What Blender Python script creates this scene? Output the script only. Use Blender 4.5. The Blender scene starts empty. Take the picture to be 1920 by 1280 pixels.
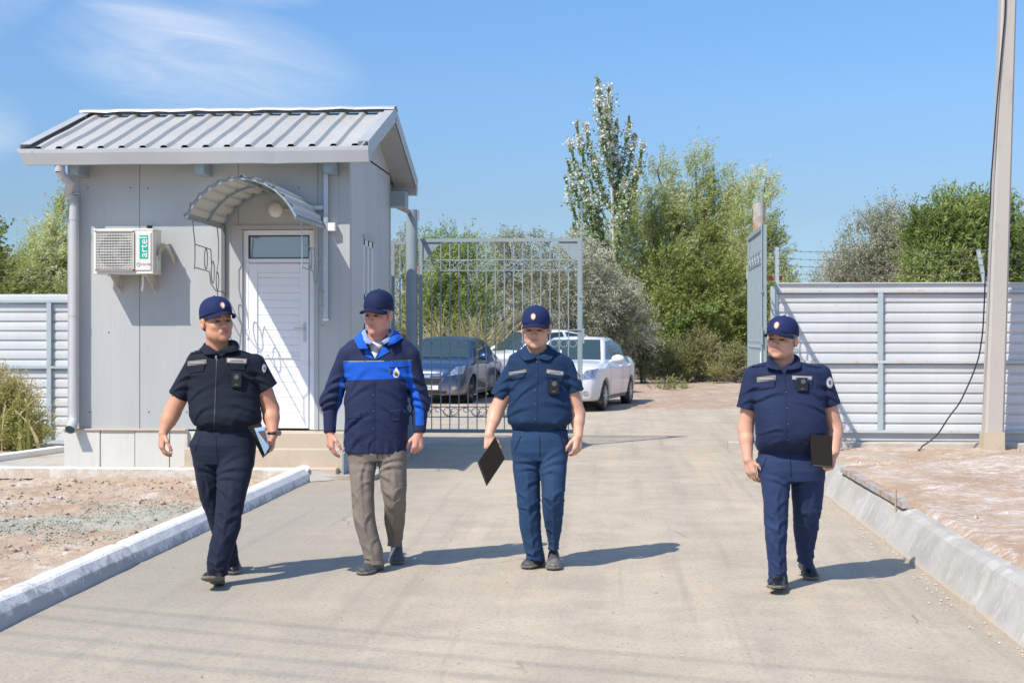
import bpy, math, random
import numpy as np
from mathutils import Vector, Matrix
# ------------------------------------------------------------------ camera, sky, sun, exposure
scene = bpy.context.scene
col = scene.collection
F = 50 / 36 * 1920          # focal length in pixels of the 1920 px wide picture
YAW = math.radians(4.16)
CAMH = 1.55
HY = 626.0
cam_d = bpy.data.cameras.new("camera")
cam_d.lens = 50; cam_d.sensor_width = 36
cam_d.shift_y = -(640 - HY) / 1920
cam_d.clip_start = 0.1; cam_d.clip_end = 4000
cam = bpy.data.objects.new("camera", cam_d); col.objects.link(cam)
cam.location = (0, 0, CAMH); cam.rotation_euler = (math.radians(90), 0, YAW)
scene.camera = cam
cam_d.dof.use_dof = True
cam_d.dof.focus_distance = 13.5
cam_d.dof.aperture_fstop = 7.1

SUN_AZ = math.radians(38.5)   # light travels towards +X, +Y
SUN_EL = math.radians(49)
sd = bpy.data.lights.new("sun", 'SUN'); sd.energy = 4.35; sd.angle = math.radians(0.53); sd.color = (1.0, 0.93, 0.82)
sun = bpy.data.objects.new("sun", sd); col.objects.link(sun)
ldir = Vector((math.sin(SUN_AZ) * math.cos(SUN_EL), math.cos(SUN_AZ) * math.cos(SUN_EL), -math.sin(SUN_EL)))
sun.rotation_euler = ldir.to_track_quat('-Z', 'Y').to_euler()
sun.location = (-8, -10, 14)

world = bpy.data.worlds.new("World"); scene.world = world; world.use_nodes = True
nt = world.node_tree; nt.nodes.clear()
wo = nt.nodes.new("ShaderNodeOutputWorld"); bg = nt.nodes.new("ShaderNodeBackground")
sky = nt.nodes.new("ShaderNodeTexSky"); sky.sky_type = 'NISHITA'; sky.sun_disc = False
sky.sun_elevation = SUN_EL
sky.sun_rotation = math.atan2(-ldir.x, -ldir.y)
sky.air_density = 1.0; sky.dust_density = 0.6; sky.ozone_density = 2.0; sky.altitude = 100
bg.inputs[1].default_value = 0.15
# thin cirrus in the upper left part of the sky
tc = nt.nodes.new("ShaderNodeTexCoord")
def wnode(t): return nt.nodes.new(t)
def wmath(op, a, b=None, c=None, clamp=False):
    n = wnode("ShaderNodeMath"); n.operation = op; n.use_clamp = clamp
    for i, v in enumerate((a, b, c)):
        if v is None: continue
        if isinstance(v, (int, float)): n.inputs[i].default_value = v
        else: nt.links.new(v, n.inputs[i])
    return n.outputs[0]
sep = wnode("ShaderNodeSeparateXYZ"); nt.links.new(tc.outputs["Generated"], sep.inputs[0])
az = wmath('ARCTAN2', sep.outputs[0], sep.outputs[1])      # 0 ahead, negative left
el = wmath('ARCSINE', sep.outputs[2])
def blob(a0, e0, ra, re, tilt=0.0):
    da = wmath('SUBTRACT', az, a0); de = wmath('SUBTRACT', el, e0)
    de2 = wmath('SUBTRACT', de, wmath('MULTIPLY', da, tilt))
    x = wmath('DIVIDE', da, ra); y = wmath('DIVIDE', de2, re)
    r = wmath('ADD', wmath('MULTIPLY', x, x), wmath('MULTIPLY', y, y))
    return wmath('SUBTRACT', 1.0, r, clamp=True)
b = wmath('ADD', blob(-0.285, 0.185, 0.115, 0.045, -0.12), wmath('MULTIPLY', blob(-0.41, 0.245, 0.06, 0.05, 0.6), 0.9))
b = wmath('ADD', b, wmath('MULTIPLY', blob(-0.26, 0.238, 0.06, 0.017, -0.1), 0.7))
b = wmath('ADD', b, wmath('MULTIPLY', blob(-0.425, 0.135, 0.03, 0.025), 0.8))
b = wmath('ADD', b, wmath('MULTIPLY', blob(-0.32, 0.215, 0.07, 0.012, -0.22), 0.5))
vec = wnode("ShaderNodeCombineXYZ"); nt.links.new(az, vec.inputs[0]); nt.links.new(wmath('ADD', wmath('MULTIPLY', el, 4.5), wmath('MULTIPLY', az, 0.8)), vec.inputs[1])
nz = wnode("ShaderNodeTexNoise"); nz.inputs["Scale"].default_value = 9; nz.inputs["Detail"].default_value = 8; nz.inputs["Roughness"].default_value = 0.62; nz.inputs["Distortion"].default_value = 0.8
nt.links.new(vec.outputs[0], nz.inputs["Vector"])
nn = wmath('MULTIPLY', wmath('SUBTRACT', nz.outputs[0], 0.22), 1.7, clamp=True)
cl = wmath('MULTIPLY', wmath('MULTIPLY', b, nn), 0.74, clamp=True)
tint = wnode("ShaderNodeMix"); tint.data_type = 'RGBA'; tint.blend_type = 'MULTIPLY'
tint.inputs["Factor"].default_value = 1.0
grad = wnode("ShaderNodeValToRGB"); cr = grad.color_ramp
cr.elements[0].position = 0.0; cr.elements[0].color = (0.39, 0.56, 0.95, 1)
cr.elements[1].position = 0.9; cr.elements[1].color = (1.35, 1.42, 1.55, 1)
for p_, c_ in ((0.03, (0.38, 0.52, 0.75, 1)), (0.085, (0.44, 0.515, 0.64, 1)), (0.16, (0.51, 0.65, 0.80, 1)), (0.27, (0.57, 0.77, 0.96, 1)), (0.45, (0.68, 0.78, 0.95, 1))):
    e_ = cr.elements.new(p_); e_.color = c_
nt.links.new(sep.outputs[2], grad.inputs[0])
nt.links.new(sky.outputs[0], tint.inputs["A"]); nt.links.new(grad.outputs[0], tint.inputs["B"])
mx = wnode("ShaderNodeMix"); mx.data_type = 'RGBA'
nt.links.new(cl, mx.inputs["Factor"]); nt.links.new(tint.outputs["Result"], mx.inputs["A"])
mx.inputs["B"].default_value = (4.6, 4.9, 5.5, 1)
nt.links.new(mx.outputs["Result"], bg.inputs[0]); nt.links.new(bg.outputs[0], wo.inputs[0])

scene.view_settings.view_transform = 'Standard'
scene.view_settings.look = 'None'
scene.view_settings.gamma = 1
scene.view_settings.exposure = 0.31
scene.cycles.max_bounces = 6
scene.cycles.transparent_max_bounces = 12

# ------------------------------------------------------------------ pixel -> space helpers (1920 x 1280 pixels)
FW = np.array([-math.sin(YAW), math.cos(YAW), 0.0]); RT = np.array([math.cos(YAW), math.sin(YAW), 0.0]); UP = np.array([0, 0, 1.0])
def W(px, py, d):                 # point at camera depth d
    return np.array([0, 0, CAMH]) + d * (FW + RT * (px - 960) / F + UP * (HY - py) / F)
def WY(px, py, Y):                # point on the plane y = Y
    r = FW + RT * (px - 960) / F + UP * (HY - py) / F
    return np.array([0, 0, CAMH]) + r * (Y / r[1])
def WX(px, py, X):
    r = FW + RT * (px - 960) / F + UP * (HY - py) / F
    return np.array([0, 0, CAMH]) + r * (X / r[0])
def WG(px, py, z=0.0):            # point on the level z
    r = FW + RT * (px - 960) / F + UP * (HY - py) / F
    return np.array([0, 0, CAMH]) + r * ((z - CAMH) / r[2])

# ------------------------------------------------------------------ objects
ORG = {}
def org_of(o):
    while o is not None:
        if o in ORG: return ORG[o]
        o = o.parent
    return np.zeros(3)
def thing(name, label, cat, loc=(0, 0, 0), group=None, rotz=0.0):
    o = bpy.data.objects.new(name, None); col.objects.link(o)
    o.empty_display_size = 0.2
    o.location = [float(v) for v in loc]; o.rotation_euler = (0, 0, rotz)
    o['label'] = label; o['category'] = cat
    if group: o['group'] = group
    ORG[o] = np.array(loc, float)
    return o
def tag(o, label=None, cat=None, group=None, kind=None):
    if label: o['label'] = label
    if cat: o['category'] = cat
    if group: o['group'] = group
    if kind: o['kind'] = kind
    return o
def link_mesh(name, V, Fc, mats, parent=None, smooth=False, local=False, midx=None, recenter=False):
    """V: (n,3) array; Fc: list of tuples or (m,4)/(m,3) array"""
    V = np.asarray(V, float)
    o0 = np.zeros(3)
    if parent is not None and not local: V = V - org_of(parent)
    if recenter and parent is None:
        o0 = np.array([(V[:, 0].min() + V[:, 0].max()) / 2, (V[:, 1].min() + V[:, 1].max()) / 2, V[:, 2].min()]); V = V - o0
    me = bpy.data.meshes.new(name)
    if isinstance(Fc, np.ndarray):
        n, k = Fc.shape
        me.vertices.add(len(V)); me.vertices.foreach_set("co", V.astype(np.float32).ravel())
        me.loops.add(n * k); me.loops.foreach_set("vertex_index", Fc.astype(np.int32).ravel())
        me.polygons.add(n); me.polygons.foreach_set("loop_start", np.arange(0, n * k, k, dtype=np.int32))
        me.update(calc_edges=True)
    else:
        me.from_pydata([tuple(v) for v in V], [], [tuple(f) for f in Fc])
    if not isinstance(mats, (list, tuple)): mats = [mats]
    for m in mats: me.materials.append(m)
    if midx is not None: me.polygons.foreach_set("material_index", np.asarray(midx, np.int32))
    if smooth: me.polygons.foreach_set("use_smooth", np.ones(len(me.polygons), bool))
    me.update()
    o = bpy.data.objects.new(name, me); col.objects.link(o)
    if parent is not None: o.parent = parent
    else:
        o.location = [float(v) for v in o0]; ORG[o] = o0
    return o
def copy_tree(o, parent=None):
    c = o.copy(); col.objects.link(c); c.parent = parent
    for ch in [x for x in list(bpy.data.objects) if x.parent == o]: copy_tree(ch, c)
    return c
def setattrf(o, name, vals):
    a = o.data.attributes.new(name, 'FLOAT', 'POINT'); a.data.foreach_set("value", np.asarray(vals, np.float32))

class MB:
    def __init__(s): s.v = []; s.f = []; s.m = []; s.cur = 0; s.sm = []
    def add(s, V, Fc):
        b = len(s.v); s.v.extend([tuple(map(float, p)) for p in V])
        for f in Fc: s.f.append(tuple(i + b for i in f)); s.m.append(s.cur)
        return s
    def box(s, a, b, bev=0.0):
        x0, y0, z0 = [min(a[i], b[i]) for i in range(3)]; x1, y1, z1 = [max(a[i], b[i]) for i in range(3)]
        if bev <= 0:
            V = [(x0,y0,z0),(x1,y0,z0),(x1,y1,z0),(x0,y1,z0),(x0,y0,z1),(x1,y0,z1),(x1,y1,z1),(x0,y1,z1)]
            return s.add(V, [(0,3,2,1),(4,5,6,7),(0,1,5,4),(1,2,6,5),(2,3,7,6),(3,0,4,7)])
        e = bev; V = []; idx = {}
        for cx, (X, sx) in enumerate(((x0, 1), (x1, -1))):
            for cy, (Y, sy) in enumerate(((y0, 1), (y1, -1))):
                for cz, (Z, sz) in enumerate(((z0, 1), (z1, -1))):
                    idx[cx,cy,cz] = len(V)
                    V += [(X, Y + sy*e, Z + sz*e), (X + sx*e, Y, Z + sz*e), (X + sx*e, Y + sy*e, Z)]
        fs = []
        g = lambda a,b,c,k: idx[a,b,c] + k
        fs += [(g(0,0,0,0),g(0,0,1,0),g(0,1,1,0),g(0,1,0,0)), (g(1,0,0,0),g(1,1,0,0),g(1,1,1,0),g(1,0,1,0))]
        fs += [(g(0,0,0,1),g(1,0,0,1),g(1,0,1,1),g(0,0,1,1)), (g(0,1,0,1),g(0,1,1,1),g(1,1,1,1),g(1,1,0,1))]
        fs += [(g(0,0,0,2),g(0,1,0,2),g(1,1,0,2),g(1,0,0,2)), (g(0,0,1,2),g(1,0,1,2),g(1,1,1,2),g(0,1,1,2))]
        for a_ in (0,1):
            for b_ in (0,1):
                q = (g(a_,b_,0,0),g(a_,b_,0,1),g(a_,b_,1,1),g(a_,b_,1,0)); fs.append(q if a_==b_ else q[::-1])
                q = (g(a_,0,b_,0),g(a_,1,b_,0),g(a_,1,b_,2),g(a_,0,b_,2)); fs.append(q if a_==b_ else q[::-1])
                q = (g(0,a_,b_,1),g(0,a_,b_,2),g(1,a_,b_,2),g(1,a_,b_,1)); fs.append(q if a_==b_ else q[::-1])
        for a_ in (0,1):
            for b_ in (0,1):
                for c_ in (0,1):
                    q = (g(a_,b_,c_,0),g(a_,b_,c_,1),g(a_,b_,c_,2)); fs.append(q if (a_+b_+c_)%2==0 else q[::-1])
        return s.add(V, fs)
    def hexa(s, P):   # 8 points: bottom 4 ccw, top 4 ccw
        return s.add(P, [(0,3,2,1),(4,5,6,7),(0,1,5,4),(1,2,6,5),(2,3,7,6),(3,0,4,7)])
    def beam(s, a, b, w, h, up=(0,0,1)):
        a = np.array(a, float); b = np.array(b, float); d = b - a; d /= np.linalg.norm(d)
        u = np.array(up, float); r = np.cross(d, u)
        if np.linalg.norm(r) < 1e-4: u = np.array((0,1.,0)); r = np.cross(d, u)
        r /= np.linalg.norm(r); u = np.cross(r, d)
        P = [a - r*w/2 - u*h/2, a + r*w/2 - u*h/2, a + r*w/2 + u*h/2, a - r*w/2 + u*h/2]
        P += [p + (b - a) for p in P]
        return s.add(P, [(0,1,2,3),(4,7,6,5),(0,4,5,1),(1,5,6,2),(2,6,7,3),(3,7,4,0)])
    def tube(s, pts, r, n=8, cap=True, closed=False):
        pts = np.array(pts, float); m = len(pts)
        rr = np.full(m, r) if np.isscalar(r) else np.array(r, float)
        T = np.zeros_like(pts)
        if closed: T = np.roll(pts, -1, 0) - np.roll(pts, 1, 0)
        else: T[1:-1] = pts[2:] - pts[:-2]; T[0] = pts[1] - pts[0]; T[-1] = pts[-1] - pts[-2]
        T /= np.linalg.norm(T, axis=1)[:, None] + 1e-12
        u = np.cross(T[0], (0, 0, 1.0))
        if np.linalg.norm(u) < 1e-3: u = np.cross(T[0], (0, 1.0, 0))
        u /= np.linalg.norm(u); V = []
        for i in range(m):
            u = u - T[i] * np.dot(u, T[i]); u /= np.linalg.norm(u); w = np.cross(T[i], u)
            for k in range(n):
                a = 2 * math.pi * k / n; V.append(pts[i] + rr[i] * (u * math.cos(a) + w * math.sin(a)))
        fs = []
        for i in range(m - (0 if closed else 1)):
            j = (i + 1) % m
            for k in range(n):
                k2 = (k + 1) % n; fs.append((i*n+k, i*n+k2, j*n+k2, j*n+k))
        if cap and not closed:
            fs.append(tuple(range(n))[::-1]); fs.append(tuple((m-1)*n + k for k in range(n)))
        return s.add(V, fs)
    def cyl(s, a, b, r, n=16, r2=None): return s.tube([a, b], [r, r if r2 is None else r2], n)
    def prism(s, poly, ax, a, b):  # polygon (2D list) extruded along axis ax from a to b
        n = len(poly); V = []
        for t in (a, b):
            for p in poly:
                q = [p[0], p[1]]; q.insert(ax, t); V.append(q)
        area = sum(poly[i][0]*poly[(i+1)%n][1] - poly[(i+1)%n][0]*poly[i][1] for i in range(n))
        flip = (area > 0) != (ax in (0, 2))
        f = [tuple(range(n))[::-1], tuple(range(n, 2*n))] + [(i, (i+1)%n, (i+1)%n+n, i+n) for i in range(n)]
        if flip: f = [t[::-1] for t in f]
        return s.add(V, f)
    def grid(s, P):  # P[i][j] points
        n, m = len(P), len(P[0]); V = [p for row in P for p in row]
        return s.add(V, [(i*m+j, i*m+j+1, (i+1)*m+j+1, (i+1)*m+j) for i in range(n-1) for j in range(m-1)])
    def build(s, name, mats, parent=None, smooth=False, local=False, recenter=True):
        return link_mesh(name, np.array(s.v), s.f, mats, parent, smooth, local, s.m if isinstance(mats, (list, tuple)) else None, recenter=recenter)

# ------------------------------------------------------------------ materials
class NT:
    def __init__(s, m): s.m = m; s.t = m.node_tree
    def n(s, t, **kw):
        x = s.t.nodes.new(t)
        for k, v in kw.items(): setattr(x, k, v)
        return x
    def l(s, a, b): s.t.links.new(a, b)
    def setv(s, inp, v):
        if isinstance(v, bpy.types.NodeSocket): s.l(v, inp)
        elif isinstance(v, (tuple, list)) and len(v) == 3 and inp.type == 'RGBA': inp.default_value = (*v, 1)
        else: inp.default_value = v
    def math(s, op, a, b=None, c=None, clamp=False):
        x = s.n("ShaderNodeMath", operation=op); x.use_clamp = clamp
        for i, v in enumerate((a, b, c)):
            if v is not None: s.setv(x.inputs[i], v)
        return x.outputs[0]
    def mix(s, f, a, b, mode='MIX'):
        x = s.n("ShaderNodeMix", data_type='RGBA', blend_type=mode)
        s.setv(x.inputs["Factor"], f); s.setv(x.inputs["A"], a); s.setv(x.inputs["B"], b); return x.outputs["Result"]
    def noise(s, scale, detail=4, rough=0.55, vec=None, stretch=None, dist=0.0):
        x = s.n("ShaderNodeTexNoise"); x.inputs["Scale"].default_value = scale; x.inputs["Detail"].default_value = detail
        x.inputs["Roughness"].default_value = rough; x.inputs["Distortion"].default_value = dist
        v = vec if vec is not None else s.obj()
        if stretch:
            mp = s.n("ShaderNodeMapping"); mp.inputs["Scale"].default_value = stretch; s.l(v, mp.inputs[0]); v = mp.outputs[0]
        s.l(v, x.inputs["Vector"]); return x.outputs[0]
    def obj(s):
        if not hasattr(s, '_tc'): s._tc = s.n("ShaderNodeTexCoord")
        return s._tc.outputs["Object"]
    def geo(s):
        if not hasattr(s, '_g'): s._g = s.n("ShaderNodeNewGeometry")
        return s._g
    def xyz(s, v=None):
        x = s.n("ShaderNodeSeparateXYZ"); s.l(v if v is not None else s.geo().outputs["Position"], x.inputs[0]); return x.outputs
    def step(s, x, a, b):
        m = s.n("ShaderNodeMapRange"); m.interpolation_type = 'SMOOTHSTEP'
        s.setv(m.inputs[0], x); m.inputs[1].default_value = a; m.inputs[2].default_value = b; return m.outputs[0]
    def attr(s, name):
        a = s.n("ShaderNodeAttribute"); a.attribute_name = name; return a.outputs["Fac"]
def new_mat(name):
    m = bpy.data.materials.new(name); m.use_nodes = True
    t = NT(m); b = m.node_tree.nodes["Principled BSDF"]; return m, t, b
def bumpit(t, b, h, strength=0.3, dist=0.01):
    x = t.n("ShaderNodeBump"); x.inputs["Strength"].default_value = strength; x.inputs["Distance"].default_value = dist
    t.l(h, x.inputs["Height"]); t.l(x.outputs[0], b.inputs["Normal"])
def simple(name, c, rough=0.6, metal=0.0, var=0.12, vs=3.0, bump=0.0, bs=60.0, dirt=None, dirt_amt=0.3, dscale=2.0, spec=0.5, coat=0.0, stretch=None):
    m, t, b = new_mat(name)
    n = t.noise(vs, 5, 0.6, stretch=stretch)
    f = t.math('MULTIPLY_ADD', n, 2 * var, 1 - var)
    v = t.n("ShaderNodeCombineXYZ"); [t.l(f, v.inputs[i]) for i in range(3)]
    cc = t.mix(1.0, c, v.outputs[0], 'MULTIPLY')
    if dirt:
        d = t.step(t.noise(dscale, 7, 0.68, stretch=stretch), 0.62 - dirt_amt * 0.35, 0.80 - dirt_amt * 0.2)
        cc = t.mix(t.math('MULTIPLY', d, 0.85), cc, dirt)
    t.l(cc, b.inputs["Base Color"])
    t.setv(b.inputs["Roughness"], t.math('MULTIPLY_ADD', n, 0.2, rough - 0.1, clamp=True))
    b.inputs["Metallic"].default_value = metal
    b.inputs["Specular IOR Level"].default_value = spec
    b.inputs["Coat Weight"].default_value = coat; b.inputs["Coat Roughness"].default_value = 0.05
    if bump: bumpit(t, b, t.noise(bs, 3, 0.6), bump, 0.004)
    return m

# ------------------------------------------------------------------ numpy noise
def _h(i, j, k, s):
    i = i.astype(np.uint32); j = j.astype(np.uint32); k = k.astype(np.uint32)
    h = i * np.uint32(374761393) + j * np.uint32(668265263) + k * np.uint32(2147483647 & 0x7feb352d) + np.uint32(s * 97 + 13)
    h = (h ^ (h >> np.uint32(13))) * np.uint32(1274126177); h = h ^ (h >> np.uint32(16))
    return h.astype(np.float64) / 4294967295.0
def vnoise(P, s=0):
    P = np.asarray(P, float); i = np.floor(P).astype(np.int64); f = P - i; f = f * f * (3 - 2 * f)
    r = 0
    for a in (0, 1):
        for b in (0, 1):
            for c in (0, 1):
                w = (f[:, 0] if a else 1 - f[:, 0]) * (f[:, 1] if b else 1 - f[:, 1]) * (f[:, 2] if c else 1 - f[:, 2])
                r = r + w * _h(i[:, 0] + a, i[:, 1] + b, i[:, 2] + c, s)
    return r
def fbm(P, o=4, s=0):
    r = 0; a = 0.5; t = 0
    for q in range(o): r = r + a * vnoise(P * 2.0 ** q, s + q); t += a; a *= 0.5
    return r / t

# ------------------------------------------------------------------ signed distance modelling
def smin(a, b, k):
    h = np.clip(0.5 + 0.5 * (b - a) / k, 0, 1); return b + (a - b) * h - k * h * (1 - h)
def smax(a, b, k): return -smin(-a, -b, k)
def rc(P, a, b, ra, rb):
    a = np.asarray(a, float); b = np.asarray(b, float); ab = b - a
    t = np.clip(((P - a) @ ab) / (ab @ ab + 1e-12), 0, 1)
    return np.linalg.norm(P - a - t[:, None] * ab, axis=1) - (ra + (rb - ra) * t)
def ell(P, c, r):
    q = P - np.asarray(c, float); r = np.asarray(r, float)
    k0 = np.linalg.norm(q / r, axis=1); k1 = np.linalg.norm(q / (r * r), axis=1) + 1e-9
    return k0 * (k0 - 1) / k1
def rbox(P, c, h, r):
    q = np.abs(P - np.asarray(c, float)) - (np.asarray(h, float) - r)
    return np.linalg.norm(np.maximum(q, 0), axis=1) + np.minimum(q.max(1), 0) - r
def culled(P, c, R, fn, pad=0.05):
    d0 = np.linalg.norm(P - np.asarray(c, float), axis=1) - R
    out = d0 + 0.5 * pad; m = d0 < pad
    if m.any(): out[m] = fn(P[m])
    return out
def table(keys, n=160, sm=5):
    """keys (k, 1+m) rows sorted by first column -> smooth sampled table"""
    K = np.array(sorted(map(tuple, keys)), float); t = np.linspace(K[0, 0], K[-1, 0], n); out = [t]
    ker = np.hanning(2 * sm + 3)[1:-1]; ker /= ker.sum()
    for c in range(1, K.shape[1]):
        y = np.interp(t, K[:, 0], K[:, c]); yp = np.concatenate([2*y[0]-y[1:sm+1][::-1], y, 2*y[-1]-y[-sm-1:-1][::-1]])
        out.append(np.convolve(yp, ker, 'valid'))
    return out
def zloft(P, T, pw=2.0):
    z = P[:, 2]; t = T[0]
    cx, cy, rx, ry = [np.interp(z, t, T[i]) for i in (1, 2, 3, 4)]
    u = np.abs((P[:, 0] - cx) / rx); v = np.abs((P[:, 1] - cy) / ry)
    k = (u ** pw + v ** pw) ** (1 / pw)
    d = (k - 1) * np.minimum(rx, ry)
    return np.maximum(d, np.maximum(z - t[-1], t[0] - z))
def sdf_mesh(f, lo, hi, res, c=4, project=2, band=1.75):
    lo = np.array(lo, float); hi = np.array(hi, float)
    nb = np.ceil((hi - lo) / (res * c)).astype(int) + 1; n = nb * c
    I = np.stack(np.meshgrid(*[np.arange(k) for k in nb], indexing='ij'), -1).reshape(-1, 3)
    cen = lo + (I + 0.5 - 0.5 / c) * c * res
    D = f(cen); act = np.abs(D) < c * res * band
    V = np.ones(n, np.float32)
    Vb = V.reshape(nb[0], c, nb[1], c, nb[2], c)
    sgn = np.where(D < 0, -1, 1).reshape(nb)
    Vb[...] = sgn[:, None, :, None, :, None]
    A = I[act]; off = np.stack(np.meshgrid(*[np.arange(c)] * 3, indexing='ij'), -1).reshape(-1, 3)
    for q in range(0, len(A), 6000):
        idx = (A[q:q+6000, None, :] * c + off[None]).reshape(-1, 3)
        V[idx[:, 0], idx[:, 1], idx[:, 2]] = f(lo + idx * res)
    S = V < 0
    cnt = np.zeros(n - 1, np.int8)
    for a in (0, 1):
        for b in (0, 1):
            for d in (0, 1): cnt += S[a:n[0]-1+a, b:n[1]-1+b, d:n[2]-1+d]
    cells = np.argwhere((cnt > 0) & (cnt < 8))
    vid = -np.ones(n - 1, np.int64); vid[cells[:, 0], cells[:, 1], cells[:, 2]] = np.arange(len(cells))
    acc = np.zeros((len(cells), 3)); num = np.zeros(len(cells))
    corners = [(a, b, d) for a in (0, 1) for b in (0, 1) for d in (0, 1)]
    for p in corners:
        for ax in range(3):
            if p[ax]: continue
            q = list(p); q[ax] = 1
            v0 = V[cells[:, 0]+p[0], cells[:, 1]+p[1], cells[:, 2]+p[2]]; v1 = V[cells[:, 0]+q[0], cells[:, 1]+q[1], cells[:, 2]+q[2]]
            m = (v0 < 0) != (v1 < 0); t = np.where(m, v0 / np.where(m, v0 - v1, 1), 0)
            pt = np.tile(np.array(p, float), (len(cells), 1)); pt[:, ax] += t
            acc += pt * m[:, None]; num += m
    P = lo + (cells + acc / num[:, None]) * res
    Fs = []
    for ax in range(3):
        o1, o2 = [(1, 2), (2, 0), (0, 1)][ax]
        sl0 = [slice(1, k - 1) for k in n]; sl1 = [slice(1, k - 1) for k in n]
        sl0[ax] = slice(0, n[ax]-1); sl1[ax] = slice(1, n[ax])
        a = S[tuple(sl0)]; b = S[tuple(sl1)]
        E = np.argwhere(a != b)
        base = E + 1; base[:, ax] -= 1
        fl = a[E[:, 0], E[:, 1], E[:, 2]]
        e1 = np.zeros(3, int); e1[o1] = 1; e2 = np.zeros(3, int); e2[o2] = 1
        g = lambda X: vid[X[:, 0], X[:, 1], X[:, 2]]
        q = np.stack([g(base - e1 - e2), g(base - e2), g(base), g(base - e1)], 1)
        q = np.where(fl[:, None], q, q[:, ::-1]); Fs.append(q[(q >= 0).all(1)])
    Fc = np.concatenate(Fs)
    for _ in range(project):
        h = res * 0.25; d = f(P)
        g = np.stack([(f(P + np.eye(3)[i] * h) - f(P - np.eye(3)[i] * h)) / (2 * h) for i in range(3)], 1)
        l2 = np.maximum((g * g).sum(1), 0.15)
        P = P - np.clip((d / l2)[:, None] * g, -res * 0.6, res * 0.6)
    return P, Fc
def march(f, O, Dr, t0=0.0, tmax=6.0, it=70, off=0.0):
    """sphere-trace rays O + t*Dr to f=off; Dr unit"""
    t = np.full(len(O), float(t0))
    for _ in range(it):
        d = f(O + Dr * t[:, None]) - off
        t = np.minimum(t + d * 0.8, tmax)
    return O + Dr * t[:, None]
def decal(name, f, Pg, Dr, off, mat, parent, thick=0.0, local=True, smooth=True):
    """Pg (n,m,3) start points; cast along Dr on surface f, lay a thin skin there"""
    n, m = Pg.shape[:2]; D = np.tile(np.asarray(Dr, float) / np.linalg.norm(Dr), (n * m, 1)) if np.ndim(Dr) == 1 else Dr.reshape(-1, 3)
    Q = march(f, Pg.reshape(-1, 3), D, off=off)
    ok = np.abs(f(Q) - off) < 0.012
    if ok.any(): Q = np.where(ok[:, None], Q, Q[ok][0])
    Fc = np.array([(i*m+j, i*m+j+1, (i+1)*m+j+1, (i+1)*m+j) for i in range(n-1) for j in range(m-1)])
    Fc = Fc[ok[Fc].all(1)] if ok[Fc].all(1).any() else Fc[:1]
    nn = np.cross(Q[Fc[:, 1]] - Q[Fc[:, 0]], Q[Fc[:, 3]] - Q[Fc[:, 0]])
    if (nn * D[0]).sum() > 0: Fc = Fc[:, ::-1]
    if thick > 0:
        Q2 = Q + D * (thick + off * 0.9); k = len(Q)
        bd = [(i*m, (i+1)*m) for i in range(n-1)] + [(i*m+m-1, (i+1)*m+m-1) for i in range(n-1)] + [(j, j+1) for j in range(m-1)] + [((n-1)*m+j, (n-1)*m+j+1) for j in range(m-1)]
        side = np.array([(a, b, b + k, a + k) for a, b in bd if ok[a] and ok[b]] or [(0, 0, 0, 0)]); Q = np.concatenate([Q, Q2]); Fc = np.concatenate([Fc, side])
    return link_mesh(name, Q, Fc, mat, parent, smooth, local=local)
def quadgrid(c, n, m, inset=None):
    """bilinear grid of 4 corners (tl, tr, br, bl)"""
    c = [np.asarray(p, float) for p in c]; u = np.linspace(0, 1, m)[None, :, None]; v = np.linspace(0, 1, n)[:, None, None]
    return (c[0]*(1-u) + c[1]*u) * (1-v) + (c[3]*(1-u) + c[2]*u) * v
def ringgrid(cen, ex, ey, rx, ry, n=6, m=20, shape=None):
    """disc grid: radial n x angular m"""
    a = np.linspace(0, 2*np.pi, m); r = np.linspace(0.02, 1, n)
    s = np.ones(m) if shape is None else shape(a)
    return np.array([[np.asarray(cen) + np.asarray(ex)*rx*rr*ss*math.cos(t) + np.asarray(ey)*ry*rr*ss*math.sin(t) for t, ss in zip(a, s)] for rr in r])
def text_mesh(s, size):
    cu = bpy.data.curves.new("t", 'FONT'); cu.body = s; cu.size = size; cu.align_x = 'CENTER'; cu.align_y = 'CENTER'; cu.extrude = 0.0
    cu.resolution_u = 3
    o = bpy.data.objects.new("t", cu); me = bpy.data.meshes.new_from_object(o)
    V = np.array([v.co[:] for v in me.vertices]); Fc = [tuple(p.vertices) for p in me.polygons]
    bpy.data.objects.remove(o); bpy.data.curves.remove(cu); bpy.data.meshes.remove(me)
    return V, Fc
def pieces(name, mat, parent, boxes, bev=0.0, local=False):
    for a, b in boxes:
        m_ = MB(); m_.box(a, b, bev); m_.build(name, mat, parent, local=local)
rng = np.random.default_rng(7)
random.seed(5)
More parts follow.
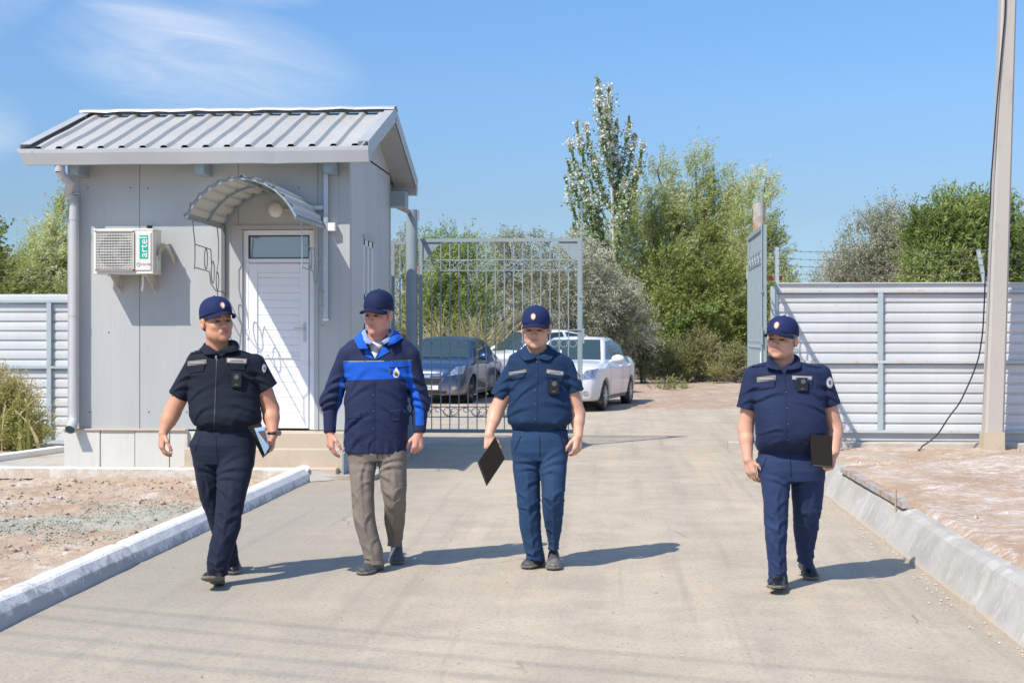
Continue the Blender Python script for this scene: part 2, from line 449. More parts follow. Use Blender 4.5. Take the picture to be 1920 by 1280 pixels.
# ================================================================== materials of the place
M = {}
def road_mat():
    m, t, b = new_mat("dusty_asphalt")
    p = t.geo().outputs["Position"]; X, Y, Z = t.xyz(p)
    big = t.noise(0.35, 5, 0.6, vec=p); mid = t.noise(2.2, 6, 0.65, vec=p); fine = t.noise(45, 4, 0.7, vec=p)
    tr = t.noise(1.0, 4, 0.55, vec=p, stretch=(1.9, 0.10, 1)); patch = t.noise(0.9, 6, 0.7, vec=p, dist=1.0)
    # distance from the left kerb: clean grey asphalt there, dust elsewhere
    g = t.step(t.math('ADD', X, t.math('MULTIPLY', big, 2.2)), -1.7, 0.1)
    g2 = t.step(t.math('MULTIPLY_ADD', mid, 0.9, X), 2.55, 1.95)
    g = t.math('MULTIPLY', g, t.math('MULTIPLY_ADD', g2, 0.6, 0.4))
    far = t.step(Y, 4.5, 9.0)
    g = t.math('MAXIMUM', g, t.math('SUBTRACT', 1.0, far))
    g = t.math('MAXIMUM', g, t.step(t.math('MULTIPLY_ADD', tr, 3.5, Y), 16.5, 19.5))
    dust = t.math('MULTIPLY', g, t.step(t.math('ADD', t.math('MULTIPLY', tr, 0.55), t.math('MULTIPLY', mid, 0.5)), 0.26, 0.66))
    asph = t.mix(mid, (0.28, 0.258, 0.215), (0.385, 0.35, 0.285))
    dst = t.mix(t.step(patch, 0.35, 0.7), (0.465, 0.39, 0.285), (0.55, 0.465, 0.345))
    c = t.mix(t.math('MULTIPLY_ADD', dust, 0.82, 0.14), asph, dst)
    ocher = t.step(t.noise(1.3, 5, 0.7, vec=p, stretch=(1.5, 0.5, 1), dist=1.5), 0.66, 0.78)
    c = t.mix(t.math('MULTIPLY', ocher, 0.35), c, (0.50, 0.36, 0.22))
    sp = t.step(fine, 0.30, 0.52); c = t.mix(sp, t.mix(0.45, c, (0.17, 0.16, 0.14)), c)
    lsp = t.step(t.noise(75, 2, 0.6, vec=p), 0.60, 0.72); c = t.mix(t.math('MULTIPLY', lsp, 0.35), c, (0.62, 0.57, 0.48))
    wh = t.noise(1.0, 5, 0.6, vec=p, stretch=(5.5, 0.16, 1)); c = t.mix(t.math('MULTIPLY', t.step(wh, 0.52, 0.68), 0.28), c, (0.25, 0.235, 0.205))
    v = t.n("ShaderNodeTexVoronoi"); v.inputs["Scale"].default_value = 16; t.l(p, v.inputs["Vector"])
    sel = t.step(t.noise(3.1, 3, 0.7, vec=p), 0.52, 0.62)
    st = t.math('MULTIPLY', t.step(v.outputs["Distance"], 0.17, 0.09), sel)
    c = t.mix(t.math('MULTIPLY', st, 0.5), c, (0.22, 0.18, 0.13))
    cr = t.n("ShaderNodeTexVoronoi", feature='DISTANCE_TO_EDGE'); cr.inputs["Scale"].default_value = 0.55
    wv = t.n("ShaderNodeMix", data_type='VECTOR'); 
    nz = t.n("ShaderNodeTexNoise"); nz.inputs["Scale"].default_value = 2.5; nz.inputs["Detail"].default_value = 5; t.l(p, nz.inputs["Vector"])
    wv.inputs["Factor"].default_value = 0.12; t.l(p, wv.inputs["A"]); t.l(nz.outputs["Color"], wv.inputs["B"]); t.l(wv.outputs["Result"], cr.inputs["Vector"])
    ck = t.math('MULTIPLY', t.step(cr.outputs["Distance"], 0.006, 0.001), t.step(t.noise(0.7, 3, 0.6, vec=p), 0.56, 0.66))
    c = t.mix(t.math('MULTIPLY', ck, 0.45), c, (0.12, 0.11, 0.10))
    t.l(c, b.inputs["Base Color"]); b.inputs["Roughness"].default_value = 0.93; b.inputs["Specular IOR Level"].default_value = 0.2
    h = t.math('ADD', t.math('MULTIPLY', fine, 0.5), t.math('MULTIPLY', t.noise(9, 6, 0.7, vec=p), 0.8)); bumpit(t, b, h, 0.55, 0.010)
    return m
def dirt_mat(name, a, b_, c_, salt=0.0, green=0.0, bs=0.5):
    m, t, b = new_mat(name)
    p = t.geo().outputs["Position"]
    n1 = t.noise(0.9, 7, 0.7, vec=p); n2 = t.noise(5, 6, 0.7, vec=p, dist=0.4); n3 = t.noise(38, 4, 0.75, vec=p)
    c = t.mix(t.step(n1, 0.35, 0.65), a, b_); c = t.mix(t.step(n2, 0.48, 0.7), c, c_)
    if salt:
        s_ = t.noise(0.85, 8, 0.72, vec=p, stretch=(1.0, 0.65, 1), dist=1.4)
        st = t.noise(7, 6, 0.75, vec=p, stretch=(0.7, 1.6, 1), dist=1.2)
        k = t.math('MULTIPLY', t.step(s_, 0.53 - salt * 0.05, 0.60 - salt * 0.03), t.step(st, 0.42, 0.66))
        c = t.mix(t.math('MULTIPLY', k, 0.75), c, (0.74, 0.70, 0.67))
    if green:
        X, Y, Z = t.xyz(p)
        u = t.math('DIVIDE', t.math('SUBTRACT', t.math('SUBTRACT', Y, 10.9), t.math('MULTIPLY', t.math('ADD', X, 4.8), 0.55)), 0.9)
        gg = t.math('SUBTRACT', 1.0, t.math('MULTIPLY', u, u)); gg = t.step(t.math('MULTIPLY_ADD', t.math('SUBTRACT', n1, 0.5), 3.0, gg), 0.1, 0.9)
        c = t.mix(t.math('MULTIPLY', gg, green), c, t.mix(t.step(n3, 0.3, 0.7), (0.30, 0.33, 0.27), (0.46, 0.47, 0.39)))
    c = t.mix(t.math('MULTIPLY', t.step(n3, 0.5, 0.28), 0.5), c, (0.14, 0.09, 0.06))
    t.l(c, b.inputs["Base Color"]); b.inputs["Roughness"].default_value = 0.95; b.inputs["Specular IOR Level"].default_value = 0.15
    bumpit(t, b, t.math('ADD', t.noise(22, 8, 0.75, vec=p), t.noise(70, 3, 0.7, vec=p)), bs, 0.02)
    return m
M['road'] = road_mat()
M['dirt_l'] = dirt_mat("brown_dirt", (0.44, 0.33, 0.235), (0.53, 0.425, 0.32), (0.40, 0.265, 0.18), salt=0.6, green=0.7)
M['dirt_r'] = dirt_mat("red_salt_dirt", (0.40, 0.275, 0.185), (0.49, 0.375, 0.27), (0.52, 0.425, 0.32), salt=2.0)
M['ground'] = dirt_mat("far_dirt", (0.38, 0.27, 0.19), (0.44, 0.34, 0.25), (0.46, 0.37, 0.29), salt=0.6)
def wall_paint(name, base, stain=None, stain_amt=0.25, rough=0.45, streak=True, hx=True):
    m, t, b = new_mat(name)
    n = t.noise(1.1, 6, 0.62, stretch=(1, 1, 0.35)); s_ = t.noise(7, 5, 0.7, stretch=(1.6, 1.6, 0.12)); sp = t.noise(60, 3, 0.7)
    c = t.mix(t.step(n, 0.3, 0.75), tuple(v * 0.93 for v in base), tuple(min(1, v * 1.05) for v in base))
    if streak: c = t.mix(t.math('MULTIPLY', t.step(s_, 0.5, 0.78), stain_amt), c, stain or (0.42, 0.38, 0.32))
    v = t.n("ShaderNodeTexVoronoi"); v.inputs["Scale"].default_value = 2.2; t.l(t.obj(), v.inputs["Vector"])
    c = t.mix(t.math('MULTIPLY', t.step(v.outputs["Distance"], 0.035, 0.02), 0.5), c, (0.25, 0.2, 0.16))
    t.l(c, b.inputs["Base Color"]); t.setv(b.inputs["Roughness"], t.math('MULTIPLY_ADD', n, 0.2, rough - 0.1))
    bumpit(t, b, t.noise(2.5, 3, 0.5), 0.08, 0.02)
    return m
M['wall'] = wall_paint("grey_sandwich_panel", (0.425, 0.445, 0.44), stain_amt=0.30)
M['wall_side'] = wall_paint("grey_sandwich_panel_side", (0.49, 0.515, 0.52), stain_amt=0.22)
M['roofmetal'] = wall_paint("roof_sheet", (0.45, 0.445, 0.415), stain=(0.40, 0.33, 0.22), stain_amt=0.45, rough=0.4)
M['trimmetal'] = wall_paint("grey_trim_metal", (0.41, 0.425, 0.425), stain_amt=0.12, rough=0.38)
M['plinth'] = wall_paint("white_plinth_sheet", (0.60, 0.585, 0.54), stain=(0.42, 0.35, 0.26), stain_amt=0.5, rough=0.7)
M['pipe'] = simple("grey_pipe", (0.45, 0.455, 0.46), 0.4, 0, 0.06, dirt=(0.38, 0.35, 0.3), dirt_amt=0.1)
M['bluegrey'] = simple("blue_grey_paint", (0.27, 0.335, 0.37), 0.45, 0, 0.12, 4, dirt=(0.30, 0.19, 0.11), dirt_amt=0.04, dscale=5)
M['gatepaint'] = simple("gate_paint", (0.26, 0.32, 0.34), 0.5, 0, 0.12, 4, dirt=(0.36, 0.22, 0.12), dirt_amt=0.15, dscale=7)
M['rusty'] = simple("rusty_paint", (0.42, 0.45, 0.44), 0.6, 0, 0.15, 4, dirt=(0.38, 0.17, 0.06), dirt_amt=0.75, dscale=6)
M['galv'] = simple("galvanised_steel", (0.50, 0.54, 0.57), 0.4, 0.5, 0.22, 25)
M['canopy'] = simple("canopy_sheet", (0.55, 0.56, 0.53), 0.35, 0.0, 0.08, 3)
M['darksteel'] = simple("dark_steel", (0.16, 0.17, 0.175), 0.45, 0.2, 0.1)
M['white'] = simple("white_plastic", (0.78, 0.79, 0.80), 0.35, 0, 0.03)
M['whitedoor'] = simple("white_door_plastic", (0.77, 0.785, 0.80), 0.38, 0, 0.03, dirt=(0.6, 0.57, 0.5), dirt_amt=0.1)
M['seal'] = simple("rubber_seal", (0.05, 0.05, 0.05), 0.6)
M['lamp'] = simple("lamp_glass", (0.72, 0.70, 0.67), 0.3, 0, 0.03)
M['concrete'] = simple("concrete", (0.44, 0.41, 0.36), 0.9, 0, 0.16, 1.8, bump=0.5, bs=30, dirt=(0.33, 0.26, 0.19), dirt_amt=0.35, dscale=2.5, spec=0.2)
M['steps'] = simple("sandy_concrete", (0.50, 0.42, 0.32), 0.9, 0, 0.14, 2.5, bump=0.5, bs=30, dirt=(0.36, 0.31, 0.26), dirt_amt=0.4, dscale=1.7, spec=0.2)
M['black'] = simple("black_plastic", (0.012, 0.012, 0.013), 0.45, 0, 0.05)
M['acwhite'] = simple("ivory_metal", (0.68, 0.665, 0.60), 0.42, 0, 0.04, dirt=(0.5, 0.44, 0.34), dirt_amt=0.1)
M['green'] = simple("green_label", (0.0, 0.36, 0.25), 0.4)
M['foam'] = simple("pipe_wrap", (0.52, 0.45, 0.35), 0.8, 0, 0.2, 12, bump=0.6, bs=40)
def glass_mat(name, tint=(0.02, 0.03, 0.035), rough=0.03, ior=1.9, sp=1.0):
    m, t, b = new_mat(name); b.inputs["Base Color"].default_value = (*tint, 1)
    b.inputs["Roughness"].default_value = rough; b.inputs["Specular IOR Level"].default_value = sp; b.inputs["Metallic"].default_value = 0.0; b.inputs["IOR"].default_value = ior
    return m
M['glass'] = glass_mat("window_glass", (0.16, 0.20, 0.23))
def kerb_white():
    m, t, b = new_mat("whitewashed_kerb")
    p = t.geo().outputs["Position"]; X, Y, Z = t.xyz(p)
    n = t.noise(6, 6, 0.72, vec=p, dist=0.6); n2 = t.noise(1.5, 4, 0.6, vec=p)
    k = t.math('ADD', t.math('MULTIPLY', n, 0.9), t.math('MULTIPLY', n2, 0.35))
    low = t.math('MULTIPLY', t.step(Z, 0.12, 0.0), 0.24); near = t.math('MULTIPLY', t.step(Y, 11.0, 8.5), 0.16)
    worn = t.step(t.math('ADD', t.math('ADD', k, low), near), 0.80, 0.92)
    c = t.mix(t.math('MULTIPLY', worn, 0.8), t.mix(n, (0.72, 0.70, 0.67), (0.82, 0.80, 0.76)), (0.40, 0.40, 0.38))
    t.l(c, b.inputs["Base Color"]); b.inputs["Roughness"].default_value = 0.9; bumpit(t, b, t.math('ADD', t.noise(25, 5, 0.7, vec=p), n), 0.6, 0.012)
    return m
M['kerbw'] = kerb_white()
def kerb_grey(name="weathered_kerb"):
    m, t, b = new_mat(name)
    p = t.geo().outputs["Position"]; X, Y, Z = t.xyz(p)
    n = t.noise(2.2, 6, 0.7, vec=p); st = t.noise(9, 5, 0.7, vec=p, stretch=(1.0, 1.0, 0.15))
    c = t.mix(t.step(n, 0.35, 0.65), (0.36, 0.34, 0.30), (0.45, 0.43, 0.385))
    c = t.mix(t.math('MULTIPLY', t.step(st, 0.52, 0.72), 0.6), c, (0.62, 0.61, 0.58))
    c = t.mix(t.math('MULTIPLY', t.step(t.noise(5, 5, 0.7, vec=p, stretch=(1, 1, 0.3)), 0.55, 0.75), 0.5), c, (0.42, 0.32, 0.22))
    low = t.step(t.math('MULTIPLY_ADD', n, 0.08, Z), 0.10, 0.045); c = t.mix(t.math('MULTIPLY', low, 0.75), c, (0.54, 0.43, 0.31))
    t.l(c, b.inputs["Base Color"]); b.inputs["Roughness"].default_value = 0.9; bumpit(t, b, t.noise(20, 6, 0.7, vec=p), 0.6, 0.012)
    return m
M['kerbg'] = kerb_grey()
def padkerb():
    m, t, b = new_mat("pad_kerb_paint")
    p = t.geo().outputs["Position"]; X, Y, Z = t.xyz(p)
    n = t.noise(5, 6, 0.75, vec=p, dist=0.6); n2 = t.noise(0.9, 3, 0.6, vec=p)
    k = t.step(t.math('MULTIPLY_ADD', n, 0.05, Z), 0.138, 0.126)
    c = t.mix(k, (0.72, 0.71, 0.69), t.mix(t.step(n, 0.4, 0.6), (0.46, 0.39, 0.31), (0.58, 0.53, 0.47)))
    c = t.mix(t.math('MULTIPLY', t.step(n2, 0.6, 0.7), 0.5), c, (0.36, 0.24, 0.16))
    t.l(c, b.inputs["Base Color"]); b.inputs["Roughness"].default_value = 0.9; bumpit(t, b, t.noise(25, 5, 0.7, vec=p), 0.6, 0.012)
    return m
M['padkerb'] = padkerb()

# ================================================================== ground
def hgrid(name, x0, x1, y0, y1, step, zf, mat, kind='structure'):
    nx = int((x1 - x0) / step) + 1; ny = int((y1 - y0) / step) + 1
    X, Y = np.meshgrid(np.linspace(x0, x1, nx), np.linspace(y0, y1, ny), indexing='ij')
    P = np.stack([X.ravel(), Y.ravel(), np.zeros(nx * ny)], 1); P[:, 2] = zf(P)
    i, j = np.meshgrid(np.arange(nx - 1), np.arange(ny - 1), indexing='ij'); a = (i * ny + j).ravel()
    Fc = np.stack([a, a + ny, a + ny + 1, a + 1], 1)
    return tag(link_mesh(name, P, Fc, mat, smooth=True), kind=kind)
# far ground, one sheet to the horizon
g = MB(); g.grid([[(x, y, -0.06 if y < 60 else -0.06) for y in (-60, 0, 30, 60, 150, 400, 1500)] for x in (-1500, -200, -40, 0, 40, 200, 1500)])
tag(g.build('ground', M['ground'], recenter=False), kind='structure')
def zfar(P):
    z = (fbm(P * [0.35, 0.35, 1], 3, 3) - 0.5) * 0.10 + (fbm(P * [2.5, 2.5, 1], 3, 5) - 0.5) * 0.06
    edge = np.clip((P[:, 1] - 29.0 - 1.2 * (fbm(P * [0.3, 0.3, 1], 2, 8) - 0.5)) / 1.2, 0, 1)
    side = np.clip((P[:, 0] - 2.6) / 0.8, 0, 1) * np.clip((P[:, 1] - 19.0) / 1.0, 0, 1)
    return -0.03 + np.maximum(edge, side) * (0.05 + z)
hgrid('dirt_track', -16, 22, 19.2, 62, 0.14, zfar, M['ground'])
def zroad(P): return (fbm(P * [0.5, 0.5, 1], 3, 11) - 0.5) * 0.012 - 0.004
hgrid('road', -3.3, 2.12, -3.0, 19.7, 0.10, zroad, M['road'])
hgrid('forecourt', -9, 9, 19.69, 31.0, 0.15, lambda P: (fbm(P * [0.5, 0.5, 1], 3, 11) - 0.5) * 0.012 - 0.004, M['road'])
hgrid('roadside_ground', 2.0, 3.4, 13.6, 19.9, 0.1, lambda P: (fbm(P * [1.5, 1.5, 1], 3, 12) - 0.5) * 0.03 + 0.002 + 0.10 * np.clip((P[:, 0] - 2.25) / 0.9, 0, 1) * np.clip((19.6 - P[:, 1]) / 3, 0, 1), M['road'])
# planted-out dirt on the left, between the white kerb and the pad
def zl(P):
    e = np.clip((-3.34 - P[:, 0]) / 0.25, 0, 1)
    return np.interp(P[:, 1], [11.5, 14.2], [0.07, 0.025]) + e * ((fbm(P * [1.4, 1.4, 1], 3, 21) - 0.5) * 0.10 + np.abs(fbm(P * [8, 8, 1], 3, 23) - 0.5) * 0.09 + (fbm(P * [26, 26, 1], 2, 24) - 0.5) * 0.035) - 0.03
hgrid('dirt_bed', -12, -3.30, -2, 14.85, 0.045, zl, M['dirt_l'])
def zr(P):
    e = np.clip((P[:, 0] - 2.25) / 0.35, 0, 1); yy = P[:, 1]
    base = np.interp(yy, [0, 12.5, 14.3, 17, 19.6], [0.305, 0.29, 0.25, 0.05, 0.03])
    mound = 0.22 * np.exp(-(((P[:, 0] - 5.6) / 1.6) ** 2 + ((yy - 15.2) / 2.0) ** 2))
    edge = np.clip((19.0 - yy) / 1.5, 0, 1)
    n = (fbm(P * [1.1, 1.1, 1], 3, 31) - 0.5) * 0.09 + np.abs(fbm(P * [5, 5, 1], 4, 33) - 0.5) * 0.10 * (0.35 + 2.5 * np.clip(mound / 0.22, 0, 1)) + (fbm(P * [22, 22, 1], 2, 34) - 0.5) * 0.02
    x2 = np.clip((P[:, 0] - 2.2) / 0.9, 0, 1)
    base = np.where(yy > 14.2, base * x2 - (1 - x2) * 0.02, base)
    base = base - 0.065 * (1 - np.clip((P[:, 0] - 2.17) / 0.10, 0, 1)) * (yy < 14.3)
    return base + e * n * np.maximum(edge, 0.3) + mound * edge
hgrid('salty_dirt', 2.17, 13, -2, 19.65, 0.05, zr, M['dirt_r'])

# kerbs (a row of blocks, joints every 2 m) as one kerb each
def rough_strip(name, prof, y0, y1, mat, step=0.08, joint=2.0, amp=0.006, seed=1, axis=1, kind='structure'):
    """prof: list of (a, z); runs along y (axis=1) or x (axis=0)"""
    n = int((y1 - y0) / step) + 1; ts = np.linspace(y0, y1, n); V = []
    pr = np.array(prof, float)
    # densify profile
    q = []
    for i in range(len(pr) - 1):
        k = max(1, int(np.linalg.norm(pr[i+1] - pr[i]) / 0.04))
        for s_ in range(k): q.append(pr[i] + (pr[i+1] - pr[i]) * s_ / k)
    q.append(pr[-1]); q = np.array(q); m = len(q)
    P = np.zeros((n, m, 3)); P[:, :, axis] = ts[:, None]; P[:, :, 1 - axis] = q[None, :, 0]; P[:, :, 2] = q[None, :, 1]
    Pf = P.reshape(-1, 3).copy(); d = (fbm(Pf * 3.3, 4, seed) - 0.5) * 2 * amp * 2.2
    jd = np.abs(((Pf[:, axis] / joint + 0.37) % 1) - 0.5) * joint; d -= np.where(jd < step * 0.6, 0.012, 0)
    cen = q.mean(0); dirv = q - cen; dirv /= np.linalg.norm(dirv, axis=1)[:, None] + 1e-9
    D = np.tile(dirv, (n, 1)); Pf[:, 1 - axis] += D[:, 0] * d; Pf[:, 2] += D[:, 1] * d
    i, j = np.meshgrid(np.arange(n - 1), np.arange(m - 1), indexing='ij'); a = (i * m + j).ravel()
    Fc = np.stack([a, a + m, a + m + 1, a + 1], 1)
    if axis == 0: Fc = Fc[:, ::-1]
    fl = [tuple(f) for f in Fc] + [tuple(range(m)), tuple((n-1)*m + k for k in range(m))[::-1]]
    return tag(link_mesh(name, Pf, fl, mat, recenter=False), kind=kind)
rough_strip('white_kerb', [(-3.215, -0.02), (-3.245, 0.07), (-3.285, 0.118), (-3.31, 0.13), (-3.385, 0.135), (-3.40, 0.0)], -1.0, 15.42, M['kerbw'], seed=41, joint=3.0)
rough_strip('pad_kerb', [(14.86, 0.0), (14.87, 0.105), (14.89, 0.118), (14.985, 0.118), (15.0, 0.03)], -11.0, -3.25, M['padkerb'], seed=42, axis=0)
rough_strip('grey_kerb', [(1.985, -0.03), (1.99, 0.02), (2.04, 0.12), (2.10, 0.235), (2.15, 0.262), (2.21, 0.264), (2.23, 0.10)], -2.0, 14.3, M['kerbg'], seed=43, joint=2.6, amp=0.006)
# crumbled mortar along the foot of the right kerb
mb = MB()
for i in range(190):
    y = random.uniform(4.0, 14.2); k = (math.sin(y * 1.7) + math.sin(y * 4.1 + 1)) * 0.25 + 0.6
    x = 1.99 - abs(random.gauss(0, 0.13)) * k; r = random.uniform(0.003, 0.012)
    P = [(x + r*random.uniform(.6,1.3)*math.cos(a), y + r*random.uniform(.6,1.3)*math.sin(a), 0.0) for a in np.linspace(0, 2*math.pi, 6)[:-1]]
    mb.add(P + [(x, y, r * 0.9)], [(j, (j+1) % 5, 5) for j in range(5)])
tag(mb.build('mortar_crumbs', M['kerbg'], recenter=False), 'crumbled mortar scattered along the foot of the grey kerb', 'mortar crumbs', kind='stuff')
# pad of the hut
mb = MB(); mb.box((-11, 14.95, -0.05), (-2.55, 19.2, 0.05), 0.004)
tag(mb.build('concrete_pad', M['concrete'], recenter=False), kind='structure')
mb = MB(); mb.add([(-3.25, 14.72, 0.0), (-2.95, 14.98, 0.0), (-2.55, 15.2, 0.0), (-2.55, 15.2, 0.052), (-3.0, 15.1, 0.06), (-3.25, 14.99, 0.10)], [(0,1,4,5),(1,2,3,4)])
tag(mb.build('pavement', M['concrete'], recenter=False), kind='structure')

# ================================================================== hut
YW = 15.6; XL = -6.14; XR = -2.944; YB = 18.49; ZP = 0.485; RY = 17.05
EX0, EX1 = -6.50, -2.654
hut = thing('guard_hut', 'small grey metal guard hut with ribbed sheet roof and arched door canopy', 'hut', ((XL + XR) / 2, (YW + YB) / 2, 0.05))
def ribwall(mb, x0, x1, z0, z1, Y, joints=(), period=0.052, axis='x', sgn=-1):
    """thin profiled sheet; profile runs along x (or y), facing -y (or +x)"""
    xs = [(x0, 0.0)]; n = max(1, int(round((x1 - x0) / period))); w = (x1 - x0) / n
    for i in range(n):
        a = x0 + i * w
        xs += [(a + w*0.42, 0.0), (a + w*0.5, 0.0008), (a + w*0.58, 0.0)]
    for j in joints:
        if x0 + 0.02 < j < x1 - 0.02:
            xs = [p for p in xs if abs(p[0] - j) > 0.012] + [(j - 0.006, 0.0), (j - 0.003, 0.010), (j + 0.003, 0.010), (j + 0.006, 0.0)]
    xs.append((x1, 0.0)); xs.sort(); V = []
    for z in (z0, z1):
        for a, d in xs:
            V.append((a, Y + d, z) if axis == 'x' else (Y - d, a, z))
    n = len(xs); mb.add(V, [(i, i+1, n+i+1, n+i) for i in range(n-1)])
zt_f = 3.66
def roofz(y): return 4.20 - abs(y - RY) * 0.36
dl, dr = WY(438, 0, YW)[0], WY(592, 0, YW)[0]; dzt = WY(0, 432, YW)[2]
jx = [WY(p, 0, YW)[0] for p in (262, 447, 596)]
mb = MB()
ribwall(mb, XL, dl, ZP, zt_f, YW, jx); ribwall(mb, dr, XR, ZP, zt_f, YW, jx); ribwall(mb, dl, dr, dzt, zt_f, YW, jx)
mb.box((dl - 0.0, YW + 0.012, ZP), (dl - 0.03, YW + 0.12, dzt)); mb.box((dr, YW + 0.012, ZP), (dr + 0.03, YW + 0.12, dzt)); mb.box((dl, YW + 0.012, dzt), (dr, YW + 0.12, dzt + 0.03))
mb.build('wall', M['wall'], hut)
mb = MB()   # right side wall: profiled gable with window opening
wy0, wy1, wz0, wz1 = 16.42, 17.12, 1.62, 2.74
wy0 = WX(682, 0, XR)[1]; wy1 = WX(699, 0, XR)[1]; wz1 = WX(683, 449, XR)[2]; wz0 = wz1 - 1.05
for a, b_, z0, z1 in ((YW, wy0, ZP, 3.64), (wy1, YB, ZP, 3.64), (wy0, wy1, ZP, wz0), (wy0, wy1, wz1, 3.64)):
    ribwall(mb, a, b_, z0, z1, XR, [16.75, 17.6], axis='y')
mb.add([(XR, YW, 3.64), (XR, YB, 3.64), (XR, YB, roofz(YB) - 0.06), (XR, RY, 4.13), (XR, YW, roofz(YW) - 0.06)], [(0, 1, 2, 3, 4)])
mb.build('wall', M['wall_side'], hut)
mb = MB(); mb.add([(XL, YW, ZP), (XL, YB, ZP), (XL, YB, 3.66), (XL, RY, 4.13), (XL, YW, 3.66)], [(0, 1, 2, 3, 4)]); mb.build('wall', M['wall_side'], hut)
mb = MB(); mb.box((XL, YB - 0.02, ZP), (XR, YB, 3.62)); mb.build('wall', M['wall_side'], hut)
mb = MB()   # corner trims
mb.hexa([(XR - 0.11, YW - 0.006, ZP), (XR + 0.006, YW - 0.006, ZP), (XR + 0.006, YW + 0.12, ZP), (XR - 0.10, YW - 0.001, ZP), (XR - 0.11, YW - 0.006, 3.5), (XR + 0.006, YW - 0.006, 3.5), (XR + 0.006, YW + 0.12, 3.5), (XR - 0.10, YW - 0.001, 3.5)])
mb.build('corner_trim', M['trimmetal'], hut)
pieces('corner_trim', M['trimmetal'], hut, [((XL - 0.006, YW - 0.006, ZP), (XL + 0.13, YW - 0.001, 3.5)), ((XR + 0.001, YB - 0.1, ZP), (XR + 0.006, YB + 0.003, 3.5))])
for px, py in ((204, 623), (168, 772), (279, 772), (245, 352), (278, 353), (402, 700), (640, 560), (165, 352), (560, 352), (350, 772), (425, 772)):
    q = WY(px, py, YW); mb = MB(); mb.cyl((q[0], YW + 0.003, q[2]), (q[0], YW - 0.004, q[2]), 0.008, 8); mb.build('screw', M['seal'], hut)
# plinth panels and landing
pb = [WY(p, 0, YW - 0.06)[0] for p in (120, 188, 253, 318, 352)]
mb = MB()
for i in range(4): mb.box((pb[i] + 0.004, YW - 0.065 + 0.006 * (i % 2), 0.05), (pb[i+1] - 0.004, YW - 0.02, ZP - 0.012 + 0.006 * (i % 2)), 0.003)
mb.box((pb[0], YW - 0.02, 0.05), (XR, YB, ZP - 0.02))
mb.build('plinth', M['plinth'], hut)
mb = MB(); mb.box((pb[0] - 0.01, YW - 0.085, ZP - 0.012), (WY(352, 0, YW)[0], YW + 0.05, ZP + 0.006), 0.003); mb.build('plinth_cap', M['steps'], hut)
s0, s1 = WY(346, 0, 15.2)[0], WY(645, 0, 15.2)[0]
mb = MB(); mb.box((s0, 15.17, 0.05), (s1, YW + 0.1, 0.31), 0.012); mb.box((s0 + 0.25, 15.33, 0.30), (s1 - 0.02, YW + 0.1, 0.475), 0.012)
t_ = WY(332, 0, 15.05)[0], WY(632, 0, 15.05)[0]
mb.box((t_[0], 15.03, 0.03), (t_[1], 15.3, 0.115), 0.012)
mb.build('steps', M['steps'], hut)
# door
door = None
mb = MB(); Yd = YW + 0.03
fx0, fx1 = WY(456, 0, Yd)[0], WY(590, 0, Yd)[0]; fz0 = 0.485; fz1 = WY(0, 434, Yd)[2]; tz = WY(0, 490, Yd)[2]
fw = 0.06
for (a, b_) in (((fx0, Yd, fz0), (fx0 + fw, Yd + 0.06, fz1)), ((fx1 - fw, Yd, fz0), (fx1, Yd + 0.06, fz1))): mb.box(a, b_, 0.004)
mb.box((fx0 + fw, Yd, fz1 - fw), (fx1 - fw, Yd + 0.06, fz1), 0.004); mb.box((fx0 + fw, Yd, tz - 0.03), (fx1 - fw, Yd + 0.06, tz + 0.02), 0.004)
dfr = mb.build('door_frame', M['whitedoor'], hut)
mb = MB(); mb.box((fx0 + fw, Yd + 0.022, tz + 0.02), (fx1 - fw, Yd + 0.032, fz1 - fw)); mb.build('transom_window', M['glass'], dfr)
mb = MB(); sx = 0.012
for a, b_ in (((fx0+fw, Yd-0.0025, tz+0.02), (fx0+fw+sx, Yd+0.02, fz1-fw)), ((fx1-fw-sx, Yd-0.0025, tz+0.02), (fx1-fw, Yd+0.02, fz1-fw)), ((fx0+fw+sx, Yd-0.0025, tz+0.02), (fx1-fw-sx, Yd+0.02, tz+0.02+sx)), ((fx0+fw+sx, Yd-0.0025, fz1-fw-sx), (fx1-fw-sx, Yd+0.02, fz1-fw))): mb.box(a, b_)
mb.build('seal', M['seal'], dfr)
door = thing('x', '', '', (0, 0, 0)); bpy.data.objects.remove(door)
mb = MB(); q0, q1 = fx0 + fw + 0.005, fx1 - fw - 0.005; dz0, dz1 = fz0 + 0.015, tz - 0.035; sw = 0.10; Yq = Yd - 0.012
mb.box((q0, Yq, dz0), (q0 + sw, Yq + 0.05, dz1), 0.005); mb.box((q1 - sw, Yq, dz0), (q1, Yq + 0.05, dz1), 0.005)
mb.box((q0 + sw, Yq, dz1 - sw), (q1 - sw, Yq + 0.05, dz1), 0.005); mb.box((q0 + sw, Yq, dz0), (q1 - sw, Yq + 0.05, dz0 + sw), 0.005)
mb.box((q0 + sw, Yq, 1.28), (q1 - sw, Yq + 0.05, 1.30), 0.003)
z = dz0 + sw; 
while z < dz1 - sw - 0.005:
    z2 = min(z + 0.083, dz1 - sw); mb.box((q0 + sw, Yq + 0.014, z), (q1 - sw, Yq + 0.03, z2 - 0.003), 0.002); z = z2
mb.box((q0 + sw, Yq + 0.022, dz0 + sw), (q1 - sw, Yq + 0.034, dz1 - sw))
dr_ = mb.build('door', M['whitedoor'], hut)
mb = MB(); hx, hz = q1 - 0.045, 1.58
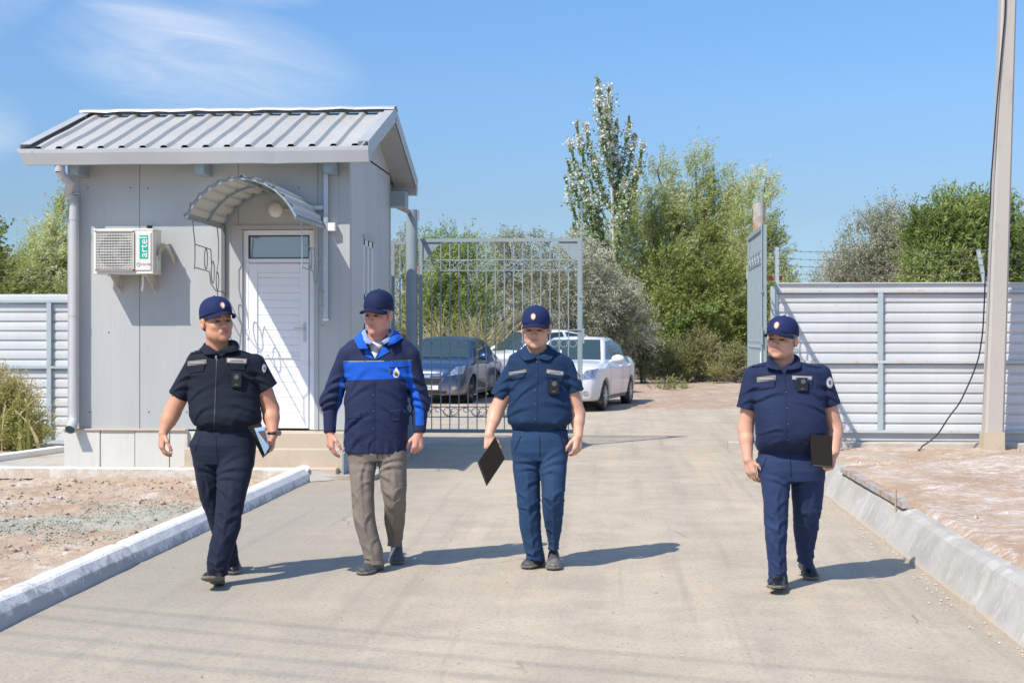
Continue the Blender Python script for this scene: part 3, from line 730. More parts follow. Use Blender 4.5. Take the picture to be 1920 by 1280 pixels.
mb.box((hx - 0.015, Yq - 0.008, hz - 0.12), (hx + 0.015, Yq - 0.001, hz + 0.10), 0.003); mb.cyl((hx, Yq - 0.05, hz + 0.03), (hx, Yq - 0.005, hz + 0.03), 0.008, 8); mb.box((hx - 0.11, Yq - 0.058, hz + 0.02), (hx + 0.01, Yq - 0.042, hz + 0.04), 0.004)
mb.build('handle', M['galv'], dr_)
mb = MB()
pieces('hinge', M['whitedoor'], dr_, [((fx0 + fw - 0.022, Yd - 0.02, hz), (fx0 + fw + 0.012, Yd - 0.0015, hz + 0.1)) for hz in (0.75, 1.5, 2.25)], 0.004)
mb = MB()   # surround trim
mb.box((dl - 0.02, YW - 0.012, ZP), (fx0 - 0.001, Yd + 0.05, dzt)); mb.box((fx1 + 0.001, YW - 0.012, ZP), (dr + 0.03, Yd + 0.05, dzt)); mb.box((dl - 0.02, YW - 0.016, fz1 + 0.005), (dr + 0.03, Yd + 0.05, fz1 + 0.05))
mb.build('door_trim', M['trimmetal'], hut)
# side window
mb = MB(); Xs = XR - 0.05
for a, b_ in (((wy0, wz0), (wy0+0.07, wz1)), ((wy1-0.07, wz0), (wy1, wz1)), ((wy0, wz1-0.07), (wy1, wz1)), ((wy0, wz0), (wy1, wz0+0.07)), (((wy0+wy1)/2-0.04, wz0), ((wy0+wy1)/2+0.04, wz1)), ((wy0, 1.95), (wy1, 2.02))):
    mb.box((Xs, a[0], a[1]), (Xs + 0.052, b_[0], b_[1]), 0.003)
wf = mb.build('window', M['white'], hut)
mb = MB(); mb.box((Xs - 0.01, wy0 + 0.05, wz0 + 0.05), (Xs + 0.02, wy1 - 0.05, wz1 - 0.05)); mb.build('pane', M['glass'], wf)
pieces('window_trim', M['trimmetal'], wf, [((XR - 0.01, wy0 - 0.05, wz1), (XR + 0.02, wy1 + 0.05, wz1 + 0.05))]); pieces('sill', M['trimmetal'], wf, [((XR - 0.01, wy0 - 0.05, wz0 - 0.04), (XR + 0.03, wy1 + 0.05, wz0))])
# roof sheets with trapezoidal ribs
def roof_half(ya, za, yb, zb):
    mb = MB(); nr = 16; w = (EX1 - EX0 - 0.1) / nr; prof = [(EX0, 0)]
    for i in range(nr):
        c = EX0 + 0.05 + (i + 0.62) * w
        prof += [(c - 0.060, 0), (c - 0.034, 0.034), (c + 0.012, 0.034), (c + 0.040, 0)]
        if i < nr - 1: prof += [(c + 0.5 * w, 0.0)]
    prof.append((EX1, 0)); n = 9; P = []
    for k in range(n):
        t = k / (n - 1); y = ya + (yb - ya) * t; z = za + (zb - za) * t
        row = []
        for q, (x, h) in enumerate(prof):
            row.append((x, y, z + h + 0.004 * math.sin(x * 3.1 + k * 1.3) * (0 if k in (0, n-1) else 1)))
        P.append(row)
    if yb < ya: P = P[::-1]
    mb.grid([r[::-1] for r in P])
    mb.add([(EX0, ya, za - 0.035), (EX1, ya, za - 0.035), (EX1, yb, zb - 0.035), (EX0, yb, zb - 0.035)], [(0, 1, 2, 3)])
    return mb.build('roof', M['roofmetal'], hut)
zE = 3.57; zR = 4.225
rf = roof_half(15.18, zE, RY, zR); rf2 = roof_half(18.92, zE, RY, zR)
mb = MB()   # ridge cap
P = []
for k in range(25):
    x = EX0 - 0.01 + (EX1 - EX0 + 0.02) * k / 24; w = 0.006 * math.sin(k * 2.3) + 0.004 * math.sin(k * 5.1)
    P.append([(x, RY - 0.16, zR + 0.02 + w), (x, RY - 0.15, zR + 0.045 + w), (x, RY, zR + 0.085 + w * 0.4), (x, RY + 0.15, zR + 0.03)])
mb.grid(P); mb.build('ridge_cap', M['trimmetal'], rf)
for X, s_ in ((EX0, -1), (EX1, 1)):
    for ya, za, yb, zb in ((15.16, zE, RY, zR), (18.94, zE, RY, zR)):
        a = np.array((X, ya, za)); b_ = np.array((X, yb, zb)); mb = MB()
        for o, w, h in (((s_*0.004, 0, -0.03), 0.008, 0.16), ((-s_*0.05, 0, 0.055), 0.11, 0.008)):
            mb.beam(a + o, b_ + o, w, h)
        mb.build('verge_trim', M['trimmetal'], rf)
mb = MB()   # soffit boards under the verge and eaves
mb.hexa([(XR, 15.3, 3.50), (EX1 - 0.01, 15.3, 3.50), (EX1 - 0.01, RY, 4.115), (XR, RY, 4.115), (XR, 15.3, 3.515), (EX1 - 0.01, 15.3, 3.515), (EX1 - 0.01, RY, 4.13), (XR, RY, 4.13)])
mb.hexa([(XR, RY, 4.115), (EX1 - 0.01, RY, 4.115), (EX1 - 0.01, 18.85, 3.50), (XR, 18.85, 3.50), (XR, RY, 4.13), (EX1 - 0.01, RY, 4.13), (EX1 - 0.01, 18.85, 3.515), (XR, 18.85, 3.515)])
mb.build('soffit', M['trimmetal'], hut)
# gutter (front) with lip, closed ends; back one too
def gutter(y0, s_):
    mb = MB()
    pr = [(y0 + s_*0.13, 3.55), (y0 + s_*0.13, 3.405), (y0 + s_*0.02, 3.40), (y0 - s_*0.012, 3.525), (y0 - s_*0.012, 3.565), (y0 - s_*0.0, 3.572), (y0 + s_*0.01, 3.56), (y0 + s_*0.012, 3.53), (y0 + s_*0.032, 3.415), (y0 + s_*0.12, 3.42), (y0 + s_*0.12, 3.55)]
    n = 30; P = []
    for k in range(n + 1):
        t = k / n; x = EX0 - 0.03 + (EX1 - EX0 + 0.035) * t
        dent = 0.010 * math.exp(-((x + 3.7) / 0.10) ** 2) + 0.003 * math.sin(x * 5)
        P.append([(x + (0.07 * (3.56 - z) / 0.16 if k == 0 else 0), y + s_*dent, z - dent * 0.5) for y, z in pr])
    mb.grid([r[::-1] for r in P] if s_ > 0 else P)
    for k in (0, n): mb.add(P[k][:5] , [(0, 1, 2, 3, 4)])
    return mb.build('gutter', M['trimmetal'], hut)
gutter(15.14, 1); gutter(18.96, -1)
# rafter tails
for px in (145, 378, 618):
    x = WY(px, 0, 15.35)[0]
    mb = MB(); mb.box((x - 0.05, 15.25, 3.30), (x + 0.05, YW + 0.02, 3.43), 0.004); mb.build('rafter_tail', M['bluegrey'], hut)
mb = MB(); mb.box((XR - 0.25, 18.45, 3.22), (XR + 0.2, 18.75, 3.42), 0.004); mb.build('rafter_tail', M['bluegrey'], hut)
# downpipe
xp = WY(138.5, 0, YW - 0.12)[0]; xo = WY(112, 0, 15.22)[0]
mb = MB(); yp = YW - 0.11
mb.cyl((xo, 15.22, 3.42), (xo, 15.22, 3.33), 0.055, 14)
mb.tube([(xo, 15.22, 3.34), (xo + 0.02, 15.25, 3.28), (xo + 0.08, 15.33, 3.22), (xp - 0.05, yp - 0.05, 3.13), (xp - 0.01, yp, 3.06), (xp, yp, 2.98)], 0.052, 14)
for z in np.linspace(2.99, 3.10, 5): mb.cyl((xp, yp, z), (xp, yp, z + 0.012), 0.058, 14)
mb.cyl((xp, yp, 3.0), (xp, yp, 0.72), 0.052, 16)
for z in (2.82, 1.75, 0.86): mb.cyl((xp, yp, z), (xp, yp, z + 0.05), 0.056, 16)
mb.tube([(xp, yp, 0.86), (xp, yp, 0.66), (xp, yp - 0.01, 0.60), (xp, yp - 0.05, 0.54), (xp, yp - 0.13, 0.49)], [0.056] * 5, 16, cap=False)
mb.build('downpipe', M['pipe'], hut, smooth=False)
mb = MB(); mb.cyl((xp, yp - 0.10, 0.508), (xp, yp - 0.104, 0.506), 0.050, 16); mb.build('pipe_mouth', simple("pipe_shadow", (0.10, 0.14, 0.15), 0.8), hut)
# wall lamp, conduit, camera box
c = WY(518, 394, YW)
mb = MB(); P = []
for a, r in ((0, 0.085), (0.03, 0.085), (0.055, 0.07), (0.068, 0.04), (0.072, 0.004)):
    P.append([(c[0] + r*math.cos(t), YW - 0.002 - a, c[2] + r*math.sin(t)) for t in np.linspace(0, 2*math.pi, 25)])
mb.grid(P[::-1]); mb.build('wall_lamp', M['lamp'], hut, smooth=True)
mb = MB(); mb.box((c[0] + 0.09, YW - 0.03, c[2] - 0.012), (WY(606, 0, YW)[0], YW - 0.003, c[2] + 0.012), 0.003); mb.build('cable_duct', M['wall'], hut)
xc = WY(612.5, 0, YW)[0]; z0 = WY(0, 597, YW)[2]
mb = MB(); mb.box((xc - 0.026, YW - 0.055, z0), (xc + 0.026, YW - 0.006, 3.32), 0.004)
mb.box((xc - 0.20, YW - 0.05, c[2] + 0.0), (xc - 0.027, YW - 0.008, c[2] + 0.045), 0.003)
for i in range(26): mb.box((xc - 0.008, YW - 0.058, z0 + 0.08 + i*0.065), (xc + 0.008, YW - 0.0545, z0 + 0.11 + i*0.065))
cd = mb.build('conduit', M['galv'], hut)
mb = MB(); mb.box((xc - 0.03, YW - 0.06, z0 - 0.03), (xc + 0.03, YW - 0.006, z0 - 0.001), 0.004); mb.build('conduit_end', M['white'], hut)
q = WY(624, 426, YW - 0.05)
mb = MB(); mb.box((q[0] - 0.045, YW - 0.10, q[2] - 0.045), (q[0] + 0.035, YW - 0.006, q[2] + 0.045), 0.006); mb.build('sensor_box', M['white'], hut)

# ------------------------------------------------------------------ arched canopy
can = None
yF = 14.20; cF = WY(452, 409, yF); hw = 0.565; zc0 = 2.735; zc1 = 3.125; cx = cF[0]
def arc(t, dy=0, lift=0.0):   # t 0..1 left to right
    a = math.pi * (1 - t); h = (zc1 - zc0)
    ang = (t - 0.5) * 2 * 1.10; R = hw / math.sin(1.10)
    return (cx + (R + lift) * math.sin(ang), dy, zc0 + ((R + lift) * math.cos(ang) - R * math.cos(1.10)) * h / (R * (1 - math.cos(1.10))))
nA = 72
mb = MB(); rows = []
for y in (yF - 0.03, yF + 0.5, yF + 0.95, YW - 0.004):
    rows.append([arc(i / nA, y, 0.014 + (0.016 if i % 6 in (0, 1) else 0)) for i in range(nA + 1)])
mb.grid(rows)
mb.grid([[tuple(np.array(p) - (0, 0, 0.004)) for p in r[::-1]] for r in rows])
cn = mb.build('canopy', M['canopy'], hut)
mb = MB()
for y in (yF, yF + 0.75, YW - 0.02):
    pts = [arc(i / 28, y, 0.0) for i in range(29)]
    for a, b_ in zip(pts[:-1], pts[1:]): mb.beam(a, b_, 0.024, 0.026, up=(0, 1, 0))
for t in (0.0, 0.5, 1.0):
    a = arc(t, yF); b_ = arc(t, YW - 0.01); mb.beam(a, b_, 0.03, 0.04)
mb.build('canopy_frame', M['bluegrey'], cn)
for side in (0, 1):
    x = arc(side, 0)[0]; mb = MB()
    mb.box((x - 0.022, YW - 0.05, 1.95), (x + 0.022, YW - 0.007, 2.76), 0.003)
    rr = 0.0065
    def pl(pts): mb.tube([(x, p[0], p[1]) for p in pts], rr, 5)
    # curled bracket in the plane of the canopy edge: yy distance from wall, z
    w = lambda d: YW - 0.03 - d
    pl([(w(1.16), 2.73), (w(1.13), 2.62), (w(1.08), 2.50), (w(1.08), 2.32), (w(1.10), 2.22)])
    pl([(w(1.08), 2.48), (w(0.50), 2.46), (w(0.47), 2.30)])
    pl([(w(1.10), 2.24), (w(0.55), 2.22), (w(0.50), 2.10), (w(0.30), 2.02), (w(0.02), 2.02)])
    pl([(w(0.25), 2.72), (w(0.20), 2.58), (w(0.20), 2.36), (w(0.28), 2.22)])
    for cy_, cz_, r1, r2 in ((0.68, 2.35, 0.055, 0.11), (0.42, 2.22, 0.06, 0.12), (0.24, 2.13, 0.05, 0.10)):
        mb.tube([(x, w(cy_ + r1*math.cos(a)), cz_ + r2*math.sin(a)) for a in np.linspace(0, 2*math.pi, 19)[:-1]], rr, 5, closed=True)
    pl([(w(0.24), 2.02), (w(0.22), 1.86), (w(0.0), 1.86)]); pl([(w(0.22), 1.86), (w(0.20), 1.66), (w(0.0), 1.64)])
    mb.build('canopy_bracket', M['darksteel'] if side == 0 else M['bluegrey'], cn)

# ------------------------------------------------------------------ air conditioner
ax0 = WY(174, 0, 15.2)[0]; ax1 = WY(286, 0, 15.2)[0]; az1 = WY(0, 430.5, 15.2)[2]; az0 = WY(0, 513, 15.2)[2]
yA, yB_ = 15.22, 15.50
ac = thing('air_conditioner', 'ivory outdoor air conditioning unit with round fan grille on the grey hut wall', 'air conditioner', ((ax0+ax1)/2, yB_, az0))
mb = MB(); mb.box((ax0, yA, az0), (ax1, yB_, az1), 0.008); mb.box((ax0 - 0.004, yA - 0.004, az1 - 0.016), (ax1 + 0.004, yB_ + 0.004, az1 + 0.004), 0.004)
mb.box((ax1 - 0.20, yA - 0.012, az0 + 0.03), (ax1 - 0.02, yA - 0.0005, az1 - 0.035), 0.006)
mb.box((ax0 - 0.002, yA - 0.006, az0 - 0.006), (ax1 + 0.002, yB_, az0 + 0.012), 0.003)
mb.build('casing', M['acwhite'], ac)
fcx, fcz, fr = ax0 + 0.245, (az0 + az1) / 2, 0.19
mb = MB(); P = []
for r, y in ((fr, yA - 0.0015), (fr - 0.005, yA - 0.0015)): P.append([(fcx + r*math.cos(t), y, fcz + r*math.sin(t)) for t in np.linspace(0, 2*math.pi, 41)])
V = [(fcx + fr*math.cos(t), yA - 0.0015, fcz + fr*math.sin(t)) for t in np.linspace(0, 2*math.pi, 40, endpoint=False)]
mb.add(V, [tuple(range(40))]); fan = mb.build('fan_opening', simple("fan_dark", (0.14, 0.14, 0.16), 0.6, 0, 0.5, 9), ac)
mb = MB(); mb.cyl((fcx, yA - 0.006, fcz), (fcx, yA - 0.002, fcz), 0.05, 18)
for k in range(3):
    a = k * 2.094 + 0.4; P = []
    for r in np.linspace(0.05, 0.175, 6):
        P.append([(fcx + r*math.cos(a + da + r*2), yA - 0.003 - 0.0015*j, fcz + r*math.sin(a + da + r*2)) for j, da in enumerate((0, 0.3, 0.6))])
    mb.grid(P)
mb.build('fan_blade', simple("fan_blade", (0.26, 0.26, 0.30), 0.4), ac)
mb = MB(); gx0, gx1, gz0, gz1 = ax0 + 0.035, ax0 + 0.455, az0 + 0.035, az1 - 0.03
for i in range(25): x = gx0 + (gx1 - gx0) * i / 24; mb.box((x - 0.0022, yA - 0.024, gz0), (x + 0.0022, yA - 0.018, gz1))
for i in range(15): z = gz0 + (gz1 - gz0) * i / 14; mb.box((gx0, yA - 0.030, z - 0.0035), (gx1, yA - 0.0245, z + 0.0035))
for x in (gx0, gx1): mb.box((x - 0.006, yA - 0.03, gz0 - 0.006), (x + 0.006, yA - 0.0005, gz1 + 0.006))
for z in (gz0, gz1): mb.box((gx0 - 0.006, yA - 0.03, z - 0.006), (gx1 + 0.006, yA - 0.0005, z + 0.006))
mb.build('grille', M['acwhite'], ac)
mb = MB(); lx = ax1 - 0.10; mb.box((lx - 0.048, yA - 0.0155, az0 + 0.16), (lx + 0.048, yA - 0.0125, az1 - 0.07), 0.001)
lab = mb.build('brand_label', M['green'], ac)
V, Fc = text_mesh("artel", 0.125); lz = (az0 + 0.16 + az1 - 0.07) / 2
V = np.stack([lx + 0.002 - V[:, 1], np.full(len(V), yA - 0.018), lz + V[:, 0]], 1)   # rotated a quarter turn, reads upwards
link_mesh('lettering', V, Fc, M['white'], lab)
V, Fc = text_mesh("INVERTER", 0.030); V = np.stack([lx + 0.012 + V[:, 0], np.full(len(V), yA - 0.0145), az0 + 0.095 + V[:, 1]], 1)
link_mesh('lettering', V, Fc, simple("grey_ink", (0.15, 0.15, 0.17), 0.6), ac)
mb = MB(); mb.tube([(lx - 0.058 + 0.02*math.cos(t), yA - 0.0145, az0 + 0.095 + 0.02*math.sin(t)) for t in np.linspace(0.7, 5.6, 12)], 0.002, 4); mb.build('emblem', simple("grey_ink2", (0.15, 0.15, 0.17), 0.6), ac)
for x in (ax0 + 0.17, ax1 - 0.10):
    mb = MB(); mb.box((x - 0.02, yA + 0.02, az0 - 0.028), (x + 0.02, YW - 0.004, az0 - 0.008), 0.002)
    mb.box((x - 0.02, YW - 0.012, az0 - 0.2), (x + 0.02, YW - 0.003, az0 - 0.03))
    mb.prism([(yA + 0.05, az0 - 0.03), (YW - 0.02, az0 - 0.19), (YW - 0.02, az0 - 0.03)], 0, x - 0.004, x + 0.004)
    mb.build('mounting_bracket', simple("bracket_white", (0.55, 0.52, 0.46), 0.6, dirt=(0.3, 0.2, 0.1), dirt_amt=0.3, dscale=12), ac)
mb = MB(); x = ax1 + 0.03
mb.box((ax1 + 0.0005, yA + 0.08, az0 + 0.05), (ax1 + 0.018, yA + 0.2, az0 + 0.2), 0.004)
mb.build('valve_cover', M['acwhite'], ac)
for k in range(3):
    mb = MB(); mb.tube([(ax1 + 0.01, 15.33 + 0.03*k, az0 + 0.14 + 0.04*k), (ax1 + 0.05 + 0.02*k, 15.36 + 0.03*k, az0 + 0.33), (ax1 + 0.10 + 0.015*k, 15.45, az0 + 0.27 - 0.03*k), (ax1 + 0.13, 15.55, az0 + 0.17 - 0.02*k), (ax1 + 0.12, YW + 0.02, az0 + 0.18)], 0.014, 8)
    mb.build('refrigerant_pipe', M['foam'], ac, smooth=True)
mb = MB(); mb.tube([(ax1 - 0.16, 15.36, az0 - 0.01), (ax1 - 0.16, 15.36, az0 - 0.06), (ax1 - 0.165, 15.37, az0 - 0.12), (ax1 - 0.18, 15.38, az0 - 0.19)], 0.012, 8); mb.build('drain_hose', M['white'], ac, smooth=True)
mb = MB(); mb.cyl((ax1 - 0.14, 15.56, az1 + 0.005), (ax1 - 0.14, 15.56, az1 + 0.04), 0.022, 10); mb.cyl((ax1 - 0.14, 15.52, az1 + 0.03), (ax1 - 0.14, 15.52, az1 + 0.06), 0.032, 12)
mb.build('wall_bushing', M['black'], ac)
# grey metal sheet leaning by the steps, with its black cable end
p0 = WG(632, 868, 0.05)
mb = MB(); a = WY(634, 875, 15.3); 
mb.hexa([(s1 + 0.01, 15.02, 0.03), (s1 + 0.03, 15.02, 0.03), (s1 + 0.10, 15.62, 0.03), (s1 + 0.08, 15.62, 0.03), (s1 + 0.01, 15.02, 0.27), (s1 + 0.03, 15.02, 0.27), (s1 + 0.10, 15.62, 0.42), (s1 + 0.08, 15.62, 0.42)])
ms = mb.build('metal_sheet', M['bluegrey']); tag(ms, 'small grey metal sheet standing against the right end of the hut steps', 'metal sheet')
# ================================================================== gate, posts, fences, pole, cables
YG = 19.8
def gate_leaf(name, label, loc, group):
    g = thing(name, label, 'gate', loc, group)
    L = 2.27; z0, z1 = 0.17, 2.885
    def B(nm, mb, par, mat='gatepaint'): return mb.build(nm, M[mat], par, local=True)
    mb = MB(); t = 0.05
    mb.box((0, -t/2, z0), (t, t/2, z1)); mb.box((L - t, -t/2, z0), (L, t/2, z1)); mb.box((t, -t/2 + .002, z1 - t), (L - t, t/2 - .002, z1)); mb.box((t, -t/2 + .002, z0), (L - t, t/2 - .002, z0 + t))
    B('frame', mb, g)
    for x, s_ in ((t, 1), (L - t, -1)):
        mb = MB(); mb.prism([(x, z1 - t - 0.002), (x + s_*0.26, z1 - t - 0.002), (x, z1 - t - 0.28)], 1, -0.004, 0.004) if s_ > 0 else mb.prism([(x, z1 - t - 0.002), (x, z1 - t - 0.28), (x - 0.05, z1 - t - 0.28), (x - 0.26, z1 - t - 0.002)], 1, -0.004, 0.004)
        B('gusset', mb, g)
    nb = 16; xs = [t + (L - 2*t) * (i + 1) / (nb + 1) for i in range(nb)]
    for x in xs:
        mb = MB(); mb.box((x - 0.0068, -0.0068, z0 + t), (x + 0.0068, 0.0068, z1 - t)); B('bar', mb, g)
    zz = [z1 - 0.30, z1 - 0.45, z0 + 0.36, z0 + 0.22]
    for z in zz:
        mb = MB(); mb.box((t, -0.013, z - 0.006), (L - t, -0.009, z + 0.008)); B('rail', mb, g)
    def ring(mb, cx, cz, r, a0=0, a1=2*math.pi, n=16, y=-0.012):
        a = np.linspace(a0, a1, n + 1); cl = abs(a1 - a0 - 2*math.pi) < 1e-6
        P = [(cx + r*math.cos(q), y, cz + r*math.sin(q)) for q in (a[:-1] if cl else a)]
        mb.tube(P, 0.0055, 5, closed=cl)
    for za, zb in ((zz[0], zz[1]), (zz[2], zz[3])):
        mb = MB(); h = za - zb; zm = (za + zb) / 2; w = (L - 2*t) / 11
        for i in range(11):
            c = t + w * (i + 0.5)
            if i % 2 == 0 or za < 1: ring(mb, c + (0.28*w if i % 2 else -0.2*w) * (za < 1), zm, h * 0.40)
            P = []
            for q in np.linspace(0, 1, 15):
                ang = q * 2 * math.pi; P.append((c - w*0.5 + w * q, -0.012, zm + h * 0.44 * math.cos(math.pi * q) * (1 if i % 2 else -1)))
            mb.tube(P, 0.0055, 5)
            ring(mb, c - w*0.42, zm + (h*0.2 if i % 2 else -h*0.2), h * 0.22, 0.5, 5.2, 10)
        B('scroll', mb, g)
    mb = MB(); zc = 1.42
    w = (L - 2*t) / (nb + 1)
    for i in range(nb + 1): ring(mb, t + w * (i + 0.5), zc, w * 0.40, y=-0.0135)
    B('ring_row', mb, g)
    mb = MB(); mb.cyl((L + 0.012, -0.035, z0 - 0.05), (L + 0.012, -0.035, 3.25), 0.009, 6); B('drop_rod', mb, g)
    mb = MB(); mb.box((L - 0.22, -0.04, 1.60), (L + 0.03, -0.026, 1.615)); mb.box((L + 0.02, -0.045, 1.42), (L + 0.045, -0.026, 1.63)); B('latch', mb, g)
    mb = MB(); mb.box((L - 0.03, -0.05, 2.05), (L + 0.03, -0.026, 2.09)); B('lug', mb, g)
    mb = MB(); mb.box((L - 0.29, -0.03, 1.18), (L - 0.27, -0.018, 1.33)); B('padlock_plate', mb, g, 'white')
    for z in (0.55, 2.30):
        mb = MB(); mb.cyl((-0.012, -0.02, z), (-0.012, -0.02, z + 0.2), 0.017, 8); B('hinge', mb, g, 'rusty')
    return g
hx = -2.746
gl = gate_leaf('gate_leaf', 'closed blue grey bar gate leaf with scroll rows, in front of the dark blue car', (hx, YG, 0), 'two iron gate leaves')
gr = copy_tree(gl); gr.location = (1.835, YG - 0.03, 0); gr.rotation_euler = (0, 0, -math.radians(90.6)); ORG[gr] = np.array((1.835, YG, 0))
gr['label'] = 'open gate leaf seen edge-on beside the post with the rusty top'
def gpost(name, label, x, zt, mat, capbox=1):
    p = thing(name, label, 'post', (x, YG, 0))
    mb = MB(); mb.cyl((x, YG, -0.1), (x, YG, zt), 0.083, 20); mb.build('post', M[mat], p, smooth=False)
    return p
pl_ = gpost('gate_post', 'thick round blue grey gate post beside the hut, holding the closed gate leaf', -2.85, 3.29, 'bluegrey')
mb = MB(); mb.box((-2.85 + 0.075, YG - 0.03, 3.14), (-2.85 + 0.10, YG + 0.03, 3.28)); mb.build('lug', M['bluegrey'], pl_)
mb = MB(); mb.tube([(-2.95, 18.5, 3.27), (-2.93, 19.2, 3.27), (-2.88, YG, 3.26)], 0.035, 8); mb.build('tie_pipe', M['rusty'], pl_)
pr_ = gpost('gate_post', 'thick round grey gate post with a rust-stained top, right of the road', 1.975, 3.35, 'rusty')
a = WY(1436, 523, YG); b_ = WY(1462, 523, YG)
mb = MB(); mb.box((1.975 + .07, YG - 0.03, a[2] - 0.02), (b_[0] + 0.03, YG + 0.03, a[2] + 0.045)); mb.build('bracket', simple('rust', (0.30, 0.13, 0.06), 0.8, var=0.3), pr_)
# narrow fence bay between hut and post
x0, x1 = WY(733, 0, YG)[0] - 0.6, -2.94
sf = thing('fence_bay', 'narrow blue grey bar fence bay between the hut and the thick gate post', 'fence', ((x0+x1)/2, YG, 0))
mb = MB(); mb.box((WY(734, 0, YG)[0], YG - 0.02, 0.1), (WY(740, 0, YG)[0], YG + 0.02, 2.85)); mb.box((x0, YG - 0.018, 2.80), (x1, YG + 0.018, 2.848)); mb.box((x0, YG - 0.018, 0.15), (x1, YG + 0.018, 0.2)); mb.build('frame', M['gatepaint'], sf)
for x in (WY(750, 0, YG)[0], WY(724, 0, YG)[0], WY(712, 0, YG)[0]):
    mb = MB(); mb.box((x - 0.008, YG - 0.008, 0.2), (x + 0.008, YG + 0.008, 2.80)); mb.build('bar', M['gatepaint'], sf)

M['sheet'] = wall_paint("white_profiled_sheet", (0.58, 0.595, 0.60), stain=(0.45, 0.42, 0.38), stain_amt=0.22, rough=0.32)
M['rail'] = simple("rail_paint", (0.50, 0.52, 0.52), 0.5, 0, 0.12, 4, dirt=(0.45, 0.27, 0.15), dirt_amt=0.42, dscale=4)
M['railb'] = simple("rail_paint_blue", (0.36, 0.43, 0.46), 0.5, 0, 0.12, 4, dirt=(0.30, 0.19, 0.11), dirt_amt=0.1, dscale=5)
def sheet_panel(par, x0, x1, z0, z1, Y, per=0.137):
    pr = [(z1 + 0.0, 0.03), (z1, 0.0), (z1 - 0.03, -0.004)]
    z = z1 - 0.10
    pr += [(z, 0.0)]
    while z > z0 + per:
        pr += [(z - 0.004, 0.0), (z - 0.012, 0.022), (z - 0.034, 0.022), (z - 0.046, 0.0), (z - 0.088, -0.003)]; z -= per
    pr += [(z0, 0.0)]
    n = max(2, int((x1 - x0) / 0.25)); P = []
    for i in range(n + 1):
        x = x0 + (x1 - x0) * i / n
        P.append([(x, Y + d + 0.0025 * math.sin(x * 2.1 + q * 0.5), z_) for q, (z_, d) in enumerate(pr)])
    mb = MB(); mb.grid(P)
    return mb.build('panel', M['sheet'], par)
def sheet_fence(name, label, x0, x1, Y, z0, z1, posts, railzs, railmat, joints):
    f = thing(name, label, 'fence', ((x0+x1)/2, Y, 0))
    e = [x0] + list(joints) + [x1]
    for i in range(len(e) - 1): sheet_panel(f, e[i] + 0.002, e[i+1] + 0.03, z0, z1, Y + 0.003 * (i % 2))
    for z in railzs:
        mb = MB(); mb.box((x0, Y - 0.055, z - 0.02), (x1, Y - 0.008, z + 0.02), 0.003); mb.build('rail', M[railmat], f)
    for x in posts:
        for za, zb in zip(railzs[1:], railzs[:-1]):
            mb = MB(); mb.box((x - 0.035, Y - 0.053, za + 0.021), (x + 0.035, Y - 0.008, zb - 0.021), 0.003); mb.build('post', M['railb'], f)
    return f
# right fence
xr0 = WY(1458, 0, 19.7)[0]
rf_ = sheet_fence('sheet_fence', 'tall white profiled sheet fence with rusty rails, right of the gate behind the concrete pole', xr0, 13.5, 19.7, 0.10, 2.235,
    [WY(1651, 0, 19.66)[0], WY(1651, 0, 19.66)[0] + 3.1, WY(1651, 0, 19.66)[0] + 6.2], [2.13, 1.17, 0.225], 'rail', [xr0 + 2.9, xr0 + 5.8])
mb = MB(); mb.box((xr0, 19.66, 2.236), (13.5, 19.75, 2.25)); mb.build('cap_strip', M['sheet'], rf_)
mb = MB(); mb.box((xr0 - 0.10, 19.66, 0.0), (xr0 - 0.004, 19.74, 2.20), 0.004); mb.build('end_post', M['railb'], rf_)
mb = MB(); mb.beam((xr0 - 0.12, 19.68, 0.95), (xr0 - 0.06, 19.7, 2.2), 0.03, 0.05, up=(0, 1, 0)); mb.build('brace', M['railb'], rf_)
wp = thing('barbed_wire', 'four rusty barbed wires strung on short steel posts above the right sheet fence', 'barbed wire', (xr0, 19.72, 2.24))
bw = [(WY(1457, y, 19.72)[2]) for y in (470, 485, 498, 513)]
xq = [WY(1457, 0, 19.72)[0], WY(1848, 0, 19.72)[0], WY(1848, 0, 19.72)[0] + 3.3, WY(1848, 0, 19.72)[0] + 6]
for i, x in enumerate(xq):
    mb = MB(); mb.beam((x, 19.72, 2.15), (x - (0.10 if i == 1 else 0), 19.72, 2.74 if i != 1 else 2.70), 0.05, 0.04, up=(0, 1, 0)); mb.build('wire_post', M['railb'], wp)
M['wire'] = simple("rusty_wire", (0.17, 0.15, 0.14), 0.6, 0.4, 0.2)
for z in bw:
    mb = MB()
    for a, b_ in zip(xq[:-1], xq[1:]):
        ts = np.linspace(0, 1, 12); P = [(a + (b_ - a) * t, 19.70, z - 0.035 * math.sin(math.pi * t) + random.uniform(-.004, .004)) for t in ts]
        mb.tube(P, 0.0035, 4)
        for k in range(22):
            t = (k + 0.5) / 22; c = (a + (b_ - a) * t, 19.70, z - 0.035 * math.sin(math.pi * t))
            mb.beam((c[0] - 0.012, c[1] - 0.008, c[2] - 0.016), (c[0] + 0.012, c[1] + 0.008, c[2] + 0.016), 0.003, 0.003); mb.beam((c[0] + 0.014, c[1] - 0.008, c[2] - 0.014), (c[0] - 0.008, c[1] + 0.008, c[2] + 0.016), 0.003, 0.003)
    mb.build('wire', M['wire'], wp)
rough_strip('fence_kerb', [(19.32, -0.05), (19.325, 0.085), (19.34, 0.10), (19.55, 0.10), (19.56, -0.05)], xr0 - 0.7, 13.4, M['concrete'], seed=51, axis=0, joint=3.0)
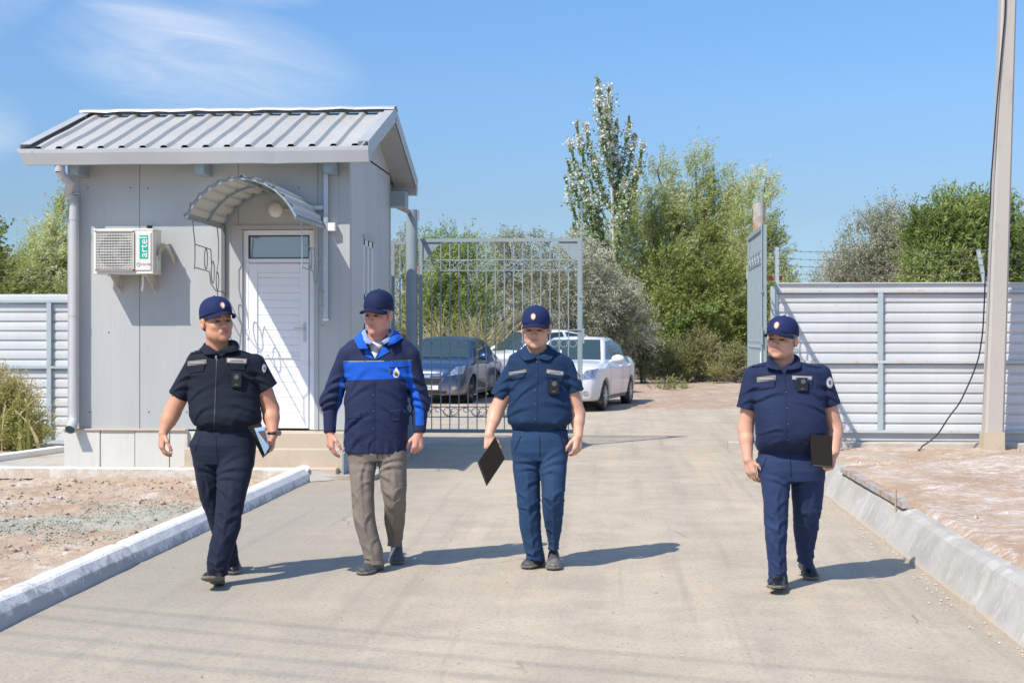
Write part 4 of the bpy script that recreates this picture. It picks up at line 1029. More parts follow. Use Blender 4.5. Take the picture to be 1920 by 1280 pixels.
# left fence behind the hut
lf = sheet_fence('sheet_fence', 'white profiled sheet fence with blue grey rails, left of the hut', -12.5, -5.9, 20.0, -0.0, 2.125, [WY(92, 0, 19.96)[0], WY(92, 0, 19.96)[0] - 3.0], [2.02, 1.07, 0.0], 'railb', [-9.4])
lw = thing('barbed_wire', 'thin barbed wires above the left sheet fence, in front of the willow', 'barbed wire', (-9, 20.02, 2.13))
for y in (488, 507, 520, 532):
    z = WY(60, y, 20.02)[2]; mb = MB(); mb.tube([(-12.5 + 6.6 * t, 20.02, z - 0.03 * math.sin(math.pi * 2 * t)) for t in np.linspace(0, 1, 14)], 0.0035, 4)
    for k in range(46): x = -12.4 + 6.4 * k / 46; mb.beam((x - .01, 20.01, z - .014 - 0.02), (x + .01, 20.03, z + .014 - 0.02), 0.003, 0.003)
    mb.build('wire', M['wire'], lw)
mb = MB(); mb.box((-5.98, 20.0, 2.1), (-5.93, 20.04, 2.75)); mb.box((-9.45, 20.0, 2.1), (-9.40, 20.04, 2.75)); mb.build('wire_post', M['railb'], lw)
# diagonal kerb behind on the left
a = WG(-60, 862, 0.12); b_ = WG(128, 836, 0.12)
mb = MB()
d_ = (b_ - a); d_[2] = 0; L_ = np.linalg.norm(d_); d_ /= L_; n_ = np.array([-d_[1], d_[0], 0])
mb.hexa([a - n_*0 - (0,0,.17), b_ - (0,0,.17), b_ + n_*0.16 - (0,0,.17), a + n_*0.16 - (0,0,.17), a, b_, b_ + n_*0.16, a + n_*0.16])
tag(mb.build('slanting_kerb', M['kerbw'], recenter=False), kind='structure')

# concrete pole
pb_ = WY(1860, 848, 19.1); pb_[2] = -0.3; pt = WY(1889, 0, 19.05)
dirp = (pt - np.array((pb_[0], 19.1, 0))) ; 
pole = thing('utility_pole', 'leaning square concrete pole in front of the right sheet fence', 'utility pole', (pb_[0], 19.1, 0))
H = 8.6; s_ = H / pt[2]; top = np.array((pb_[0], 19.1, 0)) + dirp * s_
def ringp(t, w):
    c = np.array((pb_[0], 19.1, 0)) + dirp * s_ * t; e = w * 0.12; h = w / 2
    return [c + np.array(v) for v in ((-h+e, -h, 0), (h-e, -h, 0), (h, -h+e, 0), (h, h-e, 0), (h-e, h, 0), (-h+e, h, 0), (-h, h-e, 0), (-h, -h+e, 0))]
mb = MB(); n = 24; P = [ringp(-0.03, 0.25)] + [ringp(k / n, 0.25 - 0.075 * (k / n) - 0.004 * (k > 0) ) for k in range(n + 1)]
P = [r + [r[0]] for r in P]; mb.grid([r for r in P][::-1]); mb.add(P[-1][:8], [tuple(range(8))])
M['polec'] = simple("pole_concrete", (0.45, 0.42, 0.38), 0.85, 0, 0.12, 1.5, bump=0.5, bs=25, dirt=(0.33, 0.29, 0.25), dirt_amt=0.25, dscale=3, spec=0.2, stretch=(1, 1, 0.4))
mb.build('shaft', M['polec'], pole)
mb = MB(); c = np.array((pb_[0], 19.1, 0)); mb.add([], []); mb.hexa([(c[0]-.135, 18.965, -.1), (c[0]+.135, 18.965, -.1), (c[0]+.135, 19.235, -.1), (c[0]-.135, 19.235, -.1), (c[0]-.13, 18.97, .27), (c[0]+.13, 18.97, .27), (c[0]+.13, 19.23, .27), (c[0]-.13, 19.23, .27)])
mb.build('foot', M['steps'], pole)
for z in (7.4, 8.0):
    mb = MB(); c = np.array((pb_[0], 19.1, 0)) + dirp * (z / pt[2]); mb.box((c[0] - 0.7, c[1] - 0.14, z), (c[0] + 0.7, c[1] - 0.09, z + 0.06)); mb.build('crossarm', M['galv'], pole)
# cable hanging down the pole and off to the ground
pts = [top + (-0.16, -0.12, -0.1)] + [WY(x, y, 18.93) for x, y in ((1887, 0), (1876, 120), (1868, 210), (1862, 290), (1858, 340), (1857, 385), (1853, 430), (1848, 500), (1846, 560), (1843, 620), (1836, 668), (1823, 705), (1800, 755), (1780, 780), (1758, 815), (1735, 833), (1712, 843))]
mb = MB(); 
pp = np.array(pts); tt = np.linspace(0, len(pp) - 1, 120); q = np.stack([np.interp(tt, range(len(pp)), pp[:, i]) for i in range(3)], 1)
ker = np.ones(5) / 5; q2 = q.copy()
for i in range(3): q2[2:-2, i] = np.convolve(q[:, i], ker, 'valid')
q2[-6:, 1] = np.linspace(18.9, 18.6, 6); q2[:, 2] = np.maximum(q2[:, 2], 0.06)
mb.tube(q2, 0.010, 6)
tag(mb.build('cable', M['black'], None, smooth=True), 'black cable running down the concrete pole and trailing to the ground', 'cable')
# overhead lines (their soft shadows cross the foreground)
hh = 7.3; sx_, sy_ = math.sin(SUN_AZ) / math.tan(SUN_EL) * hh, math.cos(SUN_AZ) / math.tan(SUN_EL) * hh
for k, (p, q) in enumerate((((177, 1133), (633, 1170)), ((83, 1150), (640, 1200)), ((33, 1180), (640, 1233)), ((67, 1213), (640, 1263)))):
    a = WG(*p); b_ = WG(*q); d = (b_ - a) / np.linalg.norm(b_ - a); a = a - d * 9; b_ = b_ + d * 16; off = np.array((-sx_, -sy_, hh + 0.0))
    P = [a + (b_ - a) * t + off - (0, 0, 0.5 * math.sin(math.pi * t)) + (0, 0, 0.35) for t in np.linspace(0, 1, 20)]
    mb = MB(); mb.tube(P, 0.0065, 6)
    o = mb.build('power_line', M['black'])
    tag(o, 'overhead power line casting the %s of the four faint shadows across the near road' % ('farthest', 'second farthest', 'second nearest', 'nearest')[k], 'power line', 'overhead power lines')

# beam lying on the right kerb, stake
a = WG(1573, 884, 0.27); b_ = WG(1688, 952, 0.27)
mb = MB(); mb.box((0, 0, 0), (0.001, 0.001, 0.001)) if False else None
mb.beam(a + (0.05, 0, 0.02), b_ + (0.05, 0, 0.02), 0.075, 0.045)
tag(mb.build('metal_beam', M['rusty']), 'rusty grey steel channel lying along the top of the right kerb', 'beam')
a = WG(1679, 944, 0.28); mb = MB(); mb.cyl(a - (0, 0, 0.05), a + (0.004, 0, 0.11), 0.008, 8)
tag(mb.build('stake', simple('wood', (0.40, 0.28, 0.17), 0.8)), 'short thin wooden stake standing in the salty dirt beside the steel channel', 'stake')
# ================================================================== cars
def carpaint(name, c, rough=0.3, metal=0.0):
    m, t, b = new_mat(name); b.inputs["Base Color"].default_value = (*c, 1); b.inputs["Roughness"].default_value = rough; b.inputs["Metallic"].default_value = metal
    b.inputs["Coat Weight"].default_value = 0.8; b.inputs["Coat Roughness"].default_value = 0.06
    n = t.noise(3, 4, 0.6); z = t.xyz(t.obj())[2]
    d = t.math('MULTIPLY', t.step(z, 0.6, 0.25), t.math('MULTIPLY_ADD', n, 0.5, 0.1)); t.l(t.mix(d, c, (0.42, 0.36, 0.29)), b.inputs["Base Color"])
    return m
M['tyre'] = simple("tyre_rubber", (0.035, 0.034, 0.033), 0.8, dirt=(0.25, 0.2, 0.15), dirt_amt=0.4, dscale=6)
M['rim'] = simple("alloy_rim", (0.55, 0.56, 0.58), 0.3, 0.7)
M['carglass'] = glass_mat("car_glass", (0.03, 0.055, 0.065), 0.03, 1.55, 0.5)
M['chrome'] = simple("chrome", (0.75, 0.75, 0.77), 0.12, 0.95, 0.02)
M['trimblack'] = simple("black_trim", (0.02, 0.02, 0.022), 0.5)
M['plate'] = simple("plate_white", (0.75, 0.75, 0.73), 0.4)
def headmat():
    m, t, b = new_mat("headlight_lens"); v = t.n("ShaderNodeTexVoronoi"); v.inputs["Scale"].default_value = 14; t.l(t.obj(), v.inputs["Vector"])
    t.l(t.mix(v.outputs["Distance"], (0.75, 0.76, 0.8), (0.2, 0.22, 0.26)), b.inputs["Base Color"]); b.inputs["Metallic"].default_value = 0.75; b.inputs["Roughness"].default_value = 0.12; b.inputs["Coat Weight"].default_value = 1.0
    return m
M['headl'] = headmat()
M['seat'] = simple("car_seat", (0.05, 0.05, 0.05), 0.8)
def car_sdf(P):
    x, y, z = P[:, 0], np.abs(P[:, 1]), P[:, 2]
    # lower body
    hood = np.interp(x, [-2.25, -2.1, -1.75, -1.2, 0.8, 1.15, 1.6, 1.9, 2.1, 2.28], [0.90, 1.03, 1.075, 1.0, 0.985, 1.01, 0.965, 0.905, 0.81, 0.66])
    wl = np.interp(x, [-2.25, -2.05, -1.6, 0.0, 1.3, 1.8, 2.05, 2.24], [0.68, 0.79, 0.845, 0.86, 0.86, 0.82, 0.74, 0.52])
    tuck = np.interp(z, [0.15, 0.30, 0.55, 0.80, 0.90, 1.1], [0.09, 0.03, 0.0, 0.0, 0.015, 0.10])
    char = 0.012 * np.exp(-((z - 0.86 + 0.03 * x * 0.3) / 0.03) ** 2)
    zb = np.interp(x, [-2.2, -1.7, -1.3, 1.3, 1.7, 2.2], [0.34, 0.26, 0.20, 0.19, 0.2, 0.22])
    dt = z - (hood - 0.05 * np.clip(y / 0.85, 0, 1) ** 3)
    ds = y - (wl - tuck + char)
    de = np.maximum(x - (2.20 - 0.24 * (y / 0.85) ** 3 - 0.05 * np.clip((z - 0.5) / 0.3, 0, 1.5) ** 2), -2.2 - x + 0.18 * (y / 0.85) ** 3)
    d = smax(smax(dt * 0.75, ds * 0.75, 0.08), de * 0.7, 0.08); d = smax(d, zb - z, 0.05)
    # cabin
    zr = np.interp(x, [-1.95, -1.55, -1.0, -0.4, 0.2, 0.45, 1.12, 1.3], [0.98, 1.15, 1.40, 1.495, 1.50, 1.455, 1.0, 0.86])
    wc = np.interp(z, [0.9, 1.0, 1.45, 1.6], [0.80, 0.765, 0.60, 0.53]) - 0.10 * np.clip((-1.0 - x) / 0.9, 0, 1) - 0.08 * np.clip((x - 0.5) / 0.7, 0, 1) * 0.5
    c = smax((z - zr + 0.035 * (y / 0.6) ** 2) * 0.75, y - wc, 0.07); c = np.maximum(np.maximum(c, 0.7 - z), np.abs(x + 0.33) - 1.62)
    d = smin(d, c, 0.05)
    for wx in (1.31, -1.31):
        w = np.hypot(x - wx, z - 0.31) - 0.355; d = smax(d, -np.maximum(w, 0.52 - y), 0.012)
    return d
_P, _F = sdf_mesh(car_sdf, (-2.32, -0.98, 0.1), (2.32, 0.98, 1.6), 0.024, band=2.6)
def front_patch(pts, n=8, m=10):    # (y,z) corners tl,tr,br,bl cast backwards from the front
    return quadgrid([(3.0, p[0], p[1]) for p in pts], n, m)
def side_patch(pts, s, n=8, m=14): return quadgrid([(p[0], s * 1.4, p[1]) for p in pts], n, m)
def make_car(name, label, paint, pos, fwd, scale=(1, 1, 1), plate=None, steer=0.0, group='parked cars'):
    c = thing(name, label, 'car', (0, 0, 0), None); pm = paint
    link_mesh('body', _P, _F, pm, c, True, local=True)
    def D(nm, Pg, Dr, off, mat, par=None, thick=0.0): return decal(nm, car_sdf, Pg, Dr, off, M[mat] if isinstance(mat, str) else mat, par or c, thick)
    # windscreen: cast from the front and above
    g = quadgrid([(2.6, -0.53, 1.86), (2.6, 0.53, 1.86), (2.6, 0.67, 1.335), (2.6, -0.67, 1.335)], 10, 14)
    ws = D('windscreen', g, (-1, 0, -0.20), 0.006, 'carglass')
    g = quadgrid([(-2.8, 0.50, 1.75), (-2.8, -0.50, 1.75), (-2.8, -0.6, 1.46), (-2.8, 0.6, 1.46)], 10, 12)
    D('rear_window', g, (1, 0, -0.20), 0.006, 'carglass')
    for s in (1, -1):
        D('side_window', side_patch([(0.40, 1.39), (-0.28, 1.435), (-0.34, 1.02), (0.86, 1.03)], s), (0, -s, 0), 0.006, 'carglass')
        D('side_window', side_patch([(-0.36, 1.435), (-0.95, 1.36), (-1.38, 1.08), (-0.42, 1.02)], s), (0, -s, 0), 0.006, 'carglass')
        hl = D('headlight', quadgrid([(3.0, s*0.60, 0.83), (3.0, s*0.795, 0.86), (3.0, s*0.76, 0.68), (3.0, s*0.44, 0.63)], 8, 12), (-1, 0, 0), 0.008, 'headl', thick=0.02)
        D('fog_light', ringgrid((3.0, s*0.60, 0.37), (0, 1, 0), (0, 0, 1), 0.06, 0.045, 4, 12), (-1, 0, 0), 0.008, 'headl')
        D('door_seam', side_patch([(0.93, 0.98), (0.915, 0.98), (0.915, 0.30), (0.93, 0.30)], s, 12, 2), (0, -s, 0), 0.003, 'trimblack')
        D('door_seam', side_patch([(-0.30, 1.0), (-0.315, 1.0), (-0.315, 0.28), (-0.30, 0.28)], s, 12, 2), (0, -s, 0), 0.003, 'trimblack')
        D('door_seam', side_patch([(-1.33, 1.02), (-1.345, 1.02), (-1.02, 0.55), (-1.005, 0.55)], s, 12, 2), (0, -s, 0), 0.003, 'trimblack')
        D('sill_trim', side_patch([(0.93, 0.275), (-0.93, 0.275), (-0.93, 0.262), (0.93, 0.262)], s, 2, 20), (0, -s, 0), 0.004, 'trimblack')
        for hxx in (-0.12, -1.05):
            mb = MB(); mb.box((hxx - 0.09, s*0.835, 0.865), (hxx + 0.09, s*0.895, 0.895), 0.008); mb.build('door_handle', pm, c, local=True)
        # mirror
        mp, mf = sdf_mesh(lambda P: smin(ell(P, (0.80, s*0.98, 1.04), (0.075, 0.135, 0.085)), rc(P, (0.78, s*0.80, 0.98), (0.8, s*0.92, 1.01), 0.025, 0.03), 0.03), (0.66, min(s*0.76, s*1.14), 0.92), (0.92, max(s*0.76, s*1.14), 1.16), 0.02)
        link_mesh('mirror', mp, mf, pm, c, True, local=True)
    # grille: chrome frame, dark inserts, plate, lower intake
    D('upper_grille', quadgrid([(3, -0.36, 0.70), (3, 0.36, 0.70), (3, 0.34, 0.635), (3, -0.34, 0.635)], 3, 12), (-1, 0, 0), 0.008, 'chrome')
    D('upper_grille', quadgrid([(3, -0.32, 0.69), (3, 0.32, 0.69), (3, 0.31, 0.655), (3, -0.31, 0.655)], 3, 12), (-1, 0, 0), 0.012, 'trimblack')
    D('lower_grille', quadgrid([(3, -0.40, 0.60), (3, 0.40, 0.60), (3, 0.28, 0.435), (3, -0.28, 0.435)], 4, 12), (-1, 0, 0), 0.008, 'chrome')
    D('lower_grille', quadgrid([(3, -0.36, 0.588), (3, 0.36, 0.588), (3, 0.265, 0.45), (3, -0.265, 0.45)], 4, 12), (-1, 0, 0), 0.012, 'trimblack')
    D('intake', quadgrid([(3, -0.45, 0.31), (3, 0.45, 0.31), (3, 0.42, 0.245), (3, -0.42, 0.245)], 3, 12), (-1, 0, 0), 0.006, 'trimblack')
    D('emblem', quadgrid([(3, -0.08, 0.655), (3, 0.08, 0.655), (3, 0.08, 0.60), (3, -0.08, 0.60)], 3, 5), (-1, 0, 0), 0.016, 'chrome')
    if plate:
        mb = MB(); mb.box((2.215, -0.26, 0.335), (2.225, 0.26, 0.425), 0.002); pl = mb.build('number_plate', M['plate'], c, local=True)
        V, Fc = text_mesh(plate, 0.10); V = np.stack([np.full(len(V), 2.228), V[:, 0] * 0.93 + 0.0, 0.377 + V[:, 1] * 0.95], 1); link_mesh('lettering', V, Fc, M['trimblack'], pl, local=True)
    mb = MB(); mb.tube([(1.17, -0.45 + 0.1*k, 1.015 + 0.002 * k) for k in range(8)], 0.007, 4); mb.build('wiper', M['trimblack'], c, local=True)
    for wx in (1.31, -1.31):
        for s in (1, -1):
            w = bpy.data.objects.new('wheel', None); col.objects.link(w); w.parent = c; w.location = (wx, s * 0.735, 0.305)
            if wx > 0: w.rotation_euler = (0, 0, steer)
            mb = MB(); pr = [(0.20, 0.095), (0.27, 0.10), (0.295, 0.088), (0.305, 0.06), (0.306, 0.0), (0.305, -0.06), (0.295, -0.088), (0.27, -0.10), (0.20, -0.095)]
            mb.grid([[(r*math.cos(a), o, r*math.sin(a)) for r, o in pr] for a in np.linspace(0, 2*math.pi, 33)]); mb.build('tyre', M['tyre'], w, smooth=True, local=True)
            mb = MB(); o = s * 0.075
            mb.grid([[(r*math.cos(a), q, r*math.sin(a)) for r, q in ((0.205, s*0.094), (0.195, s*0.092), (0.185, s*0.05), (0.17, -s*0.05))] for a in np.linspace(0, 2*math.pi, 33)])
            for k in range(10):
                a = 2*math.pi*k/10; u = np.array((math.cos(a), 0, math.sin(a))); mb.beam(u * 0.03 + (0, o, 0), u * 0.19 + (0, o + s*0.008, 0), 0.022, 0.03, up=(0, 1, 0))
            mb.cyl((0, o - s*0.03, 0), (0, o + s*0.012, 0), 0.035, 12); mb.cyl((0, -s*0.02, 0), (0, -s*0.0, 0), 0.14, 16); mb.build('rim', M['rim'], w, local=True)
    mb = MB(); mb.box((-1.6, -0.5, 0.2), (1.6, 0.5, 0.5)); mb.build('chassis', M['trimblack'], c, local=True)
    th = math.atan2(fwd[1], fwd[0]) + YAW
    c.location = pos; c.rotation_euler = (0, 0, th); c.scale = scale; ORG[c] = np.array(pos); c['group'] = group
    return c
def C2W(xc, dc, z=0.0): p = RT * xc + FW * dc; return (float(p[0]), float(p[1]), z)
make_car('parked_car', 'white sedan parked beyond the gate, its left side and wheels in full view', carpaint("white_paint", (0.72, 0.73, 0.75)), C2W(1.47, 30.45), (-0.276, -0.961))
make_car('parked_car', 'dark blue sedan parked facing the camera behind the closed gate leaf', carpaint("blue_paint", (0.014, 0.045, 0.12), 0.25, 0.15), C2W(-1.42, 33.25), (-0.2, -0.98), plate='75 PA', steer=0.25)
make_car('parked_car', 'white car mostly hidden between and behind the dark blue car and the white sedan', carpaint("white_paint_far", (0.74, 0.75, 0.77)), C2W(0.72, 36.2), (-0.86, -0.5), scale=(1, 1, 1.12))

# ================================================================== vegetation
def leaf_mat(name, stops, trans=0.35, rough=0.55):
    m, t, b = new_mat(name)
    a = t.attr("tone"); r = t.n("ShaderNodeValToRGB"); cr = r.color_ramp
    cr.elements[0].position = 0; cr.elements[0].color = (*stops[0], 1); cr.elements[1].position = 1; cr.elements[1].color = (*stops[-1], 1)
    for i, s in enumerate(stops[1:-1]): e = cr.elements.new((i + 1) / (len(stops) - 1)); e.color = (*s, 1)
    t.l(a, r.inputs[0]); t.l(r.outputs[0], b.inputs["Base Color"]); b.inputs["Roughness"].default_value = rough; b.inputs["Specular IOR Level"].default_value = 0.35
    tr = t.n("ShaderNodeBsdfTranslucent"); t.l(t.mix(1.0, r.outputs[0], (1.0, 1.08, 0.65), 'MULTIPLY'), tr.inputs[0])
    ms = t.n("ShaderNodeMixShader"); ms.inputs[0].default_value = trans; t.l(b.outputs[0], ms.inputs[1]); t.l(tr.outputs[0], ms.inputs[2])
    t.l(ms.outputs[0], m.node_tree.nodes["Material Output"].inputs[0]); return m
LM = {
 'willow': leaf_mat("willow_leaf", [(0.19, 0.22, 0.06), (0.34, 0.38, 0.12), (0.51, 0.54, 0.24), (0.68, 0.70, 0.50)], 0.45),
 'deep': leaf_mat("deep_green_leaf", [(0.15, 0.19, 0.05), (0.27, 0.31, 0.09), (0.42, 0.46, 0.17), (0.55, 0.57, 0.34)], 0.45),
 'bright': leaf_mat("bright_green_leaf", [(0.15, 0.205, 0.055), (0.25, 0.32, 0.10), (0.38, 0.45, 0.17), (0.50, 0.55, 0.32)], 0.45),
 'olive': leaf_mat("silver_leaf", [(0.24, 0.25, 0.17), (0.38, 0.385, 0.28), (0.52, 0.52, 0.42), (0.66, 0.65, 0.55)], 0.25),
 'poplar': leaf_mat("poplar_leaf", [(0.17, 0.23, 0.08), (0.30, 0.37, 0.16), (0.50, 0.53, 0.42), (0.76, 0.76, 0.71)], 0.2),
 'reed': leaf_mat("dry_reed", [(0.26, 0.26, 0.11), (0.42, 0.36, 0.17), (0.58, 0.48, 0.26), (0.66, 0.57, 0.36)], 0.3),
 'shrub': leaf_mat("dusty_shrub_leaf", [(0.18, 0.20, 0.08), (0.29, 0.30, 0.13), (0.42, 0.39, 0.20), (0.50, 0.43, 0.28)], 0.35),
 'tamarisk': leaf_mat("yellow_shrub_leaf", [(0.20, 0.25, 0.06), (0.36, 0.38, 0.11), (0.52, 0.47, 0.20), (0.55, 0.42, 0.26)], 0.3),
}
M['bark'] = simple("bark", (0.16, 0.12, 0.085), 0.9, 0, 0.25, 8)
M['barkw'] = simple("pale_bark", (0.52, 0.50, 0.44), 0.8, 0, 0.2, 8, dirt=(0.2, 0.17, 0.13), dirt_amt=0.3, dscale=10)
def leaves(P, Dv, L, Wd, tone, rg):
    """diamond leaves: P centre, Dv direction, L length, Wd width"""
    n = len(P); Dv = Dv / (np.linalg.norm(Dv, axis=1)[:, None] + 1e-9)
    r = rg.normal(size=(n, 3)); S = np.cross(Dv, r); S /= np.linalg.norm(S, axis=1)[:, None] + 1e-9
    L = np.broadcast_to(L, (n,))[:, None]; Wd = np.broadcast_to(Wd, (n,))[:, None]
    N = np.cross(Dv, S)
    V = np.stack([P - Dv * L / 2, P + S * Wd / 2 + N * Wd * 0.15, P + Dv * L / 2 - N * L * 0.08, P - S * Wd / 2 + N * Wd * 0.15], 1).reshape(-1, 3)
    Fc = np.arange(4 * n).reshape(n, 4); return V, Fc, np.repeat(np.clip(tone, 0, 1), 4)
def plant(name, label, cat, base, blobs, mat, n_tw, per, L, Wd, tw_len, lean=(0.0, 0, 0), up=0.5, seed=1, trunk=0.12, group=None, bark='bark', gap=0.45, droop=0.0, stems=5, shell=0.55, tonef=None, kind=None, ztrunk=0.5, brs=10):
    """blobs: list of (cx, cy, cz, rx, ry, rz) relative to base"""
    rg = np.random.default_rng(seed); base = np.array(base, float)
    t = thing(name, label, cat, base, group)
    B = np.array(blobs, float); vol = B[:, 3] * B[:, 4] * B[:, 5]; w = vol ** 0.8; w /= w.sum()
    pick = rg.choice(len(B), n_tw * 3, p=w)
    d = rg.normal(size=(n_tw * 3, 3)); d /= np.linalg.norm(d, axis=1)[:, None]
    rad = shell + (1.12 - shell) * rg.random(n_tw * 3) ** 0.7
    C = B[pick, :3] + d * B[pick, 3:] * rad[:, None]
    C[:, 2] = np.where(C[:, 2] < 0.03, 0.03 + rg.random(len(C)) * 0.3, C[:, 2])
    nz = fbm(C * (2.1 / max(0.4, B[:, 3].mean())) + seed * 7.7, 3, seed)
    keep = nz > gap + 0.055; C = C[keep][:n_tw]; d = d[keep][:n_tw]; nz = nz[keep][:n_tw]; pk = pick[keep][:n_tw]
    n = len(C)
    tdir = d * 0.7 + np.array(lean) + np.array([0, 0, up]) + rg.normal(size=(n, 3)) * 0.25; tdir /= np.linalg.norm(tdir, axis=1)[:, None]
    s = rg.random((n, per)) * tw_len * (0.6 + 0.8 * rg.random((n, 1)))
    jit = rg.normal(size=(n, per, 3)) * 0.035 * (tw_len / 0.5)
    P = C[:, None] + tdir[:, None] * s[..., None] + jit; P[..., 2] -= droop * s ** 2
    ld = tdir[:, None] * 0.7 + rg.normal(size=(n, per, 3)) * 0.55 + np.array(lean) * 0.8; ld[..., 2] -= droop * s * 1.5
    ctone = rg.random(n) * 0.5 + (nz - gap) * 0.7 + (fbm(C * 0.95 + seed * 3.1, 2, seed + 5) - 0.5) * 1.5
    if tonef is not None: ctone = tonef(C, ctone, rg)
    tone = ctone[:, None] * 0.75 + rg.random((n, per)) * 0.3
    P = P.reshape(-1, 3); P[:, 2] = np.maximum(P[:, 2], 0.02)
    V, Fc, T = leaves(P, ld.reshape(-1, 3), L * (0.7 + 0.6 * rg.random(len(P))), Wd * (0.7 + 0.6 * rg.random(len(P))), tone.reshape(-1), rg)
    o = link_mesh('crown' if cat == 'tree' else 'foliage', V, Fc, LM[mat], t, local=True); setattrf(o, 'tone', T)
    mb = MB()
    top = B[:, 2].max()
    for k in range(stems):     # limbs towards blob centres
        b_ = B[k % len(B)]; tgt = b_[:3] + rg.normal(size=3) * b_[3:] * 0.35; tgt[2] = max(tgt[2], 0.3) + b_[5] * 0.35
        st = rg.normal(size=3) * trunk * (0.3 if stems < 3 else 1.2); st[2] = -0.1
        mid = st + (tgt - st) * 0.5 + rg.normal(size=3) * 0.08 * np.linalg.norm(tgt)
        ts = np.linspace(0, 1, 7)[:, None]; Q = (1 - ts) ** 2 * st + 2 * ts * (1 - ts) * mid + ts ** 2 * tgt
        mb.tube(Q, np.linspace(trunk, trunk * 0.22, 7), 6)
        for j in range(brs):
            i0 = rg.integers(2, 7); e = Q[i0] + (rg.normal(size=3) * b_[3:] * 0.45 + np.array([0, 0, b_[5] * 0.25])); mb.tube([Q[i0], (Q[i0] + e) / 2 + rg.normal(size=3) * 0.05, e], [trunk * 0.25, trunk * 0.15, trunk * 0.05], 4)
    mb.build('trunk' if cat == 'tree' else 'stems', M[bark], t, local=True)
    if kind: t['kind'] = kind
    return t
def at(px, py, d):  # ground point below that pixel column
    p = W(px, py, d); p[2] = 0; return p
def blobs_px(base, d, lst):
    """(px,py,rx_px,ry_px[,dd]) -> metric blobs relative to base"""
    out = []
    for q in lst:
        px, py, rx, ry = q[:4]; dd = d + (q[4] if len(q) > 4 else 0); p = W(px, py, dd) - base; k = dd / F
        out.append((p[0], p[1], p[2], rx * k, (rx * k) * 0.9, ry * k))
    return out
wind = (0.35, 0, 0.05)
# --- tall poplar with white leaf undersides: ascending branches
def poplar():
    d = 47.0; base = at(1148, 700, d); k = d / F
    t = thing('poplar_tree', 'tall sparse poplar with white leaf undersides rising above the other trees', 'tree', base)
    rg = np.random.default_rng(4); top = np.array(W(1138, 175, d)) - base
    mb = MB(); tr = [np.array((0, 0, -0.1)), np.array((0.05, 0, 2.5)), np.array(W(1150, 430, d)) - base, np.array(W(1145, 300, d)) - base, top]
    ts = np.linspace(0, 4, 20); Q = np.array([[np.interp(x, range(5), [p[i] for p in tr]) for i in range(3)] for x in ts]); mb.tube(Q, np.linspace(0.085, 0.02, 20), 7)
    tips = [(1120, 145), (1142, 160), (1136, 195), (1122, 185), (1180, 218), (1190, 250), (1205, 268), (1080, 228), (1098, 232), (1068, 262), (1064, 298), (1090, 322), (1075, 418), (1100, 350), (1172, 330), (1160, 300), (1115, 290), (1190, 320), (1110, 420), (1085, 470), (1120, 380), (1170, 380), (1060, 330), (1130, 240), (1155, 225), (1148, 260), (1095, 400)]
    Ps, Ds, Ts, Ls = [], [], [], []
    for (px, py) in tips:
        tip = np.array(W(px, py, d + rg.uniform(-1.2, 1.2))) - base
        z0 = max(1.8, tip[2] - 1.0 - abs(tip[0] - np.interp(tip[2], Q[:, 2], Q[:, 0])) * 1.9 - rg.uniform(0, 0.8)); st = np.array([np.interp(z0, Q[:, 2], Q[:, i]) for i in range(3)])
        mid = st * 0.45 + tip * 0.55 + np.array([(tip[0] - st[0]) * 0.22, 0, -0.25]); s = np.linspace(0, 1, 12)[:, None]
        C = (1 - s) ** 2 * st + 2 * s * (1 - s) * mid + s ** 2 * tip; mb.tube(C, np.linspace(0.028, 0.006, 12), 5)
        nl = int(300 + 110 * np.linalg.norm(tip - st)); u = rg.random(nl) ** 0.75 * 0.93 + 0.07
        c = np.array([[np.interp(x, s[:, 0], C[:, i]) for i in range(3)] for x in u]); sp = 0.04 + 0.075 * np.sin(u * np.pi) ** 0.5
        clump = np.sin(u * 26 + rg.uniform(0, 6)); c += rg.normal(size=(nl, 3)) * (sp * (0.65 + 0.55 * clump))[:, None]
        Ps.append(c); Ds.append(rg.normal(size=(nl, 3)) + np.array((0.5, 0, 0.3)))
        hgt = np.clip((c[:, 2] - 4.2) / 4.5, 0, 1); wh = (clump * 0.3 + rg.random(nl) * 0.45 + hgt * 0.25 + (u > 0.8) * 0.3); Ts.append(np.where(wh > 0.70, 0.72 + 0.28 * rg.random(nl), 0.32 * rg.random(nl)))
    P = np.concatenate(Ps); V, Fc, T = leaves(P, np.concatenate(Ds), 0.095, 0.075, np.concatenate(Ts), rg)
    o = link_mesh('crown', V, Fc, LM['poplar'], t, local=True); setattrf(o, 'tone', T); mb.build('trunk', M['barkw'], t, local=True)
poplar()
G1 = 'leafy trees beyond the gate'
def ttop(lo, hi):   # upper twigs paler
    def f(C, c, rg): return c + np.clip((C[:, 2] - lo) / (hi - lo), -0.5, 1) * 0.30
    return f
d = 50.0
b = at(1225, 700, d); plant('willow_tree', 'bushy green willow right beside the tall white-leaved poplar', 'tree', b, blobs_px(b, d, [(1235, 350, 24, 46), (1215, 420, 52, 62), (1262, 440, 46, 66), (1190, 490, 60, 70), (1250, 545, 62, 80), (1160, 560, 45, 60), (1222, 610, 60, 60)]), 'willow', 3000, 14, 0.15, 0.028, 0.62, wind, 0.75, 11, 0.11, G1, gap=0.40, tonef=ttop(2, 7))
